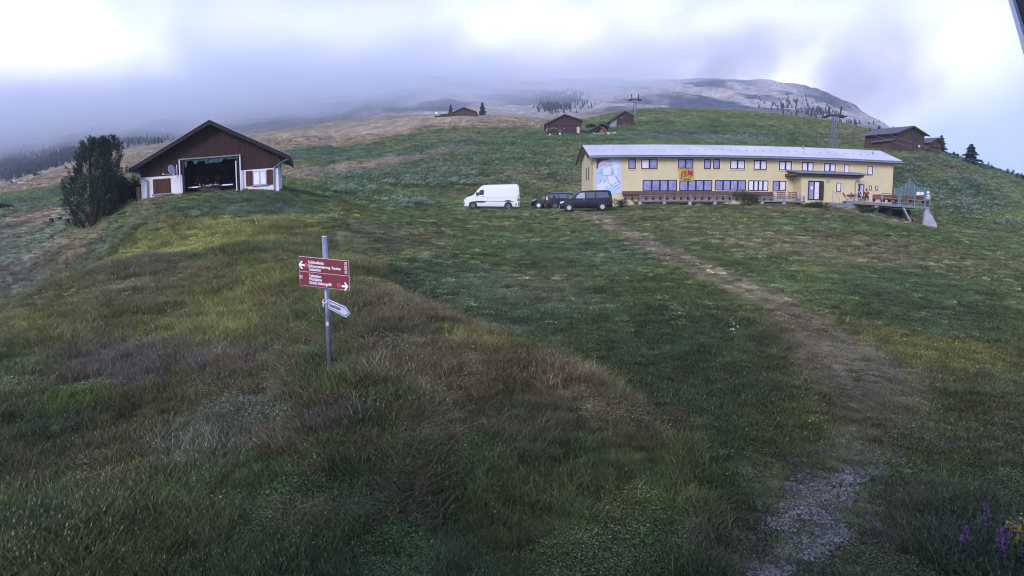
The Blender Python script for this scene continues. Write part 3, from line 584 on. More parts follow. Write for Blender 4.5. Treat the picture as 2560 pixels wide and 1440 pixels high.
def grow_grass():
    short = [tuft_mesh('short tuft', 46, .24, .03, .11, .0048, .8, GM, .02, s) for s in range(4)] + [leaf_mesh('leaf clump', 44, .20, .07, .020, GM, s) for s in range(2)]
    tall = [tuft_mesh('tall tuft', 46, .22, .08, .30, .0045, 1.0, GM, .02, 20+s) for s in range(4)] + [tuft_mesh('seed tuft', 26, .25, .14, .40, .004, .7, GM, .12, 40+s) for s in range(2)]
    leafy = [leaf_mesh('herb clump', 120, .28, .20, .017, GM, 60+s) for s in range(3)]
    X, Y = spread(73000, 5.5, 34, 1.15, 1.0, seed=3); X2, Y2 = spread(46000, 32, 100, 1.5, seed=4); X = np.concatenate([X, X2]); Y = np.concatenate([Y, Y2])
    k = (off_paths(X, Y, .75) | (rs.rand(len(X)) < .42)) & off_blocks(X, Y); X = X[k]; Y = Y[k]; r = np.random.RandomState(5)
    bank = infront(X, Y, BANK); a = X/Y
    vg = sorted([hit(px, py) for px, py in VERGE], key=lambda p: p.x/p.y); va = [p.x/p.y for p in vg]; vr = [math.log(p.y) for p in vg]
    ver = np.where(a > va[0], np.clip((np.interp(a, va, vr)-np.log(Y))/.05+.5+(fbm(X/1.2, Y/1.2, 79, 3)-.5)*2, 0, 1), 0)
    bank = np.maximum(bank*(a < (1850-1280)/FPX), ver); bank *= (Y < 62)
    # the taller growth by the left house
    P = np.stack([X, Y, ground_z(X, Y)-.01], 1); col = sward(X, Y); col *= (.35+1.3*r.rand(len(X))**1.4)[:, None]*(.62+.76*fbm(X/.8, Y/.8, 97, 2))[:, None]
    hue = r.rand(len(X)); col[hue < .16] = col[hue < .16]*.4+np.array(BROWN)*.8; col[(hue > .88)] = col[hue > .88]*.5+np.array(BGREEN)*.9; col *= 1.45
    isT = r.rand(len(X)) < bank; herb = isT & (fbm(X/1.7, Y/1.7, 91, 3) > .60)
    sc = (.75+.6*r.rand(len(X)))*(1+np.clip(Y-25, 0, 80)/70); rot = r.rand(len(X))*6.283
    hgt = .18+1.0*fbm(X/2.2, Y/2.2, 93, 3)+.35*fbm(X/.7, Y/.7, 95, 2)
    Xs, Ys = spread(13000, 7, 46, 1.1, seed=14); bs = infront(Xs, Ys, BANK)*(Xs/Ys < (1850-1280)/FPX)*(fbm(Xs/2.6, Ys/2.6, 15, 3) > .43); ks = (bs > .5) & off_blocks(Xs, Ys) & (Ys > 9.5) & ((Xs/Ys > -.36) | (fbm(Xs/2, Ys/2, 16, 3) > .60)); Xs = Xs[ks]; Ys = Ys[ks]
    strawt = [tuft_mesh('straw clump', 60, .12, .18, .42, .004, 1.5, GM, .05, 70+s) for s in range(3)]
    scatter('dry_grass', strawt, np.stack([Xs, Ys, ground_z(Xs, Ys)-.02], 1), .6+.7*r.rand(len(Xs)), r.rand(len(Xs))*6.283, np.array([(.30, .235, .14)])*(.5+.75*r.rand(len(Xs)))[:, None], 'bent clumps of straw-coloured dry grass on the bank')
    td = trodden(X, Y); sc = sc*(1-.35*td); isT &= td < .5; herb &= td < .5
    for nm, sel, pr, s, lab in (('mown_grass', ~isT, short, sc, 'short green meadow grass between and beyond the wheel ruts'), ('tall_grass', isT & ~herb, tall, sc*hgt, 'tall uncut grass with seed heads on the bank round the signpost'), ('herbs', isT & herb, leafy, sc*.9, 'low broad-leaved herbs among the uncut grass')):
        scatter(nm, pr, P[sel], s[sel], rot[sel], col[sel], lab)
    Xm, Ym = spread(15000, 20, 98, 1.3, seed=18); km = off_paths(Xm, Ym) & off_blocks(Xm, Ym); Xm = Xm[km]; Ym = Ym[km]; nb = fbm(Xm/6, Ym/6, 19, 3); kk = nb+r.rand(len(Xm))*.5 > .62; Xm = Xm[kk]; Ym = Ym[kk]
    cm = sward(Xm, Ym)*(.4+1.9*r.rand(len(Xm))**1.5)[:, None]*1.25; hm = r.rand(len(Xm)); cm[hm < .2] = cm[hm < .2]*.5+np.array((.13, .11, .085))*.7
    scatter('meadow_herbs', [leaf_mesh('weed clump', 70, .20, .13, .030, GM, 170+s) for s in range(3)]+[tuft_mesh('weed tuft', 40, .16, .06, .2, .008, .8, GM, .0, 180)], np.stack([Xm, Ym, ground_z(Xm, Ym)-.01], 1), (.5+.9*r.rand(len(Xm)))*(1+(Ym-20)/110), r.rand(len(Xm))*6.283, cm, 'darker and paler weed clumps dotted through the middle meadow')
    # hillside beyond the buildings: coarse clumps that give the slope its grain
    X, Y = spread(52000, 84, 240, 1.3, .9, seed=8); k = off_paths(X, Y) & off_blocks(X, Y); X = X[k]; Y = Y[k]; r = np.random.RandomState(9)
    P = np.stack([X, Y, ground_z(X, Y)-.03], 1); col = sward(X, Y)*(.6+.9*r.rand(len(X)))[:, None]*1.2
    scatter('hillside_herbs', [leaf_mesh('dock clump', 36, .42, .30, .07, GM, 80+s) for s in range(3)] + [tuft_mesh('hill tuft', 30, .35, .10, .32, .014, .7, GM, .1, 90)], P, (.8+.8*r.rand(len(X)))*(1+(Y-85)/200), r.rand(len(X))*6.283, col, 'rough herb growth covering the hillside behind the yellow building')
def flowers(name, spots, n_each, protos, colr, label, seed, lo=.7, hi=1.3, k=1):
    """spots: (column, row, half width, half height[, share])"""
    r = np.random.RandomState(seed); X = []; Y = []
    for sp in spots:
        n = int(n_each*(sp[4] if len(sp) > 4 else 1))
        for _ in range(n):
            dx, dy = r.randn(2)*.5; p = hit(sp[0]+dx*sp[2], sp[1]+dy*sp[3]); X.append(p.x); Y.append(p.y)
    X = np.array(X)+r.randn(len(X))*.05; Y = np.array(Y)+r.randn(len(X))*.08; kk = off_blocks(X, Y); X = X[kk]; Y = Y[kk]
    P = np.stack([X, Y, ground_z(X, Y)], 1); col = np.array(colr)[None]*(.8+.4*r.rand(len(X)))[:, None]
    scatter(name, protos, P, (lo+(hi-lo)*r.rand(len(X)))*k, r.rand(len(X))*6.283, col, label)
def grow_flowers():
    umb = [flower_mesh('umbel', 3, .12, .10, .20, .017, m=FM, seed=s) for s in range(3)]; small = [flower_mesh('daisy', 2, .15, .08, .2, .009, m=FM, seed=10+s) for s in range(3)]
    hill = [flower_mesh('hill umbel', 6, .6, .25, .5, .10, m=FM, seed=20+s) for s in range(3)]; purp = [flower_mesh('purple spray', 9, .2, .1, .34, .008, m=FM, seed=30+s) for s in range(3)]
    W = (.72, .76, .62)
    flowers('white_flowers', [(1715, 785, 45, 18), (1835, 820, 28, 22, .7), (1800, 555, 45, 22, 1.1), (1480, 590, 30, 12, .6), (1530, 605, 20, 8, .3), (1430, 575, 25, 6, .4), (2480, 740, 60, 50, 1.2), (2420, 700, 50, 30, .6), (2010, 690, 8, 6, .2), (2030, 730, 10, 5, .2), (2100, 735, 40, 12, .4), (2440, 615, 40, 8, .4), (1950, 560, 40, 10, .3), (2290, 870, 12, 8, .15), (1560, 600, 15, 10, .2), (1070, 725, 10, 6, .2), (1440, 765, 30, 14, .2)], 14, umb, W, 'white umbel flowers dotted over the mown meadow', 5)
    flowers('white_flowers', [(300, 530, 25, 10, .5), (345, 525, 15, 8, .3), (445, 1173, 3, 2, .1), (325, 1255, 3, 2, .1), (560, 1260, 15, 12, .4), (680, 1310, 10, 8, .2), (1330, 905, 60, 25, 1.6), (1470, 1020, 60, 15, .4), (1250, 860, 30, 10, .4), (1600, 1015, 20, 10, .3), (680, 655, 30, 8, .8), (610, 1125, 30, 15, .4), (520, 560, 60, 20, .3), (2090, 940, 60, 20, .6), (1700, 1080, 60, 60, .3), (2400, 1030, 120, 40, .4), (800, 1360, 150, 40, .5), (1150, 1300, 200, 60, .4)], 16, small, W, 'tiny pale flowers scattered through the uncut grass', 6)
    flowers('purple_flowers', [(380, 925, 110, 34, 1.6), (340, 960, 80, 40, 1.3), (310, 900, 90, 25, .7), (500, 935, 30, 12, .7), (370, 690, 35, 14, .6), (250, 890, 50, 20, .4), (520, 910, 20, 10, .4), (620, 930, 20, 20, .3), (850, 690, 40, 20, .2)], 50, purp, (.22, .09, .25), 'purple thyme and clover patches on the bank', 7)
    flowers('purple_flowers', [(545, 505, 18, 10, 1.2), (645, 505, 25, 8, .7), (560, 545, 15, 8, .5), (330, 500, 60, 12, 1.2), (380, 505, 30, 8, .5), (610, 490, 60, 8, .6)], 30, purp, (.15, .12, .24), 'bluish flower drifts in the grass below the barn house', 8, k=1.6)
    flowers('hill_flowers', [(1050, 430, 190, 22, 3), (900, 440, 120, 10, 1), (1250, 390, 180, 22, 2), (1450, 350, 120, 8, 1.2), (1300, 362, 160, 10, 1), (800, 440, 80, 12, .6), (1100, 460, 160, 12, 1.4), (1380, 430, 60, 30, .5), (880, 475, 90, 15, .5), (1020, 512, 80, 8, .3)], 330, hill, (.50, .58, .42), 'pale flower heads thick on the hillside above the white van', 9)
    flowers('hill_flowers', [(1700, 335, 130, 8, 1.4), (1950, 340, 120, 14, 1.4), (2080, 350, 100, 10, .8), (1850, 320, 150, 6, .6), (2430, 460, 90, 28, 1.6), (2350, 415, 70, 20, .8), (2420, 520, 90, 30, 1.2), (2330, 490, 50, 40, .5), (2280, 420, 40, 20, .4), (2520, 560, 40, 14, .3), (2300, 400, 60, 8, .3)], 300, hill, (.42, .50, .37), 'pale flower heads on the slope behind and right of the yellow building', 10)

def pebbles():
    def stone(s):
        r = np.random.RandomState(s); V = []; F = []; T = []
        for i in range(5):
            c = np.array([r.randn()*.07, r.randn()*.07, .004]); a = .008+.014*r.rand(); o = len(V)
            for j in range(6): t = j*1.047; k = a*(.7+.5*r.rand()); V.append(c+np.array([k*math.cos(t), k*math.sin(t), 0])); 
            for j in range(6): t = j*1.047; k = a*.6; V.append(c+np.array([k*math.cos(t), k*math.sin(t), a*(.4+.4*r.rand())])); 
            F += [(o+j, o+(j+1) % 6, o+6+(j+1) % 6, o+6+j) for j in range(6)]+[(o+6, o+7, o+8, o+9), (o+6, o+9, o+10, o+11)]; T += [.6+.8*r.rand()]*12
        return quick_mesh('stones', np.array(V), np.array(F), dict(tone=np.array(T), dry=np.zeros(len(V))), FM, link=False)
    flowers('gravel', [(2120, 1195, 60, 22, .9), (2060, 1240, 75, 30, 1.6), (2000, 1285, 70, 26, 1.4), (1930, 1310, 35, 12, .4), (2080, 1330, 35, 28, .8), (2030, 1370, 40, 30, .8), (1940, 1430, 45, 18, .8), (2230, 1150, 45, 15, .4), (2340, 1105, 50, 12, .3), (2170, 920, 70, 40, .3), (2130, 860, 60, 40, .2), (1620, 820, 12, 5, .12), (1575, 825, 8, 4, .06), (1160, 910, 12, 5, .06), (1440, 912, 14, 5, .07)], 120, [stone(s) for s in range(4)], (.30, .265, .245), 'loose pale gravel showing through the trodden grass', 31, .6, 1.5)
def conifer_arrays(h, r, n, seed, fan=1.0, sharp=1.0, droop=.25, size=.16):
    """needle sprays on whorled boughs of a spruce: arrays of vertices and faces"""
    q = np.random.RandomState(seed); V = []; F = []
    layers = max(7, int(h*1.7))
    for i in range(n):
        t = 1-q.rand()**.62 if False else q.rand(); t = .04+.96*t; lay = (round(t*layers)+q.randn()*.16)/layers; t = min(max(lay, .03), 1)
        R = r*((1-t)**sharp)*(.82+.3*math.sin(seed+t*23)) + .04*r; az = q.rand()*6.283; k = math.sqrt(q.rand())*.9+.1; R *= 1+.16*math.sin(az*3+t*31+seed)
        x, y, z = R*k*math.cos(az), R*k*math.sin(az), h*t - droop*R*k
        s = size*(.6+.9*q.rand())*(1+.7*(1-t)); d = np.array([math.cos(az+q.randn()*.5), math.sin(az+q.randn()*.5), -.25+q.randn()*.25]); sd = np.array([-d[1], d[0], q.randn()*.5]); c = np.array([x, y, z]); o = len(V)
        V += [c-d*s*.5, c+sd*s*.42*fan, c+d*s*1.1, c-sd*s*.42*fan]; F.append((o, o+1, o+2, o+3))
    return np.array(V), np.array(F)
def conifer(name, base, h, r, label, cat='tree', group=None, n=900, seed=1, m='spruce', sharp=.9, size=None):
    root = empty(name, base); tr = MB(); tr.tube((0, 0, -.3), (0, 0, h*.97), .035*h, 7, .008*h); tr.build('trunk', 'bark', root)
    V, F = conifer_arrays(h, r, n, seed, sharp=sharp, size=size or h*.055); o = quick_mesh('crown', V, F, m=MT[m]); o.parent = root
    return tag(root, label, cat, group)
def shrub(name, base, rx, ry, h, label, n=900, leaf=.09, seed=1, m='bushm', group=None, lobes=7, cat='bush', up=.3):
    """stems and many small leaves gathered in uneven lobes"""
    q = np.random.RandomState(seed); root = empty(name, base); st = MB(); L = []
    for i in range(lobes):
        a = q.rand()*6.283; k = math.sqrt(q.rand())*.72; c = np.array([rx*k*math.cos(a), ry*k*math.sin(a), h*(.35+.4*q.rand())*(1-.35*k)]); L.append((c, .3+.25*q.rand())); st.tube((c[0]*.2, c[1]*.2, -.1), c, .02+.01*h, 5, .008)
    st.build('stem', 'bark', root); V = []; F = []
    for i in range(n):
        c, s = L[q.randint(len(L))]; u = q.randn(3); u /= np.linalg.norm(u); rr = q.rand()**.4*s; p = c+u*np.array([rx, ry, h*.8])*rr; p[2] = max(p[2], .03)
        d = q.randn(3); d[2] += up; d /= np.linalg.norm(d); w = np.cross(d, q.randn(3)); w /= np.linalg.norm(w); z = leaf*(.6+.8*q.rand()); o = len(V)
        V += [p-d*z, p+w*z*.5, p+d*z, p-w*z*.5]; F.append((o, o+1, o+2, o+3))
    o = quick_mesh('foliage', np.array(V), np.array(F), m=MT[m]); o.parent = root
    return tag(root, label, cat, group)
def on_ground(px, py, Y=None):
    """a point of the ground under a picture column; with Y, at that distance"""
    if Y is None: return hit(px, py)
    p = at(px, py, Y); return Vector((p.x, p.y, gz(p.x, p.y)))

def big_pine():
    Y = 53.0; b = on_ground(235, 540, Y); b = Vector((at(232, 540, Y).x, Y, gz(at(232, 540, Y).x, Y)-.1)); top = at(243, 349, Y).z; k = Y/FPX; q = np.random.RandomState(12)
    root = empty('stone_pine', b); tr = MB(); tr.tube((0, 0, -.3), (0, 0, top-b.z-.8), .26, 9, .06); tr.tube((.1, 0, .4), (1.55, 0, top-b.z-.6), .16, 8, .05); tr.build('trunk', 'bark', root)
    # crowns as stacks of (column centre, half width, row): outline of the two leaders
    def crown(name, prof, n, depth=.85, seed=1, s0=.15):
        q = np.random.RandomState(seed); V = []; F = []; rows = [p[2] for p in prof]
        for i in range(n//34):          # each bough tip is an upswept plume of needle brushes
            row = rows[0]+(rows[-1]-rows[0])*q.rand(); cx = np.interp(row, rows, [p[0] for p in prof]); hw = np.interp(row, rows, [p[1] for p in prof])
            az = q.rand()*6.283; rr = .45+.5*q.rand()**.6; lob = 1+.10*math.sin(az*5+row*.11)+.08*math.sin(az*9-row*.23)
            c = at(cx, row, Y); x = c.x-b.x+hw*k*rr*lob*math.cos(az); y = hw*k*depth*rr*lob*math.sin(az); z = c.z-b.z-.25
            out = np.array([math.cos(az)*.42, math.sin(az)*.42, 1.0])+q.randn(3)*.12; out /= np.linalg.norm(out); Lp = (.42+.4*q.rand())*min(1, hw/25+.35)
            for t_ in range(34):
                t = q.rand(); base = np.array([x, y, z])+out*Lp*t; rad = .10*(1.15-t)
                d = q.randn(3); d -= out*d.dot(out); d /= np.linalg.norm(d); p = base+d*rad*q.rand(); dd = out*.8+d*.75; dd /= np.linalg.norm(dd); w = np.cross(dd, q.randn(3)); w /= np.linalg.norm(w); ln = s0*(.6+.6*q.rand()); o = len(V)
                V += [p-w*.020, p+w*.020, p+dd*ln+w*.010, p+dd*ln-w*.010]; F.append((o, o+1, o+2, o+3))
        o = quick_mesh(name, np.array(V), np.array(F), m=MT['pine']); o.parent = root
    crown('crown', [(243, 12, 349), (238, 27, 368), (230, 36, 400), (232, 48, 430), (228, 54, 460), (226, 58, 490), (228, 58, 515), (238, 56, 540), (240, 52, 558), (240, 40, 566)], 25000, seed=3)
    crown('crown', [(283, 3, 338), (282, 11, 352), (283, 14, 375), (281, 17, 400), (275, 20, 430), (265, 24, 470), (258, 26, 520)], 6500, seed=4)
    crown('crown', [(264, 4, 344), (262, 9, 370), (262, 14, 400)], 1300, seed=5)
    tag(root, 'dense dark stone pine with two leaders beside the brown gabled house', 'tree')
    BLOCK.append(((b.x, b.y), (1, 0), (0, 1), -1.6, 1.6, -1.4, 1.4))
    shrub('pine_shrub', on_ground(304, 500, 55.5), .95, .9, 2.9, 'dark shrubby pine between the big stone pine and the house', n=2600, leaf=.11, seed=21, m='pine', up=1.2, lobes=11)
    shrub('pine_shrub', on_ground(330, 500, 57.5), .9, .9, 2.3, 'low dark pine shrub tucked against the left end of the house', n=1900, leaf=.11, seed=22, m='pine', up=1.2, lobes=9)

def far_trees():
    def sp(px, pbase, ptop, Y, hw, label, group=None, n=700, seed=1, sharp=.9, m='spruce'):
        p = at(px, pbase, Y); g = gz(p.x, Y); h = max(1.0, at(px, ptop, Y).z-g); return conifer('spruce', (p.x, Y, g-.1), h, hw/FPX*Y, label, group=group, n=n, seed=seed, sharp=sharp, m=m)
    sp(2352, 383, 338, 150, 15, 'dark spruce directly behind the small chalet on the right skyline', n=1600, seed=31)
    sp(2425, 410, 360, 146, 24, 'broad dark spruce standing alone on the right skyline', n=2600, seed=32, sharp=.75)
    sp(2566, 446, 420, 150, 10, 'spruce cut by the right edge of the picture', n=900, seed=33)
    for i, (px, pt, hw, lab) in enumerate([(2197, 313, 11, 'taller dark spruce behind the left end of the brown hillside barn'), (2174, 320, 8, 'small spruce left of the brown hillside barn'), (2183, 322, 6, 'thin spruce between two others left of the brown barn'), (2231, 316, 7, 'spruce top showing above the brown barn roof')]):
        sp(px, 345, pt, 172, hw, lab, n=900, seed=40+i)
    for i, (px, pb, pt, hw, Y) in enumerate([(1206, 292, 255, 11, 325), (1127, 284, 261, 8, 335)]):
        sp(px, pb, pt, Y, hw, ['pointed spruce fading into the mist right of the hilltop barn', 'spruce half lost in mist behind the hilltop barn'][i], n=900, seed=50+i)
    G = 'spruces on the far left slope'
    for i, (px, pb, pt, hw, Y) in enumerate([(386, 364, 345, 5, 345), (397, 363, 343, 5, 350), (405, 362, 344, 4, 352), (372, 366, 352, 6, 350), (312, 396, 380, 8, 250), (327, 394, 378, 7, 252), (318, 432, 410, 7, 140), (305, 440, 418, 6, 138)]):
        lab = ['leftmost of the three close spruces above the house roof', 'middle of the three close spruces above the house roof', 'rightmost of the three close spruces above the house roof', 'low bushy spruce left of the three close ones', 'rounded tree left of the tiny house beyond the pine', 'rounded tree right of the tiny house beyond the pine', 'small dark conifer just above the left eave of the house', 'small conifer between the stone pine and the left eave'][i]
        sp(px, pb, pt, Y, hw, lab, group=G, n=260, seed=60+i)
    for i, (px, py, rx, hp, Y, lab) in enumerate([(1476, 297, 13, 13, 172, 'dark bush clump left half behind the log sheds'), (1502, 297, 14, 15, 173, 'dark bush clump right half behind the log sheds'), (8, 532, 16, 20, 92, 'dark round bush at the left edge of the picture'), (2385, 400, 12, 10, 150, 'low scrub on the skyline left of the lone spruce')]):
        p = at(px, py, Y); shrub('hill_bush', (p.x, Y, gz(p.x, Y)), rx/FPX*Y, 1.6, hp/FPX*Y, lab, n=700, leaf=.22, seed=70+i, m='bushd')
    q = np.random.RandomState(5); G = 'young conifers along the right skyline'
    cnt = 0; WORDN = 'one two three four five six seven eight nine ten eleven twelve thirteen fourteen fifteen sixteen seventeen eighteen nineteen twenty twenty-one twenty-two'.split()
    for i in range(22):
        px = 2372+i*9+q.rand()*5
        if 2400 < px < 2452: continue
        Y = 153+q.rand()*5; p = at(px, 400, Y); h = .6+q.rand()*1.1; cnt += 1; conifer('young_conifer', (p.x, Y, gz(p.x, Y)-.15), h, .45+q.rand()*.4, 'young conifer, number %s from the left in the low fringe along the right-hand skyline' % WORDN[cnt-1], group=G, n=110, seed=100+i, size=.22)
    # the woods on the mountain flanks: nobody could count them
    kinds = []
    for s in range(4):
        V, F = conifer_arrays(8, 1.7, 170, 200+s, size=.9); kinds.append(quick_mesh('far spruce', V, F, dict(tone=np.full(len(V), 1.), dry=np.zeros(len(V))), GM, link=False))
    P = []; q = np.random.RandomState(77)
    for px, py, rx, ry, n in [(1400, 250, 45, 20, 420), (1380, 268, 30, 10, 160), (1970, 262, 50, 16, 60), (2040, 280, 40, 12, 50), (2110, 312, 60, 6, 40),
                              (60, 420, 120, 30, 900), (200, 385, 100, 26, 700), (330, 355, 90, 8, 200)]:
        for _ in range(n):
            p = hit(px+q.randn()*rx*.6, py+q.randn()*ry*.6)
            if p.y > 340 and p.y < 1240: P.append(p)
    P = np.array(P); col = np.array([(.070, .080, .095)])*(.6+.8*q.rand(len(P)))[:, None]  # lightened and blued, so haze is put into the spruce colour
    scatter('forest', kinds, P, .2+.25*q.rand(len(P)), q.rand(len(P))*6.283, col, 'dark woods on the misty mountain flanks')

# ------------------------------------------------------------ the yellow lodge
def lodge():
    lp = at(1480, 505, 75.0); F = Frame(lp, math.radians(4), .0218, -.000934); R = F.rel; root = empty('lodge', F.O)
    LEN = F.uv(2232, 450)[0]; D = 6.8; H = F.uv(1480, 391)[1]; hroof = H+.05
    B = lambda mb, n, m, **k: mb.build(n, m, root, xf=R, **k)
    mb = MB(); mb.longbox(0, LEN, 0, D, -1.2, H, 40); mb.prism([(0, 0)], 0, 0) if 0 else None
    w = B(mb, 'wall', 'plaster')
    # gable triangles
    zr = F.uv(1700, 363, D/2)[1]
    for x0, x1 in ((0, .2), (LEN-.2, LEN)):
        g = MB(); vs = [(x0, 0, H), (x0, D, H), (x0, D/2, zr-.2), (x1, 0, H), (x1, D, H), (x1, D/2, zr-.2)]; g.add(vs, [(0, 1, 2), (3, 5, 4), (0, 3, 4, 1), (1, 4, 5, 2), (2, 5, 3, 0)]); B(g, 'gable', 'plaster')
    # corrugated roof: ribs run from ridge to eave
    oe, og = .75, .55; n = int((LEN+2*og)/.28)
    for side in (0, 1):
        r = MB(); x0 = -og; V = []; 
        for i in range(n*2+1):
            x = x0+(LEN+2*og)*i/(n*2); rib = .11 if i % 2 else 0
            if side == 0: a = (x, -oe, H+.02+rib); b = (x, D/2, zr+rib)
            else: a = (x, D+oe, H+.02+rib); b = (x, D/2, zr+rib)
            r.v += [a, b, (a[0], a[1], a[2]-.06), (b[0], b[1], b[2]-.06)]
        for i in range(n*2):
            k = 4*i; r.f += [(k, k+4, k+5, k+1), (k+2, k+3, k+7, k+6), (k, k+2, k+6, k+4)]
        r.f += [(0, 1, 3, 2), (8*n, 8*n+2, 8*n+3, 8*n+1)]
        rf = B(r, 'roof', 'roofsheet')
        if side == 0:
            for i in range(36):
                x = .6+(LEN-1)*i/35; sg = MB(); sg.box(x-.05, x+.05, D*.16, D*.18, H+.1+(zr-H)*.42, H+.22+(zr-H)*.42); sg.build('snow_guard', 'steel', rf, xf=R)
    f = MB(); f.longbox(-og, LEN+og, -oe-.03, -oe+.04, H-.26, H-.05, 30); B(f, 'fascia', 'beam')
    f = MB(); f.longbox(-og+.02, LEN+og-.02, -oe+.05, -.003, H-.16, H-.10, 30); B(f, 'soffit', 'cream')
    g = MB(); g.longbox(-og, LEN+og, -oe-.20, -oe-.035, H-.22, H-.08, 30); B(g, 'gutter', 'gutter')
    for x in (-og-.04, LEN+og+.04):
        v = MB()
        for s in (1, -1):
            y0, y1 = (-oe-.05, D/2) if s == 1 else (D+oe+.05, D/2)
            v.add([(x-.05, y0, H-.3), (x+.05, y0, H-.3), (x+.05, y1, zr-.22), (x-.05, y1, zr-.22), (x-.05, y0, H+.02), (x+.05, y0, H+.02), (x+.05, y1, zr+.02), (x-.05, y1, zr+.02)], [(0, 1, 2, 3), (4, 7, 6, 5), (0, 4, 5, 1), (1, 5, 6, 2), (2, 6, 7, 3), (3, 7, 4, 0)])
        B(v, 'barge_board', 'beam')
    dp = MB(); dp.path([(-.1, -oe-.1, H-.2), (-.1, -.12, H-.9), (-.1, -.12, .0)], .05); B(dp, 'downpipe', 'gutter')
    for px in (2160,):
        u = F.uv(px, 380, 2)[0]
    for u, zz in ((LEN*.73, .5), (LEN-1.7, .3)):
        c = MB(); y = D*.40 if zz > .4 else D*.2; zb = H+(zr-H)*(y+oe)/(D/2+oe); c.tube((u, y, zb-.1), (u, y, zb+.35), .09); c.tube((u, y, zb+.35), (u, y, zb+.42), .13); B(c, 'vent_pipe', 'steel')
    def window(x0, x1, y0, y1, panes=2, curtain=0, wfn=0, name='window', plane=0.0, trim=True, reveal=True):
        u0, v1 = F.uv(x0, y0, plane); u1, v0 = F.uv(x1, y1, plane); fr = MB(); t = .10 if (x1-x0) > 14 else .08; y = plane
        if trim:
            tr = MB(); e = .10; tr.box(u0-e, u1+e, y-.012, y-.004, v1, v1+.07); tr.box(u0-e, u0, y-.012, y-.004, v0-.06, v1); tr.box(u1, u1+e, y-.012, y-.004, v0-.06, v1); trm = tr
        fr.box(u0, u1, y-.05, y-.005, v0, v0+t); fr.box(u0, u1, y-.05, y-.005, v1-t, v1); fr.box(u0, u0+t, y-.05, y-.005, v0+t, v1-t); fr.box(u1-t, u1, y-.05, y-.005, v0+t, v1-t)
        cuts = [u0+t+(u1-u0-2*t)*k/panes for k in range(panes+1)]
        for c in cuts[1:-1]: fr.box(c-.085, c+.085, y-.055, y-.006, v0+t, v1-t)
        o = B(fr, name, 'darkframe')
        for k in range(panes):
            p = MB(); p.box(cuts[k]+(.05 if k else .0), cuts[k+1]-(.05 if k < panes-1 else 0), y-.03, y-.008, v0+t, v1-t); p.build('pane', 'pane' if not (curtain >> k) & 1 else 'curtain', o, xf=R)
        if trim: trm.build('trim', 'cream', o, xf=R)
        s = MB(); s.box(u0-.06, u1+.06, y-.11, y-.004, v0-.075, v0-.005); s.build('sill', 'cream', o, xf=R); return o
    for a in [(1571, 1589, 397, 423, 1), (1603, 1643.5, 397, 422.5, 2, 1), (1694.5, 1733, 397, 421.6, 2), (1760, 1777, 397.6, 422.5, 1), (1783, 1799.5, 397.6, 422.5, 1), (1825.6, 1861.6, 399, 423.5, 2, 3), (1884.5, 1916.7, 400, 425, 2, 3), (1948, 1978.6, 402.3, 426.4, 2, 3), (2004.8, 2033, 405, 428.6, 2, 3), (2060.6, 2088, 408, 430, 2, 3), (2109.8, 2122.5, 411, 433, 1, 1), (2169, 2181, 415, 437.3, 1, 1)]: window(*a)
    for a in [(1606.5, 1692, 449.5, 478, 4), (1698.4, 1780, 449.5, 477.5, 4), (1787, 1864, 449.5, 477, 4), (1870.7, 1920, 450.5, 478, 4, 15), (1931.5, 1964.4, 451.6, 477.4, 2, 2), (2172, 2179, 463.6, 474, 1, 1), (2188, 2195, 464, 474.5, 1, 1)]: window(*a)
    window(2137, 2158.6, 460, 499, 2, 3, name='terrace_door')
    # side windows in the left gable end
    for yy, z0, z1 in ((1.9, 2.6, 4.0), (3.4, 2.6, 4.0)):
        m = MB(); m.box(-.05, -.005, yy, yy+.35, z0, z1); o = B(m, 'side_window', 'brownwood')
    for yy in (1.6, 3.6):
        m = MB(); m.box(-.05, -.005, yy, yy+1.2, .2, 1.35); B(m, 'side_door', 'beam')
    # mural on the left end of the front
    ua, va = F.uv(1491, 398); ub, vb = F.uv(1551.5, 483.5); W, Hh = ub-ua, va-vb
    mu = MB(); mu.box(ua, ub, -.02, -.004, vb, va); mo = B(mu, 'mural', 'mur0')
    def shape(pts, m, k, nm='painted_shape'):
        s = MB(); s.prism([(ua+W*x, va-Hh*y) for x, y in pts], -.022-.003*k, -.0205-.003*k); s.build(nm, m, mo, xf=R)
    shape([(0, 0), (.55, 0), (.3, .08), (.1, .12), (.06, .27), (0, .27)], 'mur5', 1)
    shape([(.1, .16), (.16, .08), (.3, .03), (.5, .02), (.62, .08), (.56, .17), (.42, .15), (.28, .19), (.14, .24)], 'mur2', 2)
    shape([(.5, .0), (.97, .02), (.95, .2), (.8, .3), (.6, .16)], 'mur1', 2)
    shape([(.02, .3), (.2, .24), (.22, .5), (.2, .66), (.02, .72)], 'mur6', 2)
    shape([(.14, .30), (.26, .28), (.27, .50), (.14, .50)], 'mur3', 3)
    shape([(.28, .3), (.5, .22), (.72, .24), (.9, .36), (.7, .5), (.52, .46), (.3, .48)], 'mur1', 3)
    shape([(.62, .24), (.68, .3), (.72, .4), (.66, .5), (.58, .42), (.58, .3)], 'mur6', 4)
    shape([(.45, .5), (.72, .46), (.92, .72), (.68, .8), (.5, .66)], 'mur1', 4)
    shape([(.04, .72), (.4, .6), (.56, .76), (.42, .9), (.1, .9)], 'mur1', 3)
    shape([(.2, .56), (.42, .52), (.46, .6), (.28, .68)], 'mur2', 4)
    shape([(.4, .76), (.56, .84), (.84, .88), (.76, .96), (.5, .95), (.36, .86)], 'mur6', 5)
    def line(pts, r=.018):
        q = [(ua+W*x, -.045, va-Hh*y) for x, y in pts]; ln = MB(); ln.path(q, r, 4); ln.build('painted_line', 'mur4', mo, xf=R)
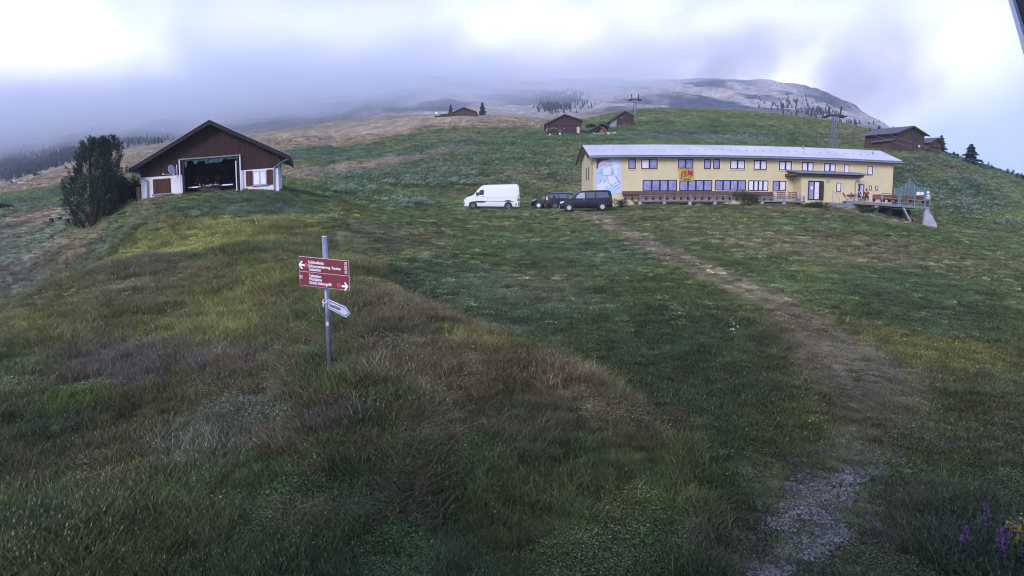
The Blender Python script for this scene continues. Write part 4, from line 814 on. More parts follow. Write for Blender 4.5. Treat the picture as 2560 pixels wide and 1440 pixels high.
    for i in range(3): line([(.62+.12*i, .78+.045*i), (.84+.06*i, .66+.08*i)], .03)
    line([(.76, .48), (.97, .70)], .03); line([(.12, .24), (.2, .17), (.36, .16), (.42, .22)], .03); line([(.08, .72), (.18, .66), (.2, .56)]); line([(.45, .5), (.5, .66), (.66, .8)]); line([(.28, .48), (.52, .46), (.56, .5)]); line([(.58, .3), (.62, .24), (.72, .34), (.7, .46), (.62, .47), (.58, .38)], .02); line([(.6, .4), (.68, .34)], .015); line([(.6, .44), (.7, .38)], .015); line([(.48, .2), (.6, .16), (.74, .17)], .025); line([(.36, .62), (.3, .68), (.42, .60)]); line([(.82, .1), (.92, .08), (.94, .14), (.84, .15)], .02); line([(.02, .42), (.14, .40)])
    # timber seat running along the foot of the wall
    u0, z1 = F.uv(1557, 484, -.5); u1, _ = F.uv(1936, 486, -.5)
    s = MB(); s.longbox(u0, u1, -.52, -.1, z1-.10, z1, 20); s.longbox(u0, u1, -.2, -.1, z1-.02, z1+.28, 20); s.longbox(u0, u1, -.50, -.44, z1-.42, z1-.25, 20); o = B(s, 'wall_bench', 'brownwood')
    for i in range(22): x = u0+.3+(u1-u0-.6)*i/21; lg = MB(); lg.box(x-.05, x+.05, -.48, -.15, z1-.75, z1-.10); lg.build('leg', 'beam', o, xf=R)
    # entrance porch
    pd = 1.9; ul, vt = F.uv(2004, 440, -pd); ur, vt2 = F.uv(2146, 447, -pd); vt = max(vt, vt2); ud, _ = F.uv(1981, 440, 0)
    p = MB(); p.longbox(ul, ur, -pd, -.01, -1.0, vt, 8); B(p, 'porch', 'plaster')
    cr = MB(); cr.longbox(ul-1.0, ur+.3, -pd-.55, -.02, vt+.02, vt+.32, 10); B(cr, 'porch_beam', 'brownwood')
    pr = MB(); n = 42; xa, xb = ul-.9, ur+.55
    for i in range(n*2+1):
        x = xa+(xb-xa)*i/(n*2); rib = .06 if i % 2 else 0; pr.v += [(x, -pd-.75, vt+.36+rib), (x, -.02, vt+.75+rib), (x, -pd-.75, vt+.31), (x, -.02, vt+.70)]
    for i in range(n*2): k = 4*i; pr.f += [(k, k+4, k+5, k+1), (k+2, k+3, k+7, k+6), (k, k+2, k+6, k+4)]
    pr.f += [(0, 1, 3, 2), (8*n, 8*n+2, 8*n+3, 8*n+1)]; B(pr, 'porch_roof', 'gutter')
    gt = MB(); gt.longbox(xa, xb, -pd-.92, -pd-.78, vt+.24, vt+.35, 8); gt.path([(ur+.2, -pd-.85, vt+.25), (ur-.35, -pd-.1, vt-.45), (ur-.35, -pd-.1, .1)], .05); B(gt, 'porch_gutter', 'gutter')
    a0, b1 = F.uv(2020.8, 451.6, -pd); a1, b0 = F.uv(2056.7, 501, -pd); w3 = (a1-a0)/3
    d = MB(); d.box(a0, a1, -pd-.05, -pd-.005, b0, b1); do = B(d, 'entrance_door', 'darkframe')
    for k in (0, 1): g = MB(); g.box(a0+.1+k*w3*1.1, a0+w3*1.02+k*w3*1.1, -pd-.07, -pd-.055, b0+.12, b1-.15); g.build('pane', 'pane' if not k else 'curtain', do, xf=R)
    g = MB(); g.box(a1-w3*.72, a1-.08, -pd-.30, -pd-.055, b0+.05, b1-.12); g.build('open_leaf', 'beam', do, xf=R)
    g = MB(); g.box(a0+.28, a0+.5, -pd-.08, -pd-.072, b0+1.15, b0+1.5); g.build('notice', 'white', do, xf=R)
    window(2091, 2102, 456.4, 480, 1, 1, plane=-pd)
    cu, cv = F.uv(2069.8, 452.7, -pd); r = MB(); r.disc((cu, cv), .2, -pd-.06, -pd-.005, 18, .13); B(r, 'round_lamp', 'steel'); 
    tag(root, 'long yellow two-storey lodge with a pale corrugated roof and mural on its left end', 'building')
    BLOCK.append((tuple(F.O)[:2], tuple(F.ex)[:2], tuple(F.ey)[:2], -.3, LEN+.2, -2.3, D+.3))
    # banner hung from an upper window
    x0, v1 = F.uv(1698, 421.5, -.15); x1, v0 = F.uv(1733, 452, -.15); bo = empty('banner', F.world(x0, -.15, v1)); off = lambda u, w, v: F.world(u, w, v)-F.world(x0, -.15, v1); w, h = x1-x0, v1-v0
    q = MB(); n = 8
    for i in range(n+1):
        y = -.15-.03*math.sin(i*1.7); q.v += [(x0+w*i/n, y, v1), (x0+w*i/n+.06, y-.02, v0), (x0+w*i/n, y+.02, v1), (x0+w*i/n+.06, y, v0)]
    for i in range(n): k = 4*i; q.f += [(k, k+4, k+5, k+1), (k+2, k+3, k+7, k+6), (k+1, k+5, k+7, k+3), (k, k+2, k+6, k+4)]
    q.build('cloth', 'banner', bo, xf=off)
    ring = MB(); ring.disc((x0+w*.53, v1-h*.46), w*.33, -.205, -.20, 24, w*.30); ring.build('ring', 'bannerbrown', bo, xf=off)
    for ch, ox, oy, mm, sz in (('J', .10, .70, 'bannerbrown', .62), ('S', .31, .64, 'bannered', .62), ('M', .55, .58, 'bannered', .66)):
        text_mesh(ch, h*sz, 'letter', mm, bo, lambda x, y, ox=ox, oy=oy: off(x0+w*ox+x+y*.03, -.215, v1-h*oy+y), .95)
    text_mesh('Marche-Weite', h*.13, 'caption', 'black', bo, lambda x, y: off(x0+w*.28+x, -.215, v0+h*.06+y), .75) if 0 else None
    c = MB(); c.box(x0+w*.28, x0+w*.80, -.212, -.206, v0+h*.06, v0+h*.11); c.build('caption_line', 'black', bo, xf=off)
    tag(bo, 'yellow banner lettered JSM in red hanging below an upper window of the yellow lodge', 'banner')
    return F, LEN, D
LF, LLEN, LD = lodge()

def front_deck():
    F = LF
    def rail_run(name, xs, ytop, ybot, w0, label, seats=False, floor=True, xpost=None):
        root = empty(name, F.world(F.uv(xs[0], ybot, w0)[0], w0, F.uv(xs[0], ybot, w0)[1])); R = lambda u, w, v: F.world(u, w, v)-root.location
        u0, z0 = F.uv(xs[0], ybot, w0); u1, z1 = F.uv(xs[-1], ybot, w0); t0 = F.uv(xs[0], ytop, w0)[1]
        fl = MB(); fl.longbox(u0, u1, w0, -.25 if floor else w0+.15, z0-.16, z0, 14); fl.build('deck_floor', 'greywood', root, xf=R)
        r = MB(); r.longbox(u0, u1, w0-.03, w0+.03, t0-.09, t0, 14); r.build('handrail', 'greywood', root, xf=R)
        if seats: r = MB(); r.longbox(u0, u1, w0-.02, w0+.02, z0+(t0-z0)*.42, z0+(t0-z0)*.42+.08, 14); r.build('mid_rail', 'greywood', root, xf=R)
        for px in (xpost or xs):
            u = F.uv(px, ybot, w0)[0]; p = MB(); p.box(u-.05, u+.05, w0-.05, w0+.04, z0-.3, t0+.01); p.build('post', 'greywood', root, xf=R)
            f = MB(); f.box(u-.14, u+.14, w0-.1, w0+.3, z0-1.0, z0-.17); f.build('footing', 'concrete', root, xf=R)
        return tag(root, label, 'deck')
    rail_run('wooden_deck', [1597, 1830], 487, 501, -2.6, 'long low grey deck with railing left of the tall bush at the lodge', xpost=[1600, 1661, 1725, 1788, 1828])
    rail_run('wooden_deck', [1904, 2012], 489, 501, -2.7, 'grey deck with railing that carries the stacked folding furniture', seats=True, xpost=[1906, 1960, 2010])
    # stack of folded chairs leaning in a row
    w0 = -2.0; u0, z0 = F.uv(1934, 500, w0); G = 'folded wooden chairs stacked on the deck'
    for i in range(9):
        u, v = F.uv(1936+i*7.2, 500.5, w0); b = F.world(u, w0, v); ch = empty('folded_chair', b, math.radians(4)); h = .98 if i < 8 else .75
        for x in (0, .24): m = MB(); m.tube((x, 0, 0), (x+.03, .12, h), .024, 5); m.build('leg', 'pale' if i % 3 == 0 else 'brownwood', ch)
        m = MB()
        for k in range(4): m.box(.0, .27, .02+.02*k, .045+.02*k, .22+k*.19, .33+k*.19)
        m.build('slats', 'pale' if i % 4 == 0 else 'redwood', ch)
        names = ['leftmost', 'second', 'third', 'fourth', 'middle', 'sixth', 'seventh', 'eighth', 'rightmost, shorter']
        tag(ch, 'folded wooden chair, %s of the row of nine stacked on the deck' % names[i], 'chair', G)
    # steps handrail by the porch
    u, v = F.uv(2081, 503, -2.9); o = F.world(u, -2.9, v); hr = empty('step_handrail', o); m = MB(); m.path([(0, 0, -.2), (0, 0, 1.05), (.06, 0, 1.09), (.72, -.1, .3), (.72, -.1, -.25)], .022, 6); m.build('rail_tube', 'steel', hr); tag(hr, 'bent steel handrail beside the steps to the right of the porch door', 'handrail')
    st = empty('steps', F.world(F.uv(2075, 507, -2.4)[0], -2.4, F.uv(2075, 507, -2.4)[1])); q = st.location
    for k in range(3):
        m = MB(); a, z = F.uv(2068, 506, -2.4); b, _ = F.uv(2124, 506, -2.4); m.longbox(a, b, -2.9-k*.32, -2.0, z-.35-.15*k, z-.02-.15*k, 5); m.build('step', 'greywood', st, xf=lambda u, w, v: F.world(u, w, v)-q)
    tag(st, 'low grey wooden steps between the two decks of the yellow lodge', 'steps')
front_deck()

def terrace():
    F = LF; w0 = -2.7
    A, z0 = F.uv(2116, 502, w0); B_, z1 = F.uv(2325, 516.5, w0); zb = min(z0, z1); root = empty('terrace_deck', F.world(A, w0, z0)); q = root.location.copy(); R = lambda u, w, v: F.world(u, w, v)-q
    k = (z1-z0)/(B_-A); Z = lambda u: z0+k*(u-A)
    def ramp(m, u0, u1, w_0, w_1, a, b, n=8):
        vs = []
        for i in range(n+1): u = u0+(u1-u0)*i/n; vs += [(u, w_0, Z(u)+a), (u, w_1, Z(u)+a), (u, w_1, Z(u)+b), (u, w_0, Z(u)+b)]
        fs = [(0, 1, 2, 3), (4*n+3, 4*n+2, 4*n+1, 4*n)]
        for i in range(n):
            for j in range(4): fs.append((4*i+j, 4*i+4+j, 4*i+4+(j+1) % 4, 4*i+(j+1) % 4))
        m.add(vs, fs)
    m = MB(); ramp(m, A, B_, w0, 1.5, -.14, 0); m.build('floor', 'greywood', root, xf=R)
    m = MB(); ramp(m, A, B_, w0-.05, w0-.004, -.30, -.06); m.build('edge_beam', 'greywood', root, xf=R)
    uh = F.uv(2204, 500, w0)[0]; RH = 1.12
    for nm, a, b, u0 in (('handrail', RH-.07, RH, uh), ('mid_rail', RH*.52, RH*.52+.07, F.uv(2180, 500, w0)[0]), ('mid_rail', .2, .27, F.uv(2240, 500, w0)[0])):
        m = MB(); ramp(m, u0, B_, w0-.03, w0+.02, a, b); m.build(nm, 'greywood', root, xf=R)
    for px in (2118, 2205, 2246, 2251, 2286, 2312):
        u = F.uv(px, 500, w0)[0]; h = RH if px > 2200 else .3; m = MB(); m.box(u-.05, u+.05, w0-.08, w0-.035, Z(u)-.25, Z(u)+h); m.build('post', 'steel', root, xf=R)
    u = F.uv(2192, 510, w0)[0]; m = MB(); m.box(u-.22, u+.22, w0+.05, w0+.5, Z(u)-1.6, Z(u)-.16); m.build('support_pillar', 'concrete', root, xf=R)
    tag(root, 'grey wooden terrace with railing at the right end of the yellow lodge', 'terrace')
    # concrete store below
    cs = empty('concrete_store', F.world(*[*(F.uv(2262, 560, w0)[0], w0), F.uv(2262, 560, w0)[1]])); q2 = cs.location.copy(); R2 = lambda u, w, v: F.world(u, w, v)-q2
    ul = F.uv(2264, 540, w0)[0]; ur = F.uv(2314, 540, w0)[0]; zl = F.uv(2290, 566, w0)[1]; zt = Z(ur)-.32
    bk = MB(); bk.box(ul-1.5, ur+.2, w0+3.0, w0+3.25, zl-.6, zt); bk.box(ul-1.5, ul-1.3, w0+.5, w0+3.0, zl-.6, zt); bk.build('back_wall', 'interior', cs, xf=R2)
    dr = MB(); u = F.uv(2300, 545, w0)[0]; dr.box(u-.25, u+.45, w0+2.9, w0+2.98, zl-.3, zt-.1); dr.build('brown_door', 'redwood', cs, xf=R2)
    sl = MB(); p0 = F.uv(2256, 514, w0); p1 = F.uv(2283, 559, w0); sl.add([(p0[0]-.05, w0, p0[1]), (p0[0]+.12, w0, p0[1]), (p1[0]+.12, w0, p1[1]-.3), (p1[0]-.05, w0, p1[1]-.3), (p0[0]-.05, w0+.25, p0[1]), (p0[0]+.12, w0+.25, p0[1]), (p1[0]+.12, w0+.25, p1[1]-.3), (p1[0]-.05, w0+.25, p1[1]-.3)], [(0, 1, 2, 3), (4, 7, 6, 5), (0, 4, 5, 1), (1, 5, 6, 2), (2, 6, 7, 3), (3, 7, 4, 0)]); sl.build('slanted_edge', 'concrete', cs, xf=R2)
    wg = MB(); P = [F.uv(x, y, w0) for x, y in ((2314, 518), (2321, 519), (2325, 530), (2343, 562), (2342, 572), (2308, 572), (2312, 545))]; wg.prism(P, w0, w0+.3); wg.build('wing_wall', 'concrete', cs, xf=R2)
    tag(cs, 'open concrete store with a slanting side wall under the terrace', 'store')
    u, v = F.uv(2281, 551, w0+.6); hw = MB(); 
    ho = empty('hose_reel', F.world(u, w0+.6, v)); rr = MB(); rr.disc((0, 0), .30, -.05, .05, 18, .22); rr.build('ring', 'orange', ho); rr = MB(); rr.disc((0, 0), .1, -.08, .08, 10); rr.build('hub', 'trimblack', ho); tag(ho, 'orange ring-shaped hose reel inside the concrete store', 'hose reel')
    pp = MB(); u = F.uv(2326, 500, w0-.1)[0]; z = F.uv(2326, 531, w0)[1]; pp.tube((u, w0-.1, z-.2), (u, w0-.1, Z(u)+1.75), .03, 6); po = pp.build('tall_pole', 'steel', None, xf=F.world); tag(po, 'thin tall steel pole at the outer corner of the terrace', 'pole')
    # wind screen fence of green-tinted panels
    ws = empty('wind_screen', F.world(F.uv(2236, 487, -.2)[0], -.2, F.uv(2236, 487, -.2)[1])); q3 = ws.location.copy(); R3 = lambda u, w, v: F.world(u, w, v)-q3
    T = [(2236, 470), (2253, 466), (2263, 459), (2273.5, 446), (2286, 461), (2298, 470), (2311, 469.5), (2322, 470)]; ww = -.2; bot = 492
    U = [F.uv(x, y, ww) for x, y in T]; Bt = [F.uv(x, bot+ (x-2236)*.07, ww)[1] for x, y in T]
    for i, (u, v) in enumerate(U): m = MB(); m.box(u-.035, u+.035, ww-.03, ww+.03, Bt[i]-.3, v+.03); m.build('post', 'steel', ws, xf=R3)
    for i in range(len(U)-1):
        m = MB(); m.prism([(U[i][0]+.04, Bt[i]), (U[i+1][0]-.04, Bt[i+1]), (U[i+1][0]-.04, U[i+1][1]-.02), (U[i][0]+.04, U[i][1]-.02)], ww-.008, ww+.008); m.build('panel', 'screen', ws, xf=R3)
        if i >= 3: m = MB(); m.tube((U[i][0], ww, U[i][1]), (U[i+1][0], ww, U[i+1][1]), .025, 5); m.build('top_rail', 'steel', ws, xf=R3)
    tag(ws, 'green-tinted glass wind screen with stepped top rail on the terrace', 'wind screen')
    # red bench backs and folded furniture
    def place(px, py, w): u, v = F.uv(px, py, w); return F.world(u, w, v)
    G = 'red benches on the terrace'
    for i, (x0, x1, yt, yb, lab) in enumerate([(2182, 2203, 486, 505, 'red high-backed bench, left one on the terrace behind the railing start'), (2206, 2221, 487, 506, 'narrow red high-backed bench in the middle of the terrace railing'), (2222, 2240, 487, 507, 'wide red high-backed bench right of the narrow one on the terrace')]):
        w = -1.9; a, v1 = F.uv(x0, yt, w); b, v0 = F.uv(x1, yb, w); o = empty('red_bench', F.world(a, w, v0), math.radians(4)); W, H = b-a, v1-v0
        m = MB()
        for k in range(6): m.box(0, W, 0, .04, H*(.3+.7*k/6), H*(.3+.7*(k+.92)/6))
        m.build('backrest', 'redwood', o); m = MB(); m.box(0, W, -.42, -.002, H*.34, H*.38); m.build('seat', 'redwood', o)
        for x in (.03, W-.09): m = MB(); m.box(x, x+.06, -.40, .035, 0, H*.3); m.build('leg', 'beam', o)
        tag(o, lab, 'bench', G)
    for i, (x, lab) in enumerate([(2262, 'brown slatted bench behind the railing left of the white boards'), (2294, 'brown slatted bench behind the railing below the white boards')]):
        b = place(x, 508, -1.9); o = empty('slatted_bench', b, math.radians(4)); m = MB()
        for k in range(4): m.box(-.6, .6, 0, .035, .35+k*.14, .45+k*.14)
        m.build('backrest', 'redwood', o); m = MB(); m.box(-.6, .6, -.4, -.002, .32, .36); m.build('seat', 'redwood', o)
        for sx in (-.55, .5): m = MB(); m.box(sx, sx+.06, -.38, .03, -.05, .315); m.build('leg', 'beam', o)
        tag(o, lab, 'bench', 'slatted benches on the terrace')
    for i, (x, lab) in enumerate([(2295, 'left one of two small white notice boards on the terrace'), (2304.5, 'right one of two small white notice boards on the terrace')]):
        b = place(x, 489, -1.0); o = empty('notice_board', b, math.radians(4)); m = MB(); m.box(-.18, .18, -.02, .02, .05, .42); m.build('panel', 'white', o); m = MB(); m.box(-.16, .16, -.03, .03, -.35, .03); m.build('stand', 'trimblack', o); tag(o, lab, 'board', 'white notice boards')
    # white figure at the corner
    b = place(2319, 516, -2.2); o = empty('white_statue', b); m = MB(); m.tube((0, 0, -.05), (-.05, 0, .75), .10, 8, .13); m.build('base', 'trimblack', o)
    m = MB(); m.ball((0, 0, 1.0), .22, 12, 8, 1.45); m.ball((-.04, 0, 1.52), .155, 12, 8, 1.1); m.tube((.12, -.05, 1.15), (.2, -.12, .78), .06, 8, .05); m.build('figure', 'whitecloth', o, smooth=True); tag(o, 'white rounded statue figure standing at the terrace corner', 'statue')
    # deck chairs and table by the terrace door
    G = 'red deck chairs on the terrace'
    for i, (px, lab) in enumerate([(2114, 'red canvas deck chair left of the table on the terrace'), (2134, 'red canvas deck chair in the middle behind the terrace table'), (2152, 'red canvas deck chair right of the terrace table')]):
        b = place(px, 502, -2.2); o = empty('deck_chair', b, math.radians(4)); m = MB(); m.tube((-.28, 0, .0), (.2, 0, .5), .018, 5); m.tube((.28, 0, 0), (-.24, 0, .92), .018, 5); m.tube((-.28, .45, .0), (.2, .45, .5), .018, 5); m.tube((.28, .45, 0), (-.24, .45, .92), .018, 5); m.build('frame', 'postw', o)
        m = MB(); m.add([(-.26, 0, .9), (-.26, .45, .9), (-.02, .45, .50), (-.02, 0, .50), (.22, .45, .42), (.22, 0, .42), (-.24, 0, .92), (-.24, .45, .92), (0, .45, .52), (0, 0, .52), (.22, .45, .44), (.22, 0, .44)], [(0, 1, 2, 3), (3, 2, 4, 5), (6, 9, 8, 7), (9, 11, 10, 8), (0, 6, 7, 1), (5, 4, 10, 11), (0, 3, 9, 6), (3, 5, 11, 9), (1, 7, 8, 2), (2, 8, 10, 4)]); m.build('canvas', 'redcloth', o); tag(o, lab, 'deck chair', G)
    b = place(2124, 502.5, -2.45); o = empty('folding_table', b, math.radians(4)); m = MB(); m.box(-.1, .95, 0, .6, .68, .72); m.build('tabletop', 'greywood', o)
    for y in (.06, .54): m = MB(); m.tube((0, y, 0), (.8, y, .67), .02, 5); m.tube((.8, y, 0), (.0, y, .67), .02, 5); m.build('leg', 'steel', o)
    tag(o, 'grey folding table with crossed legs beside the red deck chairs', 'table')
    for px, w, ml, lab, coat in ((2146, -1.5, 1, 'person in a dark blue jacket sitting among the red deck chairs by the terrace door', 'bluecloth'), (2165, -1.6, -1, 'dark-haired person in maroon sitting right of the terrace door', 'maroon')):
        person(place(px, 503, w), ml, lab, coat)
def person(b, face, lab, coat):
    """a seated figure, one continuous body; hair and jacket are its children"""
    o = empty('person', b, math.radians(20*face)); b2 = empty('stool', b, math.radians(20*face))
    m = MB(); m.box(-.22, .22, -.2, .2, .40, .44); m.build('seat', 'brownwood', b2)
    for x in (-.19, .17):
        for y in (-.18, .16): m = MB(); m.box(x, x+.03, y, y+.03, 0, .399); m.build('leg', 'brownwood', b2)
    tag(b2, 'plain stool under the person in %s' % ('dark blue' if coat == 'bluecloth' else 'maroon'), 'stool', 'stools on the terrace')
    V = [(0, 0, .53), (0, .02, .75), (0, .0, 1.0), (0, -.02, 1.10), (0, -.04, 1.22), (-.10, 0, .53), (-.13, -.42, .52), (-.13, -.44, .08), (-.13, -.56, .04), (.10, 0, .53), (.13, -.42, .52), (.13, -.42, .08), (.13, -.54, .04), (-.19, 0, 1.0), (-.25, -.12, .74), (-.12, -.36, .66), (.19, 0, 1.0), (.25, -.12, .74), (.12, -.36, .66)]
    E = [(0, 1), (1, 2), (2, 3), (3, 4), (0, 5), (5, 6), (6, 7), (7, 8), (0, 9), (9, 10), (10, 11), (11, 12), (2, 13), (13, 14), (14, 15), (2, 16), (16, 17), (17, 18)]
    Rr = [.15, .14, .14, .06, .10, .10, .07, .05, .04, .10, .07, .05, .04, .07, .05, .035, .07, .05, .035]
    def skin(name, idx, extra, mt):
        me = bpy.data.meshes.new(name); mp = {j: i for i, j in enumerate(idx)}; me.from_pydata([V[j] for j in idx], [(mp[a], mp[c]) for a, c in E if a in mp and c in mp], []); ob = bpy.data.objects.new(name, me); COL.objects.link(ob); ob.parent = o
        ob.modifiers.new('skin', 'SKIN'); s = ob.modifiers.new('sub', 'SUBSURF'); s.levels = s.render_levels = 1
        for i, j in enumerate(idx): me.skin_vertices[0].data[i].radius = (Rr[j]+extra,)*2
        me.skin_vertices[0].data[0].use_root = True; me.materials.append(MT[mt]); return ob
    skin('body', list(range(19)), 0, 'skin'); skin('jacket', [0, 1, 2, 13, 14, 16, 17], .018, coat); skin('trousers', [0, 5, 6, 7, 9, 10, 11], .012, 'trimblack')
    h = MB(); h.ball((0, -.02, 1.27), .105, 10, 7, 1.15); h.ball((0, .05, 1.2), .09, 8, 6, 1.3); h.build('hair', 'hair', o, smooth=True); tag(o, lab, 'person')
terrace()

# ------------------------------------------------------------ the brown and white gabled house at left
def gable_house():
    Y = 55.0; O = at(355, 509, Y); F = Frame(O, math.radians(5), .083, 0, math.radians(12)); R = F.rel; root = empty('gabled_house', F.O)
    B = lambda mb, n, m, par=None, **k: mb.build(n, m, par or root, xf=R, **k)
    UV = lambda x, y, w=0: F.uv(x, y, w)
    W = UV(696, 450)[0]; D = 8.5; zb = -1.8; zw = (UV(355, 445)[1]+UV(696, 417.5)[1])/2
    rid = UV(527.5, 304); ur, zr = rid; eL = UV(330, 424); eR = UV(728.8, 392.5); eLz, eRz = eL[1], eR[1]
    oL, ot = UV(453.7, 397.5); oR, ot2 = UV(597.5, 385); ot = (ot+ot2)/2; zf = UV(525, 500)[1]
    # walls: left block, right block, back room behind the opening
    def ztop(u): return zr+(eLz-zr)*(ur-u)/(ur-eL[0]) if u < ur else zr+(eRz-zr)*(u-ur)/(eR[0]-ur)
    m = MB(); m.box(0, oL, 0, .3, zb, zw); m.box(0, .3, .3, D, zb, ztop(0)-.25); B(m, 'lower_wall', 'plaster_white')
    m = MB(); m.box(oR, W, 0, .3, zb, zw); m.box(W-.3, W, .3, D, zb, ztop(W)-.25); B(m, 'lower_wall', 'plaster_white')
    m = MB(); m.box(.3, W-.3, D-.3, D, zb, min(ztop(0), ztop(W))-.3); B(m, 'back_wall', 'plaster_white')
    t = .18
    for poly in ([(0, zw), (oL, zw), (oL, ztop(oL)-t), (0, ztop(0)-t)], [(oR, zw), (W, zw), (W, ztop(W)-t), (oR, ztop(oR)-t)], [(oL, ot), (oR, ot), (oR, ztop(oR)-t), (ur, zr-t), (oL, ztop(oL)-t)]):
        m = MB(); m.prism(poly, -.04, .18); B(m, 'board_cladding', 'darkwood')
    m = MB(); m.prism([(0, ztop(0)-t), (0, zw), (W, zw), (W, ztop(W)-t), (ur, zr-t)], D-.28, D-.02); B(m, 'board_cladding', 'darkwood')
    # recess behind the opening
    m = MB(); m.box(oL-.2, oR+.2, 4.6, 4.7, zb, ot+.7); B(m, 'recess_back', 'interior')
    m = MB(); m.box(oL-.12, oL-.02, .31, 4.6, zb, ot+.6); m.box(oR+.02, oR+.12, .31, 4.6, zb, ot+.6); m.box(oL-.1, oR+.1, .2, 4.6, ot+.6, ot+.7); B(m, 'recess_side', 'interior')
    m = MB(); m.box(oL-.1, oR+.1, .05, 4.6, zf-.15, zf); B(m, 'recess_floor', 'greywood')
    m = MB(); m.box(oL+.0, oL+.16, -.03, .2, zf, ot); B(m, 'door_jamb', 'beam'); m = MB(); m.box(oR-.16, oR, -.03, .2, zf, ot); B(m, 'door_jamb', 'beam')
    # roof
    over = 1.0
    for s, (e, ez) in (('L', (eL[0], eLz)), ('R', (eR[0], eRz))):
        m = MB(); x0, x1 = (e, ur); 
        m.add([(x0, -over, ez-.12), (x1, -over, zr-.12), (x1, D+.5, zr-.12), (x0, D+.5, ez-.12), (x0, -over, ez), (x1, -over, zr), (x1, D+.5, zr), (x0, D+.5, ez)], [(0, 1, 2, 3), (4, 7, 6, 5), (0, 4, 5, 1), (1, 5, 6, 2), (2, 6, 7, 3), (3, 7, 4, 0)]); B(m, 'roof', 'barnroof')
        m = MB(); m.add([(x0, -over-.06, ez-.36), (x1, -over-.06, zr-.36), (x1, -over-.005, zr-.36), (x0, -over-.005, ez-.36), (x0, -over-.06, ez-.03), (x1, -over-.06, zr-.03), (x1, -over-.005, zr-.03), (x0, -over-.005, ez-.03)], [(0, 1, 2, 3), (4, 7, 6, 5), (0, 4, 5, 1), (1, 5, 6, 2), (2, 6, 7, 3), (3, 7, 4, 0)]); B(m, 'barge_board', 'soffit')
        m = MB(); m.add([(x0, -over-.09, ez-.0), (x1, -over-.09, zr-.0), (x1, -over, zr-.02), (x0, -over, ez-.02), (x0, -over-.09, ez+.03), (x1, -over-.09, zr+.03), (x1, -over, zr+.03), (x0, -over, ez+.03)], [(0, 1, 2, 3), (4, 7, 6, 5), (0, 4, 5, 1), (1, 5, 6, 2), (2, 6, 7, 3), (3, 7, 4, 0)]); B(m, 'verge_flashing', 'gutter')
    for u in (ur, (eL[0]+ur)/2-.6, (eR[0]+ur)/2+.6, 1.0, W-1.0):
        z = ztop(u)-.36; m = MB(); m.box(u-.09, u+.09, -over+.05, -.05, z-.05, z+.16); B(m, 'purlin', 'beam')
    for x, sgn in ((eL[0], 1), (eR[0], -1)):
        z = (eLz if sgn == 1 else eRz); m = MB(); m.tube((x, -over, z-.14), (x, D+.4, z-.14), .08, 8); B(m, 'gutter', 'gutter')
    m = MB(); q = UV(330, 436, -over); q1 = UV(369, 452); q2 = UV(370, 505); m.path([(q[0]-.1, -over, eLz-.15), (q[0]+.05, -over*.8, q[1]), (q1[0], -.12, q1[1]), (q2[0], -.12, q2[1]-.4)], .055, 7); B(m, 'downpipe', 'gutter')
    m = MB(); q1 = UV(685, 419); q2 = UV(685, 474); m.path([(eR[0]-.05, -over, eRz-.15), (q1[0]+.6, -over*.5, q1[1]+.35), (q1[0], -.12, q1[1]), (q2[0], -.12, q2[1]-.4)], .055, 7); B(m, 'downpipe', 'gutter')
    # closed shutters, left
    x0, z1 = UV(384, 449); x1, z0 = UV(426, 483); z1 = (UV(384, 450)[1]+UV(426, 446)[1])/2; z0 = (UV(384, 486)[1]+UV(426, 481)[1])/2
    wi = MB(); wi.box(x0-.06, x1+.06, -.03, -.005, z0, z1+.04); wo = B(wi, 'window', 'beam')
    for a, b in ((x0, (x0+x1)/2-.01), ((x0+x1)/2+.01, x1)):
        m = MB(); m.box(a, b, -.075, -.035, z0+.02, z1); m.box(a+.03, b-.03, -.10, -.078, z0+.15, z0+.25); m.box(a+.03, b-.03, -.10, -.078, z1-.25, z1-.15); m.build('shutter', 'shutter', wo, xf=R)
    m = MB(); m.box(x0-.15, x1+.15, -.16, -.005, z0-.10, z0-.01); m.build('sill', 'stone', wo, xf=R)
    # open window, right
    x0 = UV(632.5, 445)[0]; x1 = UV(666, 445)[0]; z1 = UV(649, 427.5)[1]; z0 = UV(649, 462)[1]; xm = (x0+x1)/2
    wi = MB(); wi.box(x0, x1, -.05, -.005, z0, z0+.07); wi.box(x0, x1, -.05, -.005, z1-.07, z1); wi.box(x0, x0+.07, -.05, -.005, z0+.07, z1-.07); wi.box(x1-.07, x1, -.05, -.005, z0+.07, z1-.07); wi.box(xm-.05, xm+.05, -.055, -.006, z0+.07, z1-.07); wo = B(wi, 'window', 'steel')
    for a, b in ((x0+.07, xm-.05), (xm+.05, x1-.07)): m = MB(); m.box(a, b, -.03, -.008, z0+.07, z1-.07); m.build('pane', 'curtain', wo, xf=R)
    for pa, pb in ((615, 631), (667.5, 682)):
        a, b = UV(pa, 445)[0], UV(pb, 445)[0]; m = MB(); m.box(a, b, -.08, -.02, z0-.04, z1+.06); m.box(a+.03, b-.03, -.10, -.082, z0+.12, z0+.2); m.box(a+.03, b-.03, -.10, -.082, z1-.2, z1-.12); m.build('shutter', 'shutter', wo, xf=R)
    m = MB(); m.box(x0-.12, x1+.12, -.16, -.005, z0-.09, z0-.01); m.build('sill', 'stone', wo, xf=R)
    # pale poles framing the opening, torn green screen rolled above it
    for x, yt, yb, r in ((448, 398, 490, .055), (599.5, 385, 473, .055), (441.5, 412, 486, .03), (589.5, 402, 470, .05)):
        a, zt = UV(x, yt, -.25); _, zl = UV(x, yb, -.25); m = MB(); m.tube((a, -.25, zl-.5), (a, -.25, zt), r, 7); B(m, 'pole', 'postw')
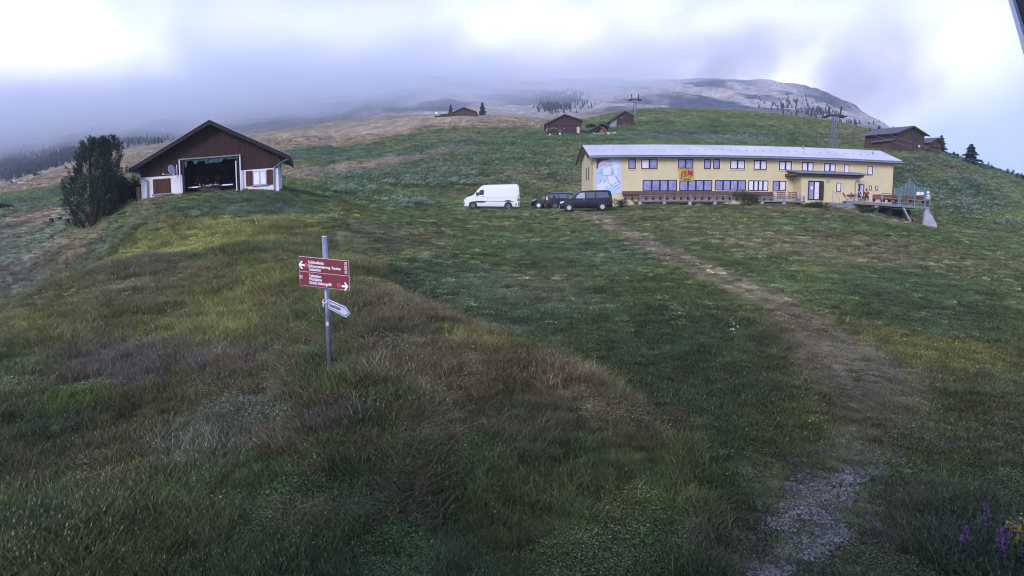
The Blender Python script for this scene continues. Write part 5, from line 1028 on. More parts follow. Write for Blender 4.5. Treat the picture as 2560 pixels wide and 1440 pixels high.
    a, _ = UV(446, 400, -.3); b, _ = UV(600, 385, -.3); z = UV(523, 393, -.3)[1]; m = MB(); m.longbox(a, b, -.34, -.26, z-.06, z+.04, 3); B(m, 'awning_rail', 'steelrim')
    q = random.Random(4); m = MB(); n = 46
    prof = [0.12 if i < 3 else (.62 if i in (3, 4) else .1+.05*q.random() if i < 10 else .22+.2*q.random() if i < 14 else .16+.1*q.random() if i < 20 else .5 if i == 20 else .34+.08*q.random() if i < 34 else .12+.12*q.random()) for i in range(n)]
    for i in range(n):
        xa = a+.2+(b-a-.4)*i/n; xb = a+.2+(b-a-.4)*(i+1)/n; h0, h1 = prof[i], prof[min(i+1, n-1)]; y = -.2+.05*math.sin(i*.9)
        m.add([(xa, y, z-.06), (xb, y, z-.06), (xb, y-.04, z-.06-h1), (xa, y-.03, z-.06-h0), (xa, y+.02, z-.06), (xb, y+.02, z-.06), (xb, y-.02, z-.06-h1), (xa, y-.01, z-.06-h0)], [(0, 1, 2, 3), (4, 7, 6, 5), (2, 6, 7, 3), (0, 3, 7, 4), (1, 5, 6, 2)])
    B(m, 'torn_awning', 'greenfab')
    # inner window with red shutters
    w = 4.55; x0, z1 = UV(500, 443, w); x1, z0 = UV(541, 466, w); m = MB(); m.box(x0, x1, w-.06, w-.01, z1-.05, z1+.02); m.box(x0, x0+.05, w-.06, w-.01, z0, z1-.05); m.box(x1-.05, x1, w-.06, w-.01, z0, z1-.05); wo = B(m, 'inner_window', 'brownwood')
    for pa, pb in ((492, 499), (541, 548)): a2, b2 = UV(pa, 450, w)[0], UV(pb, 450, w)[0]; m = MB(); m.box(a2, b2, w-.1, w-.02, z0-.3, z1+.1); m.build('shutter', 'shutred', wo, xf=R)
    for x, y in ((492, 450), (488.5, 458), (519.5, 450), (548, 445), (538, 456)): c = UV(x, y, 4.2); m = MB(); m.ball((c[0], 4.2, c[1]), .075, 8, 6); B(m, 'globe_lamp', 'lampw')
    a, _ = UV(470, 470, .6); b, z = UV(582, 459, .6); za = UV(470, 470, .6)[1]; m = MB(); m.box(a, b, .55, .65, (za+z)/2-.07, (za+z)/2+.03); B(m, 'rail', 'postw')
    tag(root, 'barn-like house with dark board gable, white lower walls and a wide dark opening', 'house')
    BLOCK.append((tuple(F.O)[:2], tuple(F.ex)[:2], tuple(F.ey)[:2], -.1, W+.1, 0, D+.3))
    # flower box on the rail, firewood, satellite dish
    c = UV(525, 466, .5); fb = empty('flower_box', F.world(c[0], .5, c[1])); m = MB(); m.box(-.9, .9, -.1, .1, -.35, -.12); m.build('box', 'beam', fb); q = np.random.RandomState(3); V = []; Fc = []
    for i in range(260):
        p = np.array([(q.rand()-.5)*1.9, (q.rand()-.5)*.3, -.12+q.rand()*.3]); d = q.randn(3)*.05; e = q.randn(3)*.05; o_ = len(V); V += [p-d, p+e, p+d, p-e]; Fc.append((o_, o_+1, o_+2, o_+3))
    g = quick_mesh('leaves', np.array(V), np.array(Fc), m=MT['bushd']); g.parent = fb
    m = MB(); [m.ball(((q.rand()-.5)*1.9, -.12-.1*q.rand(), .05+q.rand()*.15), .045, 6, 4) for i in range(12)]; m.build('blossoms', 'lampw', fb); tag(fb, 'box of pale blossoms in front of the dark opening of the house', 'flower box')
    c = UV(350, 500, .3); G = 'firewood stacked against the left house end'; q = random.Random(8)
    for i in range(12):
        px = 349+(i % 2)*3.2-(i//2)*.25; py = 504-(i//2)*6.5; u, v = UV(px, py, .35); p = F.world(u, .35, v); lg = MB(); r = .10+.03*q.random(); lg.tube((0, -.25, 0), (0, .25, 0), r, 9); o = lg.build('log', 'log1'); o.location = p; tag(o, 'cut log of the firewood pile stacked at the left end of the gabled house', 'log', G)
    u, v = UV(429.5, 425, -.55); sdh = empty('satellite_dish', F.world(u, -.55, v)); m = MB(); n = 18; nr = 4
    ax = Vector((.96, -.22, .12)).normalized(); e1 = Vector((0, 0, 1)).cross(ax).normalized(); e2 = ax.cross(e1)
    m.v.append(tuple(-ax*.09))
    for j in range(1, nr+1):
        for i in range(n): t_ = 2*math.pi*i/n; rr = .42*j/nr; m.v.append(tuple(e1*rr*math.cos(t_)+e2*rr*math.sin(t_)-ax*.09*(1-(j/nr)**2)))
    for i in range(n): m.f.append((0, 1+i, 1+(i+1) % n))
    for j in range(nr-1):
        for i in range(n): m.f.append((1+j*n+i, 1+(j+1)*n+i, 1+(j+1)*n+(i+1) % n, 1+j*n+(i+1) % n))
    dd = m.build('dish', 'dish', sdh, smooth=True); dd.modifiers.new('thick', 'SOLIDIFY').thickness = .015
    m = MB(); m.path([(0, 0, -.3), (-.35, -.25, -.42), (-.5, -.36, -.36)], .02, 5); m.box(-.56, -.46, -.42, -.32, -.4, -.3); m.build('feed_arm', 'dish', sdh); m = MB(); m.path([(0, 0, -.05), (.12, .5, -.1)], .025, 6); m.ball((.16, -.02, -.36), .07, 8, 6); m.build('bracket', 'dish', sdh); tag(sdh, 'grey satellite dish on the left side of the house gable', 'satellite dish')
gable_house()

# ------------------------------------------------------------ weathered barns and sheds on the hill
def barn(name, Y, wallL, wallR, base, ridge, tipL, tipR, depth, wm, label, rot=0, skew=0, door=None, over=.5, slope=0, cat='barn', roofm='barnroof', extra=None, thick=.10):
    O = at(wallL, base[0], Y); sl = 0; F = Frame(O, rot, 0, 0, skew); W = F.uv(wallR, base[1])[0]; zR = F.uv(wallR, base[1])[1]; F.sl = zR/W; R = F.rel; root = empty(name, F.O)
    ur, zr = F.uv(*ridge); aL, zL = F.uv(*tipL); aR, zR = F.uv(*tipR)
    def zt(u): return zr+(zL-zr)*(ur-u)/(ur-aL) if u < ur else zr+(zR-zr)*(u-ur)/(aR-ur)
    m = MB(); m.prism([(0, -1.5), (W, -1.5), (W, zt(W)-thick), (ur, zr-thick), (0, zt(0)-thick)], 0, depth); m.build('wall', wm, root, xf=R)
    if wm == 'logs':
        m = MB()
        for u in (0, W):
            for k in range(int((zt(u)+.3)/.42)): m.box(u-.16, u+.16, -.14, -.003, -.2+k*.42, .0+k*.42)
        m.build('log_ends', 'beam', root, xf=R)
    for e, ez in ((aL, zL), (aR, zR)):
        m = MB(); m.add([(e, -over, ez-thick), (ur, -over, zr-thick), (ur, depth+over, zr-thick), (e, depth+over, ez-thick), (e, -over, ez), (ur, -over, zr), (ur, depth+over, zr), (e, depth+over, ez)], [(0, 1, 2, 3), (4, 7, 6, 5), (0, 4, 5, 1), (1, 5, 6, 2), (2, 6, 7, 3), (3, 7, 4, 0)]); m.build('roof', roofm, root, xf=R)
        m = MB(); m.add([(e, -over-.07, ez-.28), (ur, -over-.07, zr-.28), (ur, -over-.004, zr-.28), (e, -over-.004, ez-.28), (e, -over-.07, ez+.01), (ur, -over-.07, zr+.01), (ur, -over-.004, zr+.01), (e, -over-.004, ez+.01)], [(0, 1, 2, 3), (4, 7, 6, 5), (0, 4, 5, 1), (1, 5, 6, 2), (2, 6, 7, 3), (3, 7, 4, 0)]); m.build('barge_board', 'beam', root, xf=R)
    if extra: extra(F, root, W, zt)
    BLOCK.append((tuple(F.O)[:2], tuple(F.ex)[:2], tuple(F.ey)[:2], -.2, W+.2, -.1, depth+.3))
    return tag(root, label, cat), F, W
def pbox(F, root, x0, x1, y0, y1, w0, w1, name, m):
    """a piece on the front, given by its picture corners"""
    a, z1 = F.uv(x0, y0, w0); b, z0 = F.uv(x1, y1, w0); k = MB(); k.box(a, b, w0, w1, z0, z1); return k.build(name, m, root, xf=F.rel)
def ex1(F, root, W, zt):
    pbox(F, root, 1442, 1450, 317, 333, -.12, -.03, 'pale_door', 'pale'); pbox(F, root, 1396, 1404, 323, 332, -.25, -.01, 'hatch', 'brownwood'); pbox(F, root, 1366, 1369, 311, 329, .5, .6, 'side_board', 'stone')
    for i, (x, y) in enumerate(((1380, 320.5), (1384.5, 319.5), (1390, 321), (1410, 321.5), (1374, 323))): pbox(F, root, x-1.6, x+1.6, y-.9, y+.9, -.1, -.005, 'pale_sign', 'stone')
    for k, t in ((0, 2.0), (W, 2.0)): pass
b1, F1, W1 = barn('log_barn', 156, 1369, 1449.5, (332, 332), (1411.4, 285.5), (1360.5, 311), (1456, 300.5), 8, 'logs', 'largest dark log barn with a pale board door on the hill above the lodge', extra=ex1, rot=math.radians(-3))
for x, y, lab in ((1374.5, 330, 'white can at the left corner of the largest log barn'), (1400, 331.5, 'white tub below the hatch of the largest log barn')):
    p = at(x, y, 155.2); o = empty('white_tub', (p.x, p.y, gz(p.x, p.y))); m = MB(); m.tube((0, 0, 0), (0, 0, .5), .22, 10, .26); m.build('tub', 'white', o); m = MB(); m.tube((0, 0, .5), (0, 0, .54), .28, 10); m.build('lid', 'stone', o); tag(o, lab, 'tub')
def shed():
    Y = 160; O = at(1476, 334, Y); F = Frame(O, 0); R = F.rel; root = empty('open_shed', F.O); ur, zr = F.uv(1504.4, 307.6); a, za = F.uv(1472.7, 326.7); b, zb = F.uv(1524, 316.3); D = 6; W = F.uv(1520.5, 334)[0]
    def zt(u): return zr+(za-zr)*(ur-u)/(ur-a) if u < ur else zr+(zb-zr)*(u-ur)/(b-ur)
    xo = F.uv(1490, 330)[0]
    m = MB(); m.prism([(.15, -1), (xo, -1), (xo, zt(xo)-.1), (.15, zt(.15)-.1)], 0, .15); m.build('front_wall', 'logs', root, xf=R)
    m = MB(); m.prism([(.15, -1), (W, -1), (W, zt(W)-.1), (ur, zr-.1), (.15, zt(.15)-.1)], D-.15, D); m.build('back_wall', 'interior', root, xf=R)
    m = MB(); m.box(W-.15, W, .0, D, -1, zt(W)-.12); m.box(.15, .3, .16, D, -1, zt(.3)-.15); m.build('side_wall', 'logs', root, xf=R)
    for e, ez in ((a, za), (b, zb)):
        m = MB(); m.add([(e, -.4, ez-.12), (ur, -.4, zr-.12), (ur, D+.3, zr-.12), (e, D+.3, ez-.12), (e, -.4, ez+.04), (ur, -.4, zr+.04), (ur, D+.3, zr+.04), (e, D+.3, ez+.04)], [(0, 1, 2, 3), (4, 7, 6, 5), (0, 4, 5, 1), (1, 5, 6, 2), (2, 6, 7, 3), (3, 7, 4, 0)]); m.build('roof', 'barnroof', root, xf=R)
    tag(root, 'low open-fronted shed between the two log barns with an excavator inside', 'shed'); BLOCK.append((tuple(F.O)[:2], (1, 0), (0, 1), -.2, W+.2, -.2, D+.3))
    ex = empty('excavator', F.world(F.uv(1504, 333)[0], .9, 0)); P = lambda x, y, w=.9: tuple(Vector((F.uv(x, y, w)[0], w, F.uv(x, y, w)[1]))-Vector((F.uv(1504, 333)[0], .9, 0)))
    def arm(pts, r, name, mm='orange'):
        m = MB(); m.path(pts, r, 6); m.build(name, mm, ex)
    arm([P(1492, 327), P(1496.5, 316), P(1501, 316.5)], .17, 'boom'); arm([P(1500, 316.5), P(1511, 320), P(1517, 330)], .16, 'stick'); arm([P(1502, 318.5), P(1511, 325)], .07, 'cylinder', 'steel')
    m = MB(); m.box(-.5, .9, .3, 1.6, .0, .5); m.build('tracks', 'rubber', ex); m = MB(); m.box(-.3, .8, .5, 1.6, .52, 1.2); m.build('body', 'orange', ex); m = MB(); m.box(1.1, 1.5, -.1, .3, -.3, .1); m.build('bucket', 'steel', ex); tag(ex, 'small orange excavator with its arm bent under the open shed roof', 'excavator')
shed()
def ex2(F, root, W, zt):
    pbox(F, root, 1558, 1567, 307, 313.5, -.2, -.01, 'hatch', 'redwood'); pbox(F, root, 1552, 1557, 293.5, 294.8, -.06, -.005, 'slit', 'stone')
b2, F2, W2 = barn('log_barn', 172, 1542.5, 1582.6, (314, 314), (1561.8, 277), (1521.3, 303.7), (1586, 290.6), 7, 'logs', 'smaller dark log barn above the open shed', extra=ex2)
m = MB(); a_, z_ = F2.uv(1526, 314, .3); z2_ = F2.uv(1530, 299, .3)[1]; m.add([(a_, .3, z_-.4), (-.01, .3, z_-.4), (-.01, .3, F2.uv(1541, 291, .3)[1]), (a_, .3, z2_-.1), (a_, 6.5, z_-.4), (-.01, 6.5, z_-.4), (-.01, 6.5, F2.uv(1541, 291, .3)[1]), (a_, 6.5, z2_-.1)], [(0, 1, 2, 3), (4, 7, 6, 5), (0, 4, 5, 1), (1, 5, 6, 2), (2, 6, 7, 3), (3, 7, 4, 0)]); m.build('lean_to', 'stone', b2, xf=F2.rel)
pos = [(1484, 335.4), (1492.5, 334.8), (1500.5, 333.8), (1508, 333), (1516, 332.6), (1488, 338.3), (1496, 337.4), (1504.5, 336.6), (1512, 335.7), (1520.5, 333.5), (1526, 333.3), (1531.5, 333), (1536.5, 332.8), (1533, 337.3), (1538, 336.6), (1521.5, 339.6)]
for i, (x, y) in enumerate(pos):
    p = at(x, y, 156.5-(y-336)*.5); m = MB(); m.box(-.26, .26, -.16, .16, 0, .30); o = m.build('white_bag', 'white', bevel=.07); o.location = (p.x, p.y, max(gz(p.x, p.y), p.z-.15)); tag(o, 'white bag, %s' % (('first', 'second', 'third', 'fourth', 'fifth')[i]+' from the left in the back row before the shed' if i < 5 else ('first', 'second', 'third', 'fourth')[i-5]+' from the left in the front row before the shed' if i < 9 else ('first', 'second', 'third', 'fourth')[i-9]+' of the four right of the shed in the back row' if i < 13 else ('left one of the pair in front at the far right', 'right one of the pair in front at the far right', 'alone in front, nearest the yellow roof')[i-13]), 'bag', 'white bags before the shed')
b3, F3, W3 = barn('log_barn', 255, 1134, 1191, (290.5, 290.5), (1159.7, 268.4), (1130, 281.5), (1192.5, 280), 9, 'barnwood', 'dark barn alone on the far hilltop against the mist', over=.7)
m_ = barn('hill_hut', 258, 1101, 1130, (292, 291.5), (1117, 284.5), (1099, 287.4), (1133, 286.2), 5, 'chaletwood', 'low reddish hut left of the hilltop barn', cat='hut')
def ex4(F, root, W, zt):
    pbox(F, root, 2296, 2300.5, 363.5, 368, -.08, -.01, 'pale_window', 'white'); pbox(F, root, 2247, 2300, 353.5, 354.6, -.05, -.01, 'beam', 'beam')
    a = -.01; L = 9.0
    m = MB(); m.add([(-.8, .3, 1.75), (-.02, .3, 2.1), (-.02, 4.5, 1.9), (-.8, 4.5, 1.55), (-.8, .3, 1.83), (-.02, .3, 2.2), (-.02, 4.5, 2.0), (-.8, 4.5, 1.63)], [(0, 1, 2, 3), (4, 7, 6, 5), (0, 4, 5, 1), (1, 5, 6, 2), (2, 6, 7, 3), (3, 7, 4, 0)]); m.build('lean_to_roof', 'barnroof', root, xf=F.rel)
b4, F4, W4 = barn('hillside_barn', 134, 2243, 2309, (373, 379), (2276.7, 315), (2236, 332), (2315.5, 339.5), 6, 'barnwood', 'big brown board barn with long left roof on the right-hand skyline', rot=math.radians(30), skew=math.radians(16), extra=ex4, over=.6, roofm='barnroof')
def ex5(F, root, W, zt):
    for x, y in ((2332, 361), (2342, 361), (2332, 371), (2341, 371)): pbox(F, root, x-2, x+2, y-2, y+2, -.06, -.01, 'shutter', 'beam')
    pbox(F, root, 2321, 2354, 365.5, 366.8, -.6, -.02, 'balcony', 'brownwood')
b5, F5, W5 = barn('small_chalet', 140, 2324, 2351, (379.5, 381), (2337.8, 344), (2321, 356), (2355, 360), 6, 'chaletwood', 'small reddish chalet right behind the big brown barn', rot=math.radians(38), skew=math.radians(18), extra=ex5, cat='chalet')
# tiny things far out on the left slope
for px, w, y0, y1, Y, nm, wm, rm, lab in ((165, 16, 415, 420.5, 252, 'far_hut', 'barnwood', 'white', 'tiny hut with a bright roof on the left skyline beside the pine'), (88, 10, 433, 437.5, 262, 'far_hut', 'logs', 'barnroof', 'tiny dark hut on the left skyline'), (31, 7, 453, 457, 262, 'far_hut', 'logs', 'white', 'tiniest hut at the far left, pale at one end'), (320, 16, 392, 398, 255, 'far_hut', 'barnwood', 'roofsheet', 'tiny house with a pale roof between two round trees'), (402, 10, 358, 363, 348, 'far_hut', 'plaster_white', 'barnroof', 'tiny white cottage under the three close spruces')):
    barn(nm, Y, px-w/2, px+w/2, (y1, y1), (px, y0-2.5), (px-w*.62, y0+.8), (px+w*.62, y0+.8), 5, wm, lab, cat='hut', roofm=rm)
p = hit(64, 461); sb = MB(); d_ = Vector((1, .35, 0)).normalized(); sb.tube((-1.9, -.66, .3), (1.9, .66, .3), .33, 8); o = sb.build('silage_roll', 'concrete', smooth=True); o.location = p; o.rotation_euler = (0, 0, 0); tag(o, 'long white wrapped bale on the far left meadow', 'bale')
p = at(1094.5, 293.5, 253); tk = empty('parked_tractor', (p.x, p.y, gz(p.x, p.y))); m = MB(); m.box(-.9, .9, -.8, .8, .5, 1.3); m.build('body', 'stone', tk); m = MB(); m.box(-.9, -.1, -.7, .7, 1.3, 2.1); m.build('cab', 'white', tk)
for x in (-.6, .6): m = MB(); m.disc((x, .35), .4, -.95, -.75, 12); m.build('wheel', 'rubber', tk)
tag(tk, 'small pale tractor parked left of the low reddish hut', 'tractor')

# ------------------------------------------------------------ pylons and ropes
def pylon(Y, px, pyb, pyt, hw, label, arms, seed=0):
    b = at(px, pyb, Y); g = gz(b.x, Y); root = empty('lift_pylon', (b.x, Y, g-.2)); H = at(px, pyt, Y).z-g+.2; k = Y/FPX; wb = hw*k; wt = wb*.42; m = MB()
    cor = lambda t: wb*(1-t)+wt*t
    n = 7
    for sx, sy in ((-1, -1), (1, -1), (1, 1), (-1, 1)): m.tube((sx*wb, sy*wb, 0), (sx*wt, sy*wt, H), .06, 5)
    m.build('corner_legs', 'steelrim', root); m = MB()
    for i in range(n):
        t0, t1 = i/n, (i+1)/n; a, c = cor(t0), cor(t1)
        for (x0, y0), (x1, y1) in (((-1, -1), (1, -1)), ((1, -1), (1, 1)), ((1, 1), (-1, 1)), ((-1, 1), (-1, -1))):
            m.tube((x0*a, y0*a, H*t0), (x1*c, y1*c, H*t1), .026, 4); m.tube((x1*a, y1*a, H*t0), (x0*c, y0*c, H*t1), .026, 4); m.tube((x0*c, y0*c, H*t1), (x1*c, y1*c, H*t1), .02, 4)
    m.build('lattice', 'steel', root)
    L = arms*k; m = MB(); m.box(-L, L, -.15, .15, H, H+.32); m.build('crossarm', 'trimblack', root)
    for s in (-1, 1):
        m = MB(); m.box(s*L-.45, s*L+.45, -.9, .9, H-.15, H+.0); m.build('roller_battery', 'trimblack', root)
        m = MB(); m.tube((s*L*.62, 0, H+.2), (s*L*.74, 0, H+L*1.15), .15, 5); m.build('service_mast', 'trimblack', root)
        m = MB(); m.tube((s*L*.15, 0, H+.2), (s*L*.72, 0, H+L*.75), .02, 4); m.build('brace', 'steel', root)
    m = MB(); m.tube((-L*.45, 0, H-.5), (L*.45, 0, H-.5), .06, 5); m.build('lower_beam', 'steel', root)
    tag(root, label, 'pylon', 'lift pylons'); return root, (b.x, Y, g-.2), H, L
P1 = pylon(128, 2083, 378, 291, 9.5, 'nearest steel lattice lift pylon rising behind the lodge roof', 21)
P2 = pylon(196, 1587, 291, 250, 5, 'smaller lattice lift pylon on the hillcrest right of the smaller log barn', 12)
P3 = pylon(330, 1392, 293, 280, 2.6, 'faint distant lift pylon behind the largest log barn', 5)
for s, lab in ((-1, 'left'), (1, 'right')):
    cu = MB(); a = Vector((P2[1][0]+s*P2[3], P2[1][1], P2[1][2]+P2[2]-.15)); b = Vector((P1[1][0]+s*P1[3], P1[1][1], P1[1][2]+P1[2]-.15)); c = at(2720 if s < 0 else 2740, 492 if s < 0 else 486, 66); pts = []
    for p, q, sag in ((a, b, 2.5), (b, c, .6)):
        for i in range(13): t = i/12; v = p.lerp(q, t); v.z -= sag*4*t*(1-t); pts.append(v)
    cu.path(pts, .022 if s < 0 else .022, 5); tag(cu.build('lift_rope', 'cable'), '%s haul rope of the lift running over the pylons' % lab, 'rope', 'lift ropes')

# ------------------------------------------------------------ vehicles
def vehicle(name, base, rz, label, cat, prof, belt, wid, paint, wheels, wr, windows, rimm, extra=None, tuck=.13, zlow=.28, group=None):
    """prof: roofline (x, z) nose to tail; body skin with waist and tumblehome; x forward is negative (nose at left)"""
    root = empty(name, base, rz); ring = []; n = len(prof); mb = MB()
    def half(x, z):
        k = 1-.16*max(0, (.55-(x-prof[0][0]))/.55)**1.5-.07*max(0, (.35-(prof[-1][0]-x))/.35)**2; t = max(0, (z-belt)/1.0); return wid/2*k*(1-tuck*t)
    K = 11
    for x, zt in prof:
        zb = zlow; zr = zt; hb = min(belt, zt-.04); s = []
        zs = [zb, zb+.12, (zb+hb)/2, hb, hb+(zr-hb)*.5, zr-.07*min(1, (zr-hb)*3)-.01]
        for z in zs: s.append((x, -half(x, z)*(.97 if z == zb else 1), z))
        s.append((x, -half(x, zr)*.86, zr)); s.append((x, 0, zr+.015))
        ring.append(s + [(x, -y, z) for x, y, z in s[-2::-1]])
    m = len(ring[0])
    for r in ring: mb.v += r
    for i in range(n-1):
        for j in range(m-1): a = i*m+j; mb.f.append((a, a+1, a+m+1, a+m))
        mb.f.append((i*m, (i+1)*m, (i+1)*m+m-1, i*m+m-1))
    mb.f.append(tuple(range(m))[::-1]); mb.f.append(tuple(range((n-1)*m, n*m)))
    bo = mb.build('body', paint, root, smooth=True)
    for p in bo.data.polygons: p.use_smooth = len(p.vertices) == 4
    def side(pts, name, m, out=.006, th=.012, par=None, sides=(-1, 1)):
        for s in sides:
            q = MB(); k = len(pts); q.v = [(x, s*(half(x, z)+out), z) for x, z in pts]+[(x, s*(half(x, z)+out-th-.02), z) for x, z in pts]; q.f = [tuple(range(k)), tuple(range(k, 2*k))[::-1]]+[(i, k+i, k+(i+1) % k, (i+1) % k) for i in range(k)]; q.build(name, m, par or root)
    for i, w in enumerate(windows): side(w, 'side_window', ('carglass' if paint == 'vanwhite' else 'lightglass' if i == 0 and cat == 'van' else 'midglass'))  # dark cars: reflected sky is put into a paler glass colour
    for wx in wheels:
        for s in (-1, 1):
            y1 = s*(wid/2+.015); y0 = s*(wid/2-.22)
            q = MB(); q.disc((wx, wr+.02), wr*1.20, min(y0, s*(wid/2+.003)), max(y0, s*(wid/2+.003)), 20); q.build('wheel_arch', 'trimblack', root)
            q = MB(); q.disc((wx, wr), wr, min(y0, y1), max(y0, y1), 22); wo = q.build('wheel', 'rubber', root)
            q = MB(); q.disc((wx, wr), wr*.66, min(y1, y1+s*.004), max(y1, y1+s*.004), 18, wr*.56)
            for a in range(8):
                t = a*math.pi/4; c, sn = math.cos(t), math.sin(t); q.prism([(wx+c*.05-sn*.035, wr+sn*.05+c*.035), (wx+c*.05+sn*.035, wr+sn*.05-c*.035), (wx+c*wr*.57+sn*.05, wr+sn*wr*.57-c*.05), (wx+c*wr*.57-sn*.05, wr+sn*wr*.57+c*.05)], min(y1+s*.001, y1+s*.006), max(y1+s*.001, y1+s*.006))
            q.disc((wx, wr), .07, min(y1+s*.002, y1+s*.012), max(y1+s*.002, y1+s*.012), 10); q.build('rim', rimm, wo)
    if extra: extra(root, side, half)
    return tag(root, label, cat, group)
def van():
    p0 = at(1161, 522, 71.5); p1 = at(1298, 521, 71.5); L = (p1-p0).length; sc = L/5.9; b = Vector((p0.x, 71.5, gz((p0.x+p1.x)/2, 71.5)+.0))
    zf, zr_ = gz(p0.x+1, 71.5), gz(p1.x-1, 71.5)
    prof = [(0, .72), (.03, 1.02), (.28, 1.22), (.75, 1.38), (1.05, 1.50), (1.45, 2.02), (1.72, 2.32), (2.0, 2.50), (2.5, 2.58), (3.4, 2.61), (4.8, 2.66), (5.62, 2.68), (5.76, 2.60), (5.86, 2.2), (5.90, 1.3), (5.9, .55)]
    wins = [[(1.28, 1.47), (1.62, 1.9), (1.8, 2.03), (2.0, 2.06), (2.12, 2.05), (2.12, 1.52), (1.75, 1.48)]]
    def ex(root, side, half):
        side([(1.0, .68), (5.85, .68), (5.86, .86), (5.15, .86), (4.9, .98), (4.5, .98), (4.25, .86), (1.3, .86)], 'rub_strip', 'trimblack', .012)
        side([(.02, .42), (.7, .40), (.72, .72), (.02, .78)], 'bumper', 'steelrim', .012); side([(5.5, .42), (5.88, .42), (5.88, .66), (5.5, .66)], 'bumper', 'trimblack', .014)
        side([(.05, .95), (.32, 1.0), (.38, 1.14), (.1, 1.08)], 'headlight', 'headlamp', .01); side([(5.68, .9), (5.88, .9), (5.86, 1.5), (5.70, 1.5)], 'tail_light', 'taillamp', .012)
        for pts in ([(2.22, .9), (2.235, .9), (2.235, 2.4), (2.22, 2.4)], [(3.70, .9), (3.715, .9), (3.715, 2.45), (3.70, 2.45)], [(2.3, 2.12), (5.5, 2.16), (5.5, 2.175), (2.3, 2.135)], [(2.3, 1.22), (5.6, 1.22), (5.6, 1.235), (2.3, 1.235)], [(1.22, .9), (1.235, .9), (1.235, 1.45), (1.22, 1.45)]): side(pts, 'panel_seam', 'jam', .004)
        side([(1.95, 1.30), (2.15, 1.30), (2.15, 1.35), (1.95, 1.35)], 'door_handle', 'trimblack', .014); side([(1.60, 1.50), (1.63, 1.50), (1.63, 1.95), (1.60, 1.95)], 'quarter_bar', 'vanwhite', .012)
        m = MB(); m.box(1.30, 1.48, -1.25, -1.02, 1.45, 1.75); m.build('mirror', 'trimblack', root)
        m = MB(); m.add([(1.08, -.80, 1.53), (1.08, .80, 1.53), (1.70, .72, 2.32), (1.70, -.72, 2.32), (1.05, -.80, 1.55), (1.05, .80, 1.55), (1.67, .72, 2.34), (1.67, -.72, 2.34)], [(0, 1, 2, 3), (4, 7, 6, 5), (0, 4, 5, 1), (2, 6, 7, 3), (0, 3, 7, 4), (1, 5, 6, 2)]); m.build('windscreen', 'carglass', root)
    v = vehicle('white_van', b, 0, 'white high-roofed panel van with black side strips parked left of the dark cars', 'van', prof, 1.35, 2.0, 'vanwhite', [.98, 4.72], .36, wins, 'steelrim', ex)
    v.scale = (sc,)*3; v.rotation_euler = (0, -math.atan2(zr_-zf, L-2), 0); v.location.z = zf-(zr_-zf)/(L-2)*1
    # black people carrier
    p0 = at(1399, 519, 67); p1 = at(1529, 518, 67); L = (p1-p0).length
    prof = [(0, .70), (.05, .92), (.35, 1.04), (.95, 1.16), (1.35, 1.44), (1.85, 1.80), (2.15, 1.90), (2.8, 1.94), (4.2, 1.94), (4.75, 1.91), (4.95, 1.80), (5.07, 1.2), (5.10, .60)]
    wins = [[(1.48, 1.20), (1.98, 1.72), (2.45, 1.75), (2.45, 1.20)], [(2.58, 1.20), (2.58, 1.76), (3.42, 1.76), (3.42, 1.20)], [(3.55, 1.20), (3.55, 1.76), (4.62, 1.74), (4.80, 1.22)]]
    def ex2_(root, side, half):
        side([(.03, .75), (.36, .82), (.46, .96), (.1, .93)], 'headlight', 'headlamp', .012); side([(4.94, .9), (5.07, .9), (5.04, 1.5), (4.95, 1.5)], 'tail_light', 'taillamp', .012)
        side([(2.50, .40), (2.512, .40), (2.512, 1.75), (2.50, 1.75)], 'panel_seam', 'jam', .004); side([(3.48, .40), (3.492, .40), (3.492, 1.75), (3.48, 1.75)], 'panel_seam', 'jam', .004); side([(2.3, 1.02), (2.45, 1.02), (2.45, 1.06), (2.3, 1.06)], 'door_handle', 'steel', .014); side([(.9, .94), (4.9, .97), (4.9, .985), (.9, .955)], 'waist_line', 'steelrim', .005)
        m = MB(); m.add([(.98, -.78, 1.18), (.98, .78, 1.18), (1.83, .68, 1.80), (1.83, -.68, 1.80), (.96, -.78, 1.20), (.96, .78, 1.20), (1.81, .68, 1.82), (1.81, -.68, 1.82)], [(0, 1, 2, 3), (4, 7, 6, 5), (0, 4, 5, 1), (2, 6, 7, 3), (0, 3, 7, 4), (1, 5, 6, 2)]); m.build('windscreen', 'lightglass', root)
        m = MB(); m.box(1.42, 1.58, -1.14, -.94, 1.16, 1.36); m.build('mirror', 'trimblack', root); m = MB(); m.box(-.02, .06, -.5, .5, .55, .68); m.build('grille', 'steel', root); m = MB(); m.box(-.05, -.0, -.30, .30, .40, .52); m.build('number_plate', 'white', root)
    zf, zr_ = gz(p0.x+.9, 67), gz(p1.x-.9, 67)
    v = vehicle('black_minibus', Vector((p0.x, 67, zf)), math.radians(-4), 'black people carrier van nearest the lodge, facing left', 'van', prof, 1.14, 1.9, 'vanblack', [.92, 4.12], .33, wins, 'rim', ex2_); v.scale = (L/5.1,)*3
    v.rotation_euler = (0, -math.atan2(zr_-zf, L-1.8), math.radians(-4))
    # dark estate behind it, tail to the left
    p0 = at(1362, 517.5, 72); prof = [(0, .55), (.02, 1.0), (.12, 1.38), (.30, 1.66), (.8, 1.72), (2.0, 1.74), (2.8, 1.66), (3.5, 1.14), (4.3, 1.02), (4.62, .84), (4.66, .55)]
    wins = [[(.42, 1.12), (.50, 1.52), (1.35, 1.58), (1.35, 1.12)], [(1.45, 1.12), (1.45, 1.58), (2.3, 1.58), (2.3, 1.12)], [(2.4, 1.12), (2.4, 1.56), (2.72, 1.50), (3.25, 1.14)]]
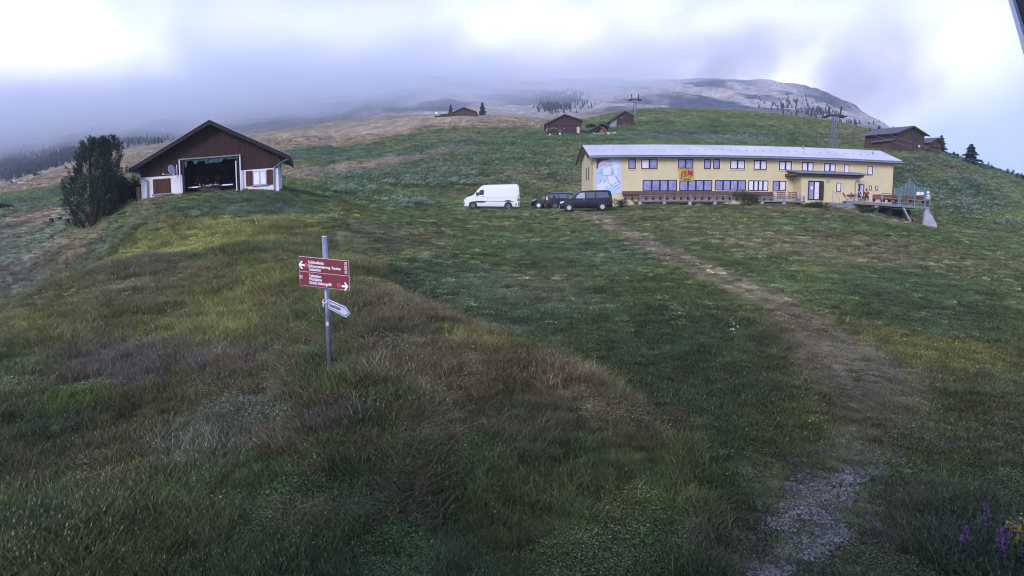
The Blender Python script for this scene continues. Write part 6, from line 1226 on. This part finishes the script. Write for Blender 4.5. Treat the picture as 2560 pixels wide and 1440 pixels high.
    def ex3(root, side, half):
        side([(.02, .95), (.26, .92), (.20, 1.12), (.10, 1.32), (.05, 1.30)], 'tail_light', 'pinklamp', .012); m = MB(); m.box(.55, 2.9, -.62, -.58, 1.745, 1.785); m.build('roof_rail', 'steel', root); m = MB(); m.add([(.04, -.7, 1.1), (.04, .7, 1.1), (.22, .6, 1.60), (.22, -.6, 1.60), (.02, -.7, 1.1), (.02, .7, 1.1), (.19, .6, 1.62), (.19, -.6, 1.62)], [(0, 1, 2, 3), (4, 7, 6, 5), (0, 4, 5, 1), (2, 6, 7, 3), (0, 3, 7, 4), (1, 5, 6, 2)]); m.build('rear_window', 'carglass', root)
    v = vehicle('dark_estate_car', Vector((p0.x, 72, gz(p0.x+2, 72))), math.radians(4), 'dark estate car with pale tail light, half hidden behind the black people carrier', 'car', prof, 1.08, 1.85, 'vanbrown', [.98, 3.70], .34, wins, 'steelrim', ex3)
    # small black car further back, nose to the left
    p0 = at(1331, 517, 75); prof = [(0, .55), (.04, .78), (.3, .92), (.95, 1.02), (1.25, 1.10), (1.9, 1.46), (2.5, 1.50), (3.4, 1.46), (4.0, 1.15), (4.2, .9), (4.22, .55)]
    wins = [[(1.45, 1.06), (1.95, 1.38), (2.4, 1.40), (2.4, 1.04)], [(2.5, 1.04), (2.5, 1.40), (3.3, 1.37), (3.6, 1.06)]]
    def ex4_(root, side, half):
        side([(.04, .74), (.5, .90), (.62, .98), (.28, .92), (.06, .84)], 'headlight', 'headlamp', .012); m = MB(); m.add([(1.18, -.68, 1.10), (1.18, .68, 1.10), (1.88, .58, 1.45), (1.88, -.58, 1.45), (1.16, -.68, 1.12), (1.16, .68, 1.12), (1.86, .58, 1.47), (1.86, -.58, 1.47)], [(0, 1, 2, 3), (4, 7, 6, 5), (0, 4, 5, 1), (2, 6, 7, 3), (0, 3, 7, 4), (1, 5, 6, 2)]); m.build('windscreen', 'lightglass', root); m = MB(); m.box(-.03, .02, -.26, .26, .36, .48); m.build('number_plate', 'white', root)
    v = vehicle('black_hatchback', Vector((p0.x, 75, gz(p0.x+2, 75))), math.radians(-12), 'small black car whose nose and front wheel show left of the dark estate', 'car', prof, 1.0, 1.75, 'vanblack', [.85, 3.35], .33, wins, 'rim', ex4_)
van()

# ------------------------------------------------------------ signpost, benches, bushes, plants
def signpost():
    b = hit(825, 931); top = at(811, 592, b.y-.12); root = empty('signpost', b); d = Vector(top)-b; m = MB(); m.tube(-d*.08, d, .052, 16); m.build('pole', 'steel', root, smooth=True); m = MB(); m.tube(d, d*1.006, .054, 16); m.build('cap', 'postw', root)
    BLOCK.append(((b.x, b.y), (1, 0), (0, 1), -.13, .13, -.45, .15))
    tag(root, 'leaning round steel post carrying two direction boards on the grassy bank', 'post')
    dy = b.y-.2
    def board_frame(bl, br, tl, y0, y1):
        A = at(*bl, y0); Bq = at(*br, y1); T = at(*tl, y0); ex = (Bq-A); W = ex.length; ex = ex/W; up = Vector((0, 0, 1)); nrm = ex.cross(up).normalized(); H = (T-A).z; ev = up
        return A, ex, ev, nrm, W, H
    A, ex, ev, nr, W, H = board_frame((749, 713), (874, 726.5), (747, 640), dy-.02, dy-.30); bo = empty('direction_board', A)
    X = lambda u, v, o=0: ex*u+ev*v+nr*o        # nr points to the viewer
    if nr.y > 0: nr = -nr
    def plate(u0, u1, v0, v1, name, m, o0, o1, par=bo, r=0): q = MB(); q.box(u0, u1, o0, o1, v0, v1); return q.build(name, m, par, xf=lambda a, o, c: X(a, c, o), bevel=r)
    plate(0, W, 0, H, 'plate', 'signedge', -.012, 0, r=.004); vd = H*.487
    fu = plate(.010, W-.010, vd+.006, H-.010, 'upper_panel', 'signred', .001, .004); fl = plate(.010, W-.010, .010, vd-.006, 'lower_panel', 'signred', .001, .004)
    k = W/126.0          # metres per picture pixel along the board
    def row(txt, px, yv, par, size=.082, sq=.86): text_mesh(txt, size, 'lettering', 'white', par, lambda x, y: X(x+(px-748)*k, yv+y, .006), sq)
    row('Schlittelbahn', 772, H-.128, fu); row('Winterwanderweg', 772.5, H-.205, fu, .080, .80); row('Parsiras', 831, H-.205, fu, .080, .80); row('Talstation', 772.5, H-.272, fu)
    row('Talstation', 773, vd-.095, fl); row('Waldpiste', 773, vd-.165, fl); row('Gratis-Uebungslift', 773.5, vd-.238, fl, .082, .84)
    def arrow(cx, cy, s, par):
        q = MB(); P = [(-1.0, 0), (-.15, .95), (.12, .95), (.22, .80), (-.25, .26), (.9, .26), (.9, -.26), (-.25, -.26), (.22, -.80), (.12, -.95), (-.15, -.95)]; q.v = []; 
        P = [(cx-s*x*.078*-1 if s < 0 else cx+x*.078, cy+y*.088) for x, y in P]
        n = len(P); q.v = [(x, .005, z) for x, z in P]+[(x, .008, z) for x, z in P]; q.f = [(0, 1, 2, 3, 4), (0, 4, 7), (0, 7, 8, 9, 10), (4, 5, 6, 7)]; q.f += [tuple(i+n for i in f)[::-1] for f in q.f]; q.build('arrow', 'white', par, xf=lambda a, o, c: X(a, c, o))
    arrow((756-748)*k, H-.175, 1, fu); arrow((863-748)*k, vd-.215, -1, fl)
    for cx, cy, par in (((767-748)*k, H-.175, fu), ((848-748)*k, vd-.20, fl)):
        q = MB(); q.disc((cx, cy), .033, .0045, .007, 18); q.build('red_spot', 'red', par, xf=lambda a, o, c: X(a, c, o)); q = MB(); q.disc((cx, cy), .040, .0072, .009, 18, .032); q.build('spot_ring', 'redring', par, xf=lambda a, o, c: X(a, c, o))
    for cx, cy, mm, par in ((865.5, H-.065, 'blue', fu), (866, H-.150, 'yellowp', fu), (866.5, H-.235, 'blue', fu), (753, vd-.115, 'blue', fl)):
        u = (cx-748)*k; q = plate(u-.027, u+.027, cy-.032, cy+.032, 'pictogram', 'white', .0045, .0065, par); plate(u-.021, u+.021, cy-.026, cy+.026, 'pictogram_field', mm, .0068, .0085, par)
        if mm == 'blue' and cx > 866 or cx < 760: text_mesh('P', .055, 'lettering', 'white', par, lambda x, y: X(u-.016+x, cy-.018+y, .0095))
        elif mm == 'blue': c = MB(); c.prism([(u-.015, cy-.018), (u-.004, cy-.018), (u+.014, cy), (u-.004, cy+.018), (u-.015, cy+.018), (u, cy)], .0088, .0098); c.build('symbol', 'white', par, xf=lambda a, o, e: X(a, e, o))
        else: c = MB(); c.disc((u, cy), .011, .0088, .0098, 10); c.build('symbol', 'green', par, xf=lambda a, o, e: X(a, e, o))
    tag(bo, 'wide maroon direction board with white arrows and Schlittelbahn lettering on the post', 'sign')
    # small white pointer board
    A, ex, ev, nr, W, H = board_frame((821, 771), (865, 794), (820, 748), dy-.10, dy-.62); so = empty('pointer_board', A)
    if nr.y > 0: nr = -nr
    X = lambda u, v, o=0: ex*u+ev*v+nr*o
    xm = lambda a, o, c: X(a, c, o); tip = W*1.22
    q = MB(); q.prism([(0, 0), (W, 0), (tip, H*.62), (W*.96, H*1.13), (0, H)], -.01, 0); q.build('plate', 'signwhite', so, xf=xm)
    q = MB(); q.prism([(.0, .022), (W*.985, .022), (tip-.03, H*.62), (W*.95, H*1.12-.022), (0, H-.022)], .001, .004); q.build('border', 'navy', so, xf=xm)
    q = MB(); q.prism([(.0, .036), (W*.975, .036), (tip-.05, H*.62), (W*.945, H*1.12-.038), (0, H-.036)], .005, .008); q.build('face', 'signwhite', so, xf=xm)
    text_mesh('Schweizer Skischule', .098, 'lettering', 'black', so, lambda x, y: X(x+.07, H*.33+y+x*.05, .010), .56); text_mesh('+', .06, 'symbol', 'black', so, lambda x, y: X(x+.025, H*.42+y, .010))
    tag(so, 'small white arrow-shaped board reading Schweizer Skischule, below the maroon board', 'sign')
    p = at(814, 755, dy-.16); q = MB(); q.path([(-.04, 0, .05), (-.055, -.03, -.0), (-.01, -.06, -.02), (.05, -.03, .035)], .012, 6); q.path([(-.03, -.04, -.02), (-.04, -.04, -.09)], .014, 6); o = q.build('cord', 'postw'); o.location = p; tag(o, 'pale knotted cord that ties the small pointer board to the post', 'cord')
    pb = b+d*((931-809)/(931-592.0)); q = MB(); q.box(-.028, .028, -.060, -.052, -.045, .045); o = q.build('sticker', 'headlamp'); o.location = pb; tag(o, 'small pale rectangular sticker halfway down the signpost', 'sticker')
signpost()

def bench(px, py, Y, L, rz, label):
    p = hit(px, py+3); o = empty('plank_bench', p, rz); zt = .44; m = MB(); m.box(-L/2, L/2, -.22, .22, zt-.07, zt); m.build('seat', 'concrete', o, bevel=.01)
    for s in (-1, 1): m = MB(); m.box(s*L*.36-.12, s*L*.36+.12, -.17, .17, -.3, zt-.071); m.build('leg', 'beam', o)
    return tag(o, label, 'bench', 'plank benches by the pine')
def tilt(o, a): o.rotation_euler = (0, a, o.rotation_euler[2]); return o
tilt(bench(140, 552, 51.5, 1.05, math.radians(8), 'shorter grey plank bench, left one of the two beside the stone pine'), math.radians(-8))
tilt(bench(182, 553, 50, 1.25, math.radians(5), 'longer grey plank bench, right one of the two beside the stone pine'), math.radians(-4))
shrub('bush', on_ground(1866, 513, 70.6), 1.55, .9, 1.95, 'tall loose bush growing in front of the lodge between the two decks', n=3600, leaf=.05, seed=81, up=.5, lobes=13)
shrub('bush', on_ground(1556, 514, 71.4), 1.0, .6, 1.0, 'small bush between the black people carrier and the lodge bench', n=1500, leaf=.05, seed=82, lobes=8)
shrub('bush', on_ground(2043, 511, 70.0), 1.75, .6, .95, 'low spreading bush before the lodge porch', n=2300, leaf=.05, seed=83, lobes=11)
shrub('bush', on_ground(2172, 517, 69.5), 1.35, .6, 1.0, 'low bush in front of the left part of the terrace', n=1900, leaf=.05, seed=84, lobes=9)
def spike_plant(name, px, py, h, label, seed, petal, group=None, Y=None, n=60, spread_=.16):
    q = np.random.RandomState(seed); p = hit(px, py) if Y is None else on_ground(px, py, Y); o = empty(name, p); m = MB(); lx, ly = q.randn(2)*.08; m.tube((0, 0, -.05), (lx, ly, h), .006, 5, .003); m.build('stem', 'bushm', o)
    V = []; F = []
    for i in range(n):
        t = q.rand()*.7; c = np.array([lx*t, ly*t, h*t]); a = q.rand()*6.283; d = np.array([math.cos(a), math.sin(a), .35])*.10*(1.1-t); w = np.array([-math.sin(a), math.cos(a), 0])*.012; k = len(V); V += [c, c+d*.5+w, c+d, c+d*.5-w]; F.append((k, k+1, k+2, k+3))
    g = quick_mesh('leaves', np.array(V), np.array(F), m=MT['bushm']); g.parent = o; V = []; F = []
    for i in range(90):
        t = .62+.38*q.rand(); a = q.rand()*6.283; r = spread_*.35*(1.15-t)+.012; c = np.array([lx*t+r*math.cos(a), ly*t+r*math.sin(a), h*t]); d = q.randn(3)*.012; e = q.randn(3)*.012; k = len(V); V += [c-d, c+e, c+d, c-e]; F.append((k, k+1, k+2, k+3))
    g = quick_mesh('blossoms', np.array(V), np.array(F), m=petal); g.parent = o; return tag(o, label, 'plant', group)
FW = mat('fireweed petals', (.24, .09, .26), .7); GW = mat('goldenrod petals', (.42, .34, .06), .7)
G = 'pink willowherb spikes at lower right'
for i, (px, py, h) in enumerate([(2474, 1400, .85), (2502, 1425, .8), (2498, 1450, .75), (2512, 1470, .75), (2392, 1420, .6), (2548, 1490, .9), (2552, 1310, .6)]):
    spike_plant('willowherb', px, py, h, 'pink willowherb spike at lower right, %s' % ('first from the left of the lower row', 'second of the lower row', 'third of the lower row', 'close behind the third', 'standing apart furthest left', 'right of the others and tall', 'by itself high up at the frame edge')[i] if i < 7 else '', 300+i, FW, G)
def gold():
    p = on_ground(2556, 1500, 7.3); o = empty('yellow_plant', p); q = np.random.RandomState(9); m = MB(); V = []; F = []; zt = at(2556, 1270, 7.3).z-p.z
    for i in range(9):
        a = q.rand()*6.283; x, y = .26*q.rand()*math.cos(a), .2*q.rand()*math.sin(a); h = zt*(.72+.28*q.rand()); m.tube((0, 0, -.05), (x, y, h), .006, 5, .003)
        for j in range(60):
            c = np.array([x, y, h])+q.randn(3)*np.array([.05, .05, .03]); d = q.randn(3)*.011; e = q.randn(3)*.011; k = len(V); V += [c-d, c+e, c+d, c-e]; F.append((k, k+1, k+2, k+3))
    m.build('stems', 'bushm', o); g = quick_mesh('blossoms', np.array(V), np.array(F), m=GW); g.parent = o; V = []; F = []
    for i in range(260):
        c = np.array([q.randn()*.14, q.randn()*.12, zt*q.rand()*.85]); d = q.randn(3)*.022; e = np.cross(d, q.randn(3))*.4; k = len(V); V += [c-d, c+e, c+d, c-e]; F.append((k, k+1, k+2, k+3))
    g = quick_mesh('leaves', np.array(V), np.array(F), m=MT['bushm']); g.parent = o; tag(o, 'tall plant with clustered yellow flowers cut by the right edge', 'plant')
gold()

# ------------------------------------------------------------ the house that the camera hangs on: only its roof verge shows
def camera_house():
    root = empty('timber_house', (0, -1.0, -.4)); q = root.location.copy(); X = lambda x, y, z: Vector((x, y, z))-q
    m = MB(); m.box(-9, 8.5, -10, -.6, -1.4, 7.4); m.build('wall', 'brownwood', root, xf=X)
    A = at(2519, -30, 1.35); B_ = at(2580, 178, .95)
    d = (B_-A).normalized(); a = A-d*3.2; b = B_+d*.5; off = Vector((2.2, -.15, .9)); th = Vector((.02, .0, .16))
    m = MB(); v = [a, b, b+off, a+off, a+th, b+th, b+off+th, a+off+th]; m.add(v, [(0, 1, 2, 3), (4, 7, 6, 5), (0, 4, 5, 1), (1, 5, 6, 2), (2, 6, 7, 3), (3, 7, 4, 0)]); m.build('roof_verge', 'soffit', root, xf=X)
    m = MB(); e = Vector((-.006, 0, .002)); v = [a+e, b+e, b, a, a+e+th*.1, b+e+th*.1, b+th*.1, a+th*.1]; m.add(v, [(0, 1, 2, 3), (4, 7, 6, 5), (0, 4, 5, 1), (1, 5, 6, 2), (2, 6, 7, 3), (3, 7, 4, 0)]); m.build('verge_trim', 'white', root, xf=X)
    tag(root, 'dark roof verge of the nearest building cutting the upper right corner', 'house')
camera_house()

big_pine(); far_trees(); grow_grass(); grow_flowers(); pebbles()
AIR = 2

# ------------------------------------------------------------ air: thin haze and the cloud that hangs on the left flank
def air():
    b = MB(); b.box(-3700, 3700, -7.5, 1345, -360, 372); m = bpy.data.materials.new('haze'); m.use_nodes = True; nt = m.node_tree; nt.nodes.clear()
    out = nt.nodes.new('ShaderNodeOutputMaterial'); v = nt.nodes.new('ShaderNodeVolumePrincipled'); v.inputs['Color'].default_value = (.80, .86, 1, 1); v.inputs['Density'].default_value = HAZE; v.inputs['Anisotropy'].default_value = .0
    nt.links.new(v.outputs[0], out.inputs['Volume']); tag(b.build('haze', m), kind='stuff', label='thin bluish haze')
def cloud():
    lo, hi = (-1100, 420, 25), (560, 1120, 350)
    b = MB(); b.box(lo[0], hi[0], lo[1], hi[1], lo[2], hi[2]); m = bpy.data.materials.new('cloud'); m.use_nodes = True; nt = m.node_tree; N = nt.nodes; L = nt.links; N.clear()
    out = N.new('ShaderNodeOutputMaterial'); v = N.new('ShaderNodeVolumePrincipled'); v.inputs['Color'].default_value = (.93, .95, 1, 1)
    g = N.new('ShaderNodeNewGeometry'); sp = N.new('ShaderNodeSeparateXYZ'); L.new(g.outputs['Position'], sp.inputs[0])
    def M(op, a, b=None, c=None, clamp=False):
        n = N.new('ShaderNodeMath'); n.operation = op; n.use_clamp = clamp
        for i, x in enumerate((a, b, c)):
            if x is None: continue
            if isinstance(x, (int, float)): n.inputs[i].default_value = x
            else: L.new(x, n.inputs[i])
        return n.outputs[0]
    def noise(s, det, dist=0):
        z = N.new('ShaderNodeTexNoise'); z.inputs['Scale'].default_value = s; z.inputs['Detail'].default_value = det; z.inputs['Roughness'].default_value = .6; z.inputs['Distortion'].default_value = dist; L.new(g.outputs['Position'], z.inputs['Vector']); return z.outputs[0]
    X, Y, Z = sp.outputs
    # base of the cloud: its underside climbs to the right and with distance
    base = CLOUD_BASE(M, X, Y)
    n = M('SUBTRACT', noise(.0075, 5, .6), .5); n2 = M('SUBTRACT', noise(.03, 3), .5)
    h = M('SUBTRACT', Z, M('ADD', base, M('ADD', M('MULTIPLY', n, 110), M('MULTIPLY', n2, 34))))
    d = M('DIVIDE', h, 32, clamp=True); d = M('MULTIPLY', d, M('SUBTRACT', 1, M('DIVIDE', M('SUBTRACT', h, 40), 60, clamp=True)))
    edge = M('SUBTRACT', 1, M('DIVIDE', M('SUBTRACT', M('DIVIDE', X, M('MAXIMUM', Y, 1)), EDGE0), EDGE1, clamp=True), clamp=True)
    edge = M('ADD', edge, M('MULTIPLY', n, 1.3), clamp=True)
    near = M('DIVIDE', M('SUBTRACT', Y, 430), 150, clamp=True)
    dens = M('MULTIPLY', M('MULTIPLY', M('MULTIPLY', d, edge), near), CLOUD_D)
    L.new(dens, v.inputs['Density']); L.new(v.outputs[0], out.inputs['Volume'])
    tag(b.build('cloud', m), kind='stuff', label='grey-blue cloud bank lying on the left flank of the mountain')
def wisps():
    b = MB(); b.box(60, 640, 860, 1130, 120, 345); m = bpy.data.materials.new('ridge mist'); m.use_nodes = True; nt = m.node_tree; N = nt.nodes; L = nt.links; N.clear()
    out = N.new('ShaderNodeOutputMaterial'); v = N.new('ShaderNodeVolumePrincipled'); v.inputs['Color'].default_value = (.97, .97, 1, 1); g = N.new('ShaderNodeNewGeometry')
    z = N.new('ShaderNodeTexNoise'); z.inputs['Scale'].default_value = .0085; z.inputs['Detail'].default_value = 5; z.inputs['Roughness'].default_value = .62; z.inputs['Distortion'].default_value = .5; L.new(g.outputs['Position'], z.inputs['Vector'])
    sp = N.new('ShaderNodeSeparateXYZ'); L.new(g.outputs['Position'], sp.inputs[0])
    r = N.new('ShaderNodeMapRange'); r.inputs['From Min'].default_value = .40; r.inputs['From Max'].default_value = .62; r.inputs['To Max'].default_value = .017; L.new(z.outputs[0], r.inputs['Value'])
    h = N.new('ShaderNodeMapRange'); h.inputs['From Min'].default_value = 150; h.inputs['From Max'].default_value = 215; L.new(sp.outputs[2], h.inputs['Value'])
    h2 = N.new('ShaderNodeMapRange'); h2.inputs['From Min'].default_value = 335; h2.inputs['From Max'].default_value = 255; L.new(sp.outputs[2], h2.inputs['Value'])
    k = N.new('ShaderNodeMath'); k.operation = 'MULTIPLY'; L.new(r.outputs[0], k.inputs[0]); L.new(h.outputs[0], k.inputs[1]); k2 = N.new('ShaderNodeMath'); k2.operation = 'MULTIPLY'; L.new(k.outputs[0], k2.inputs[0]); L.new(h2.outputs[0], k2.inputs[1])
    for ax, a0, a1 in ((0, 80, 330), (1, 862, 930), (1, 1128, 1080), (0, 635, 560)):
        q = N.new('ShaderNodeMapRange'); q.inputs['From Min'].default_value = a0; q.inputs['From Max'].default_value = a1; L.new(sp.outputs[ax], q.inputs['Value']); k3 = N.new('ShaderNodeMath'); k3.operation = 'MULTIPLY'; L.new(k2.outputs[0], k3.inputs[0]); L.new(q.outputs[0], k3.inputs[1]); k2 = k3
    L.new(k2.outputs[0], v.inputs['Density']); L.new(v.outputs[0], out.inputs['Volume']); tag(b.build('mist', m), kind='stuff', label='pale wisps of mist along the right-hand mountain ridge')
HAZE = .00030
CLOUD_D = .015
EDGE0, EDGE1 = -.30, .62
def CLOUD_BASE(M, X, Y): return M('ADD', M('MULTIPLY', X, .085), M('MULTIPLY', Y, .156))
if AIR: air()
if AIR > 1: cloud(); wisps()
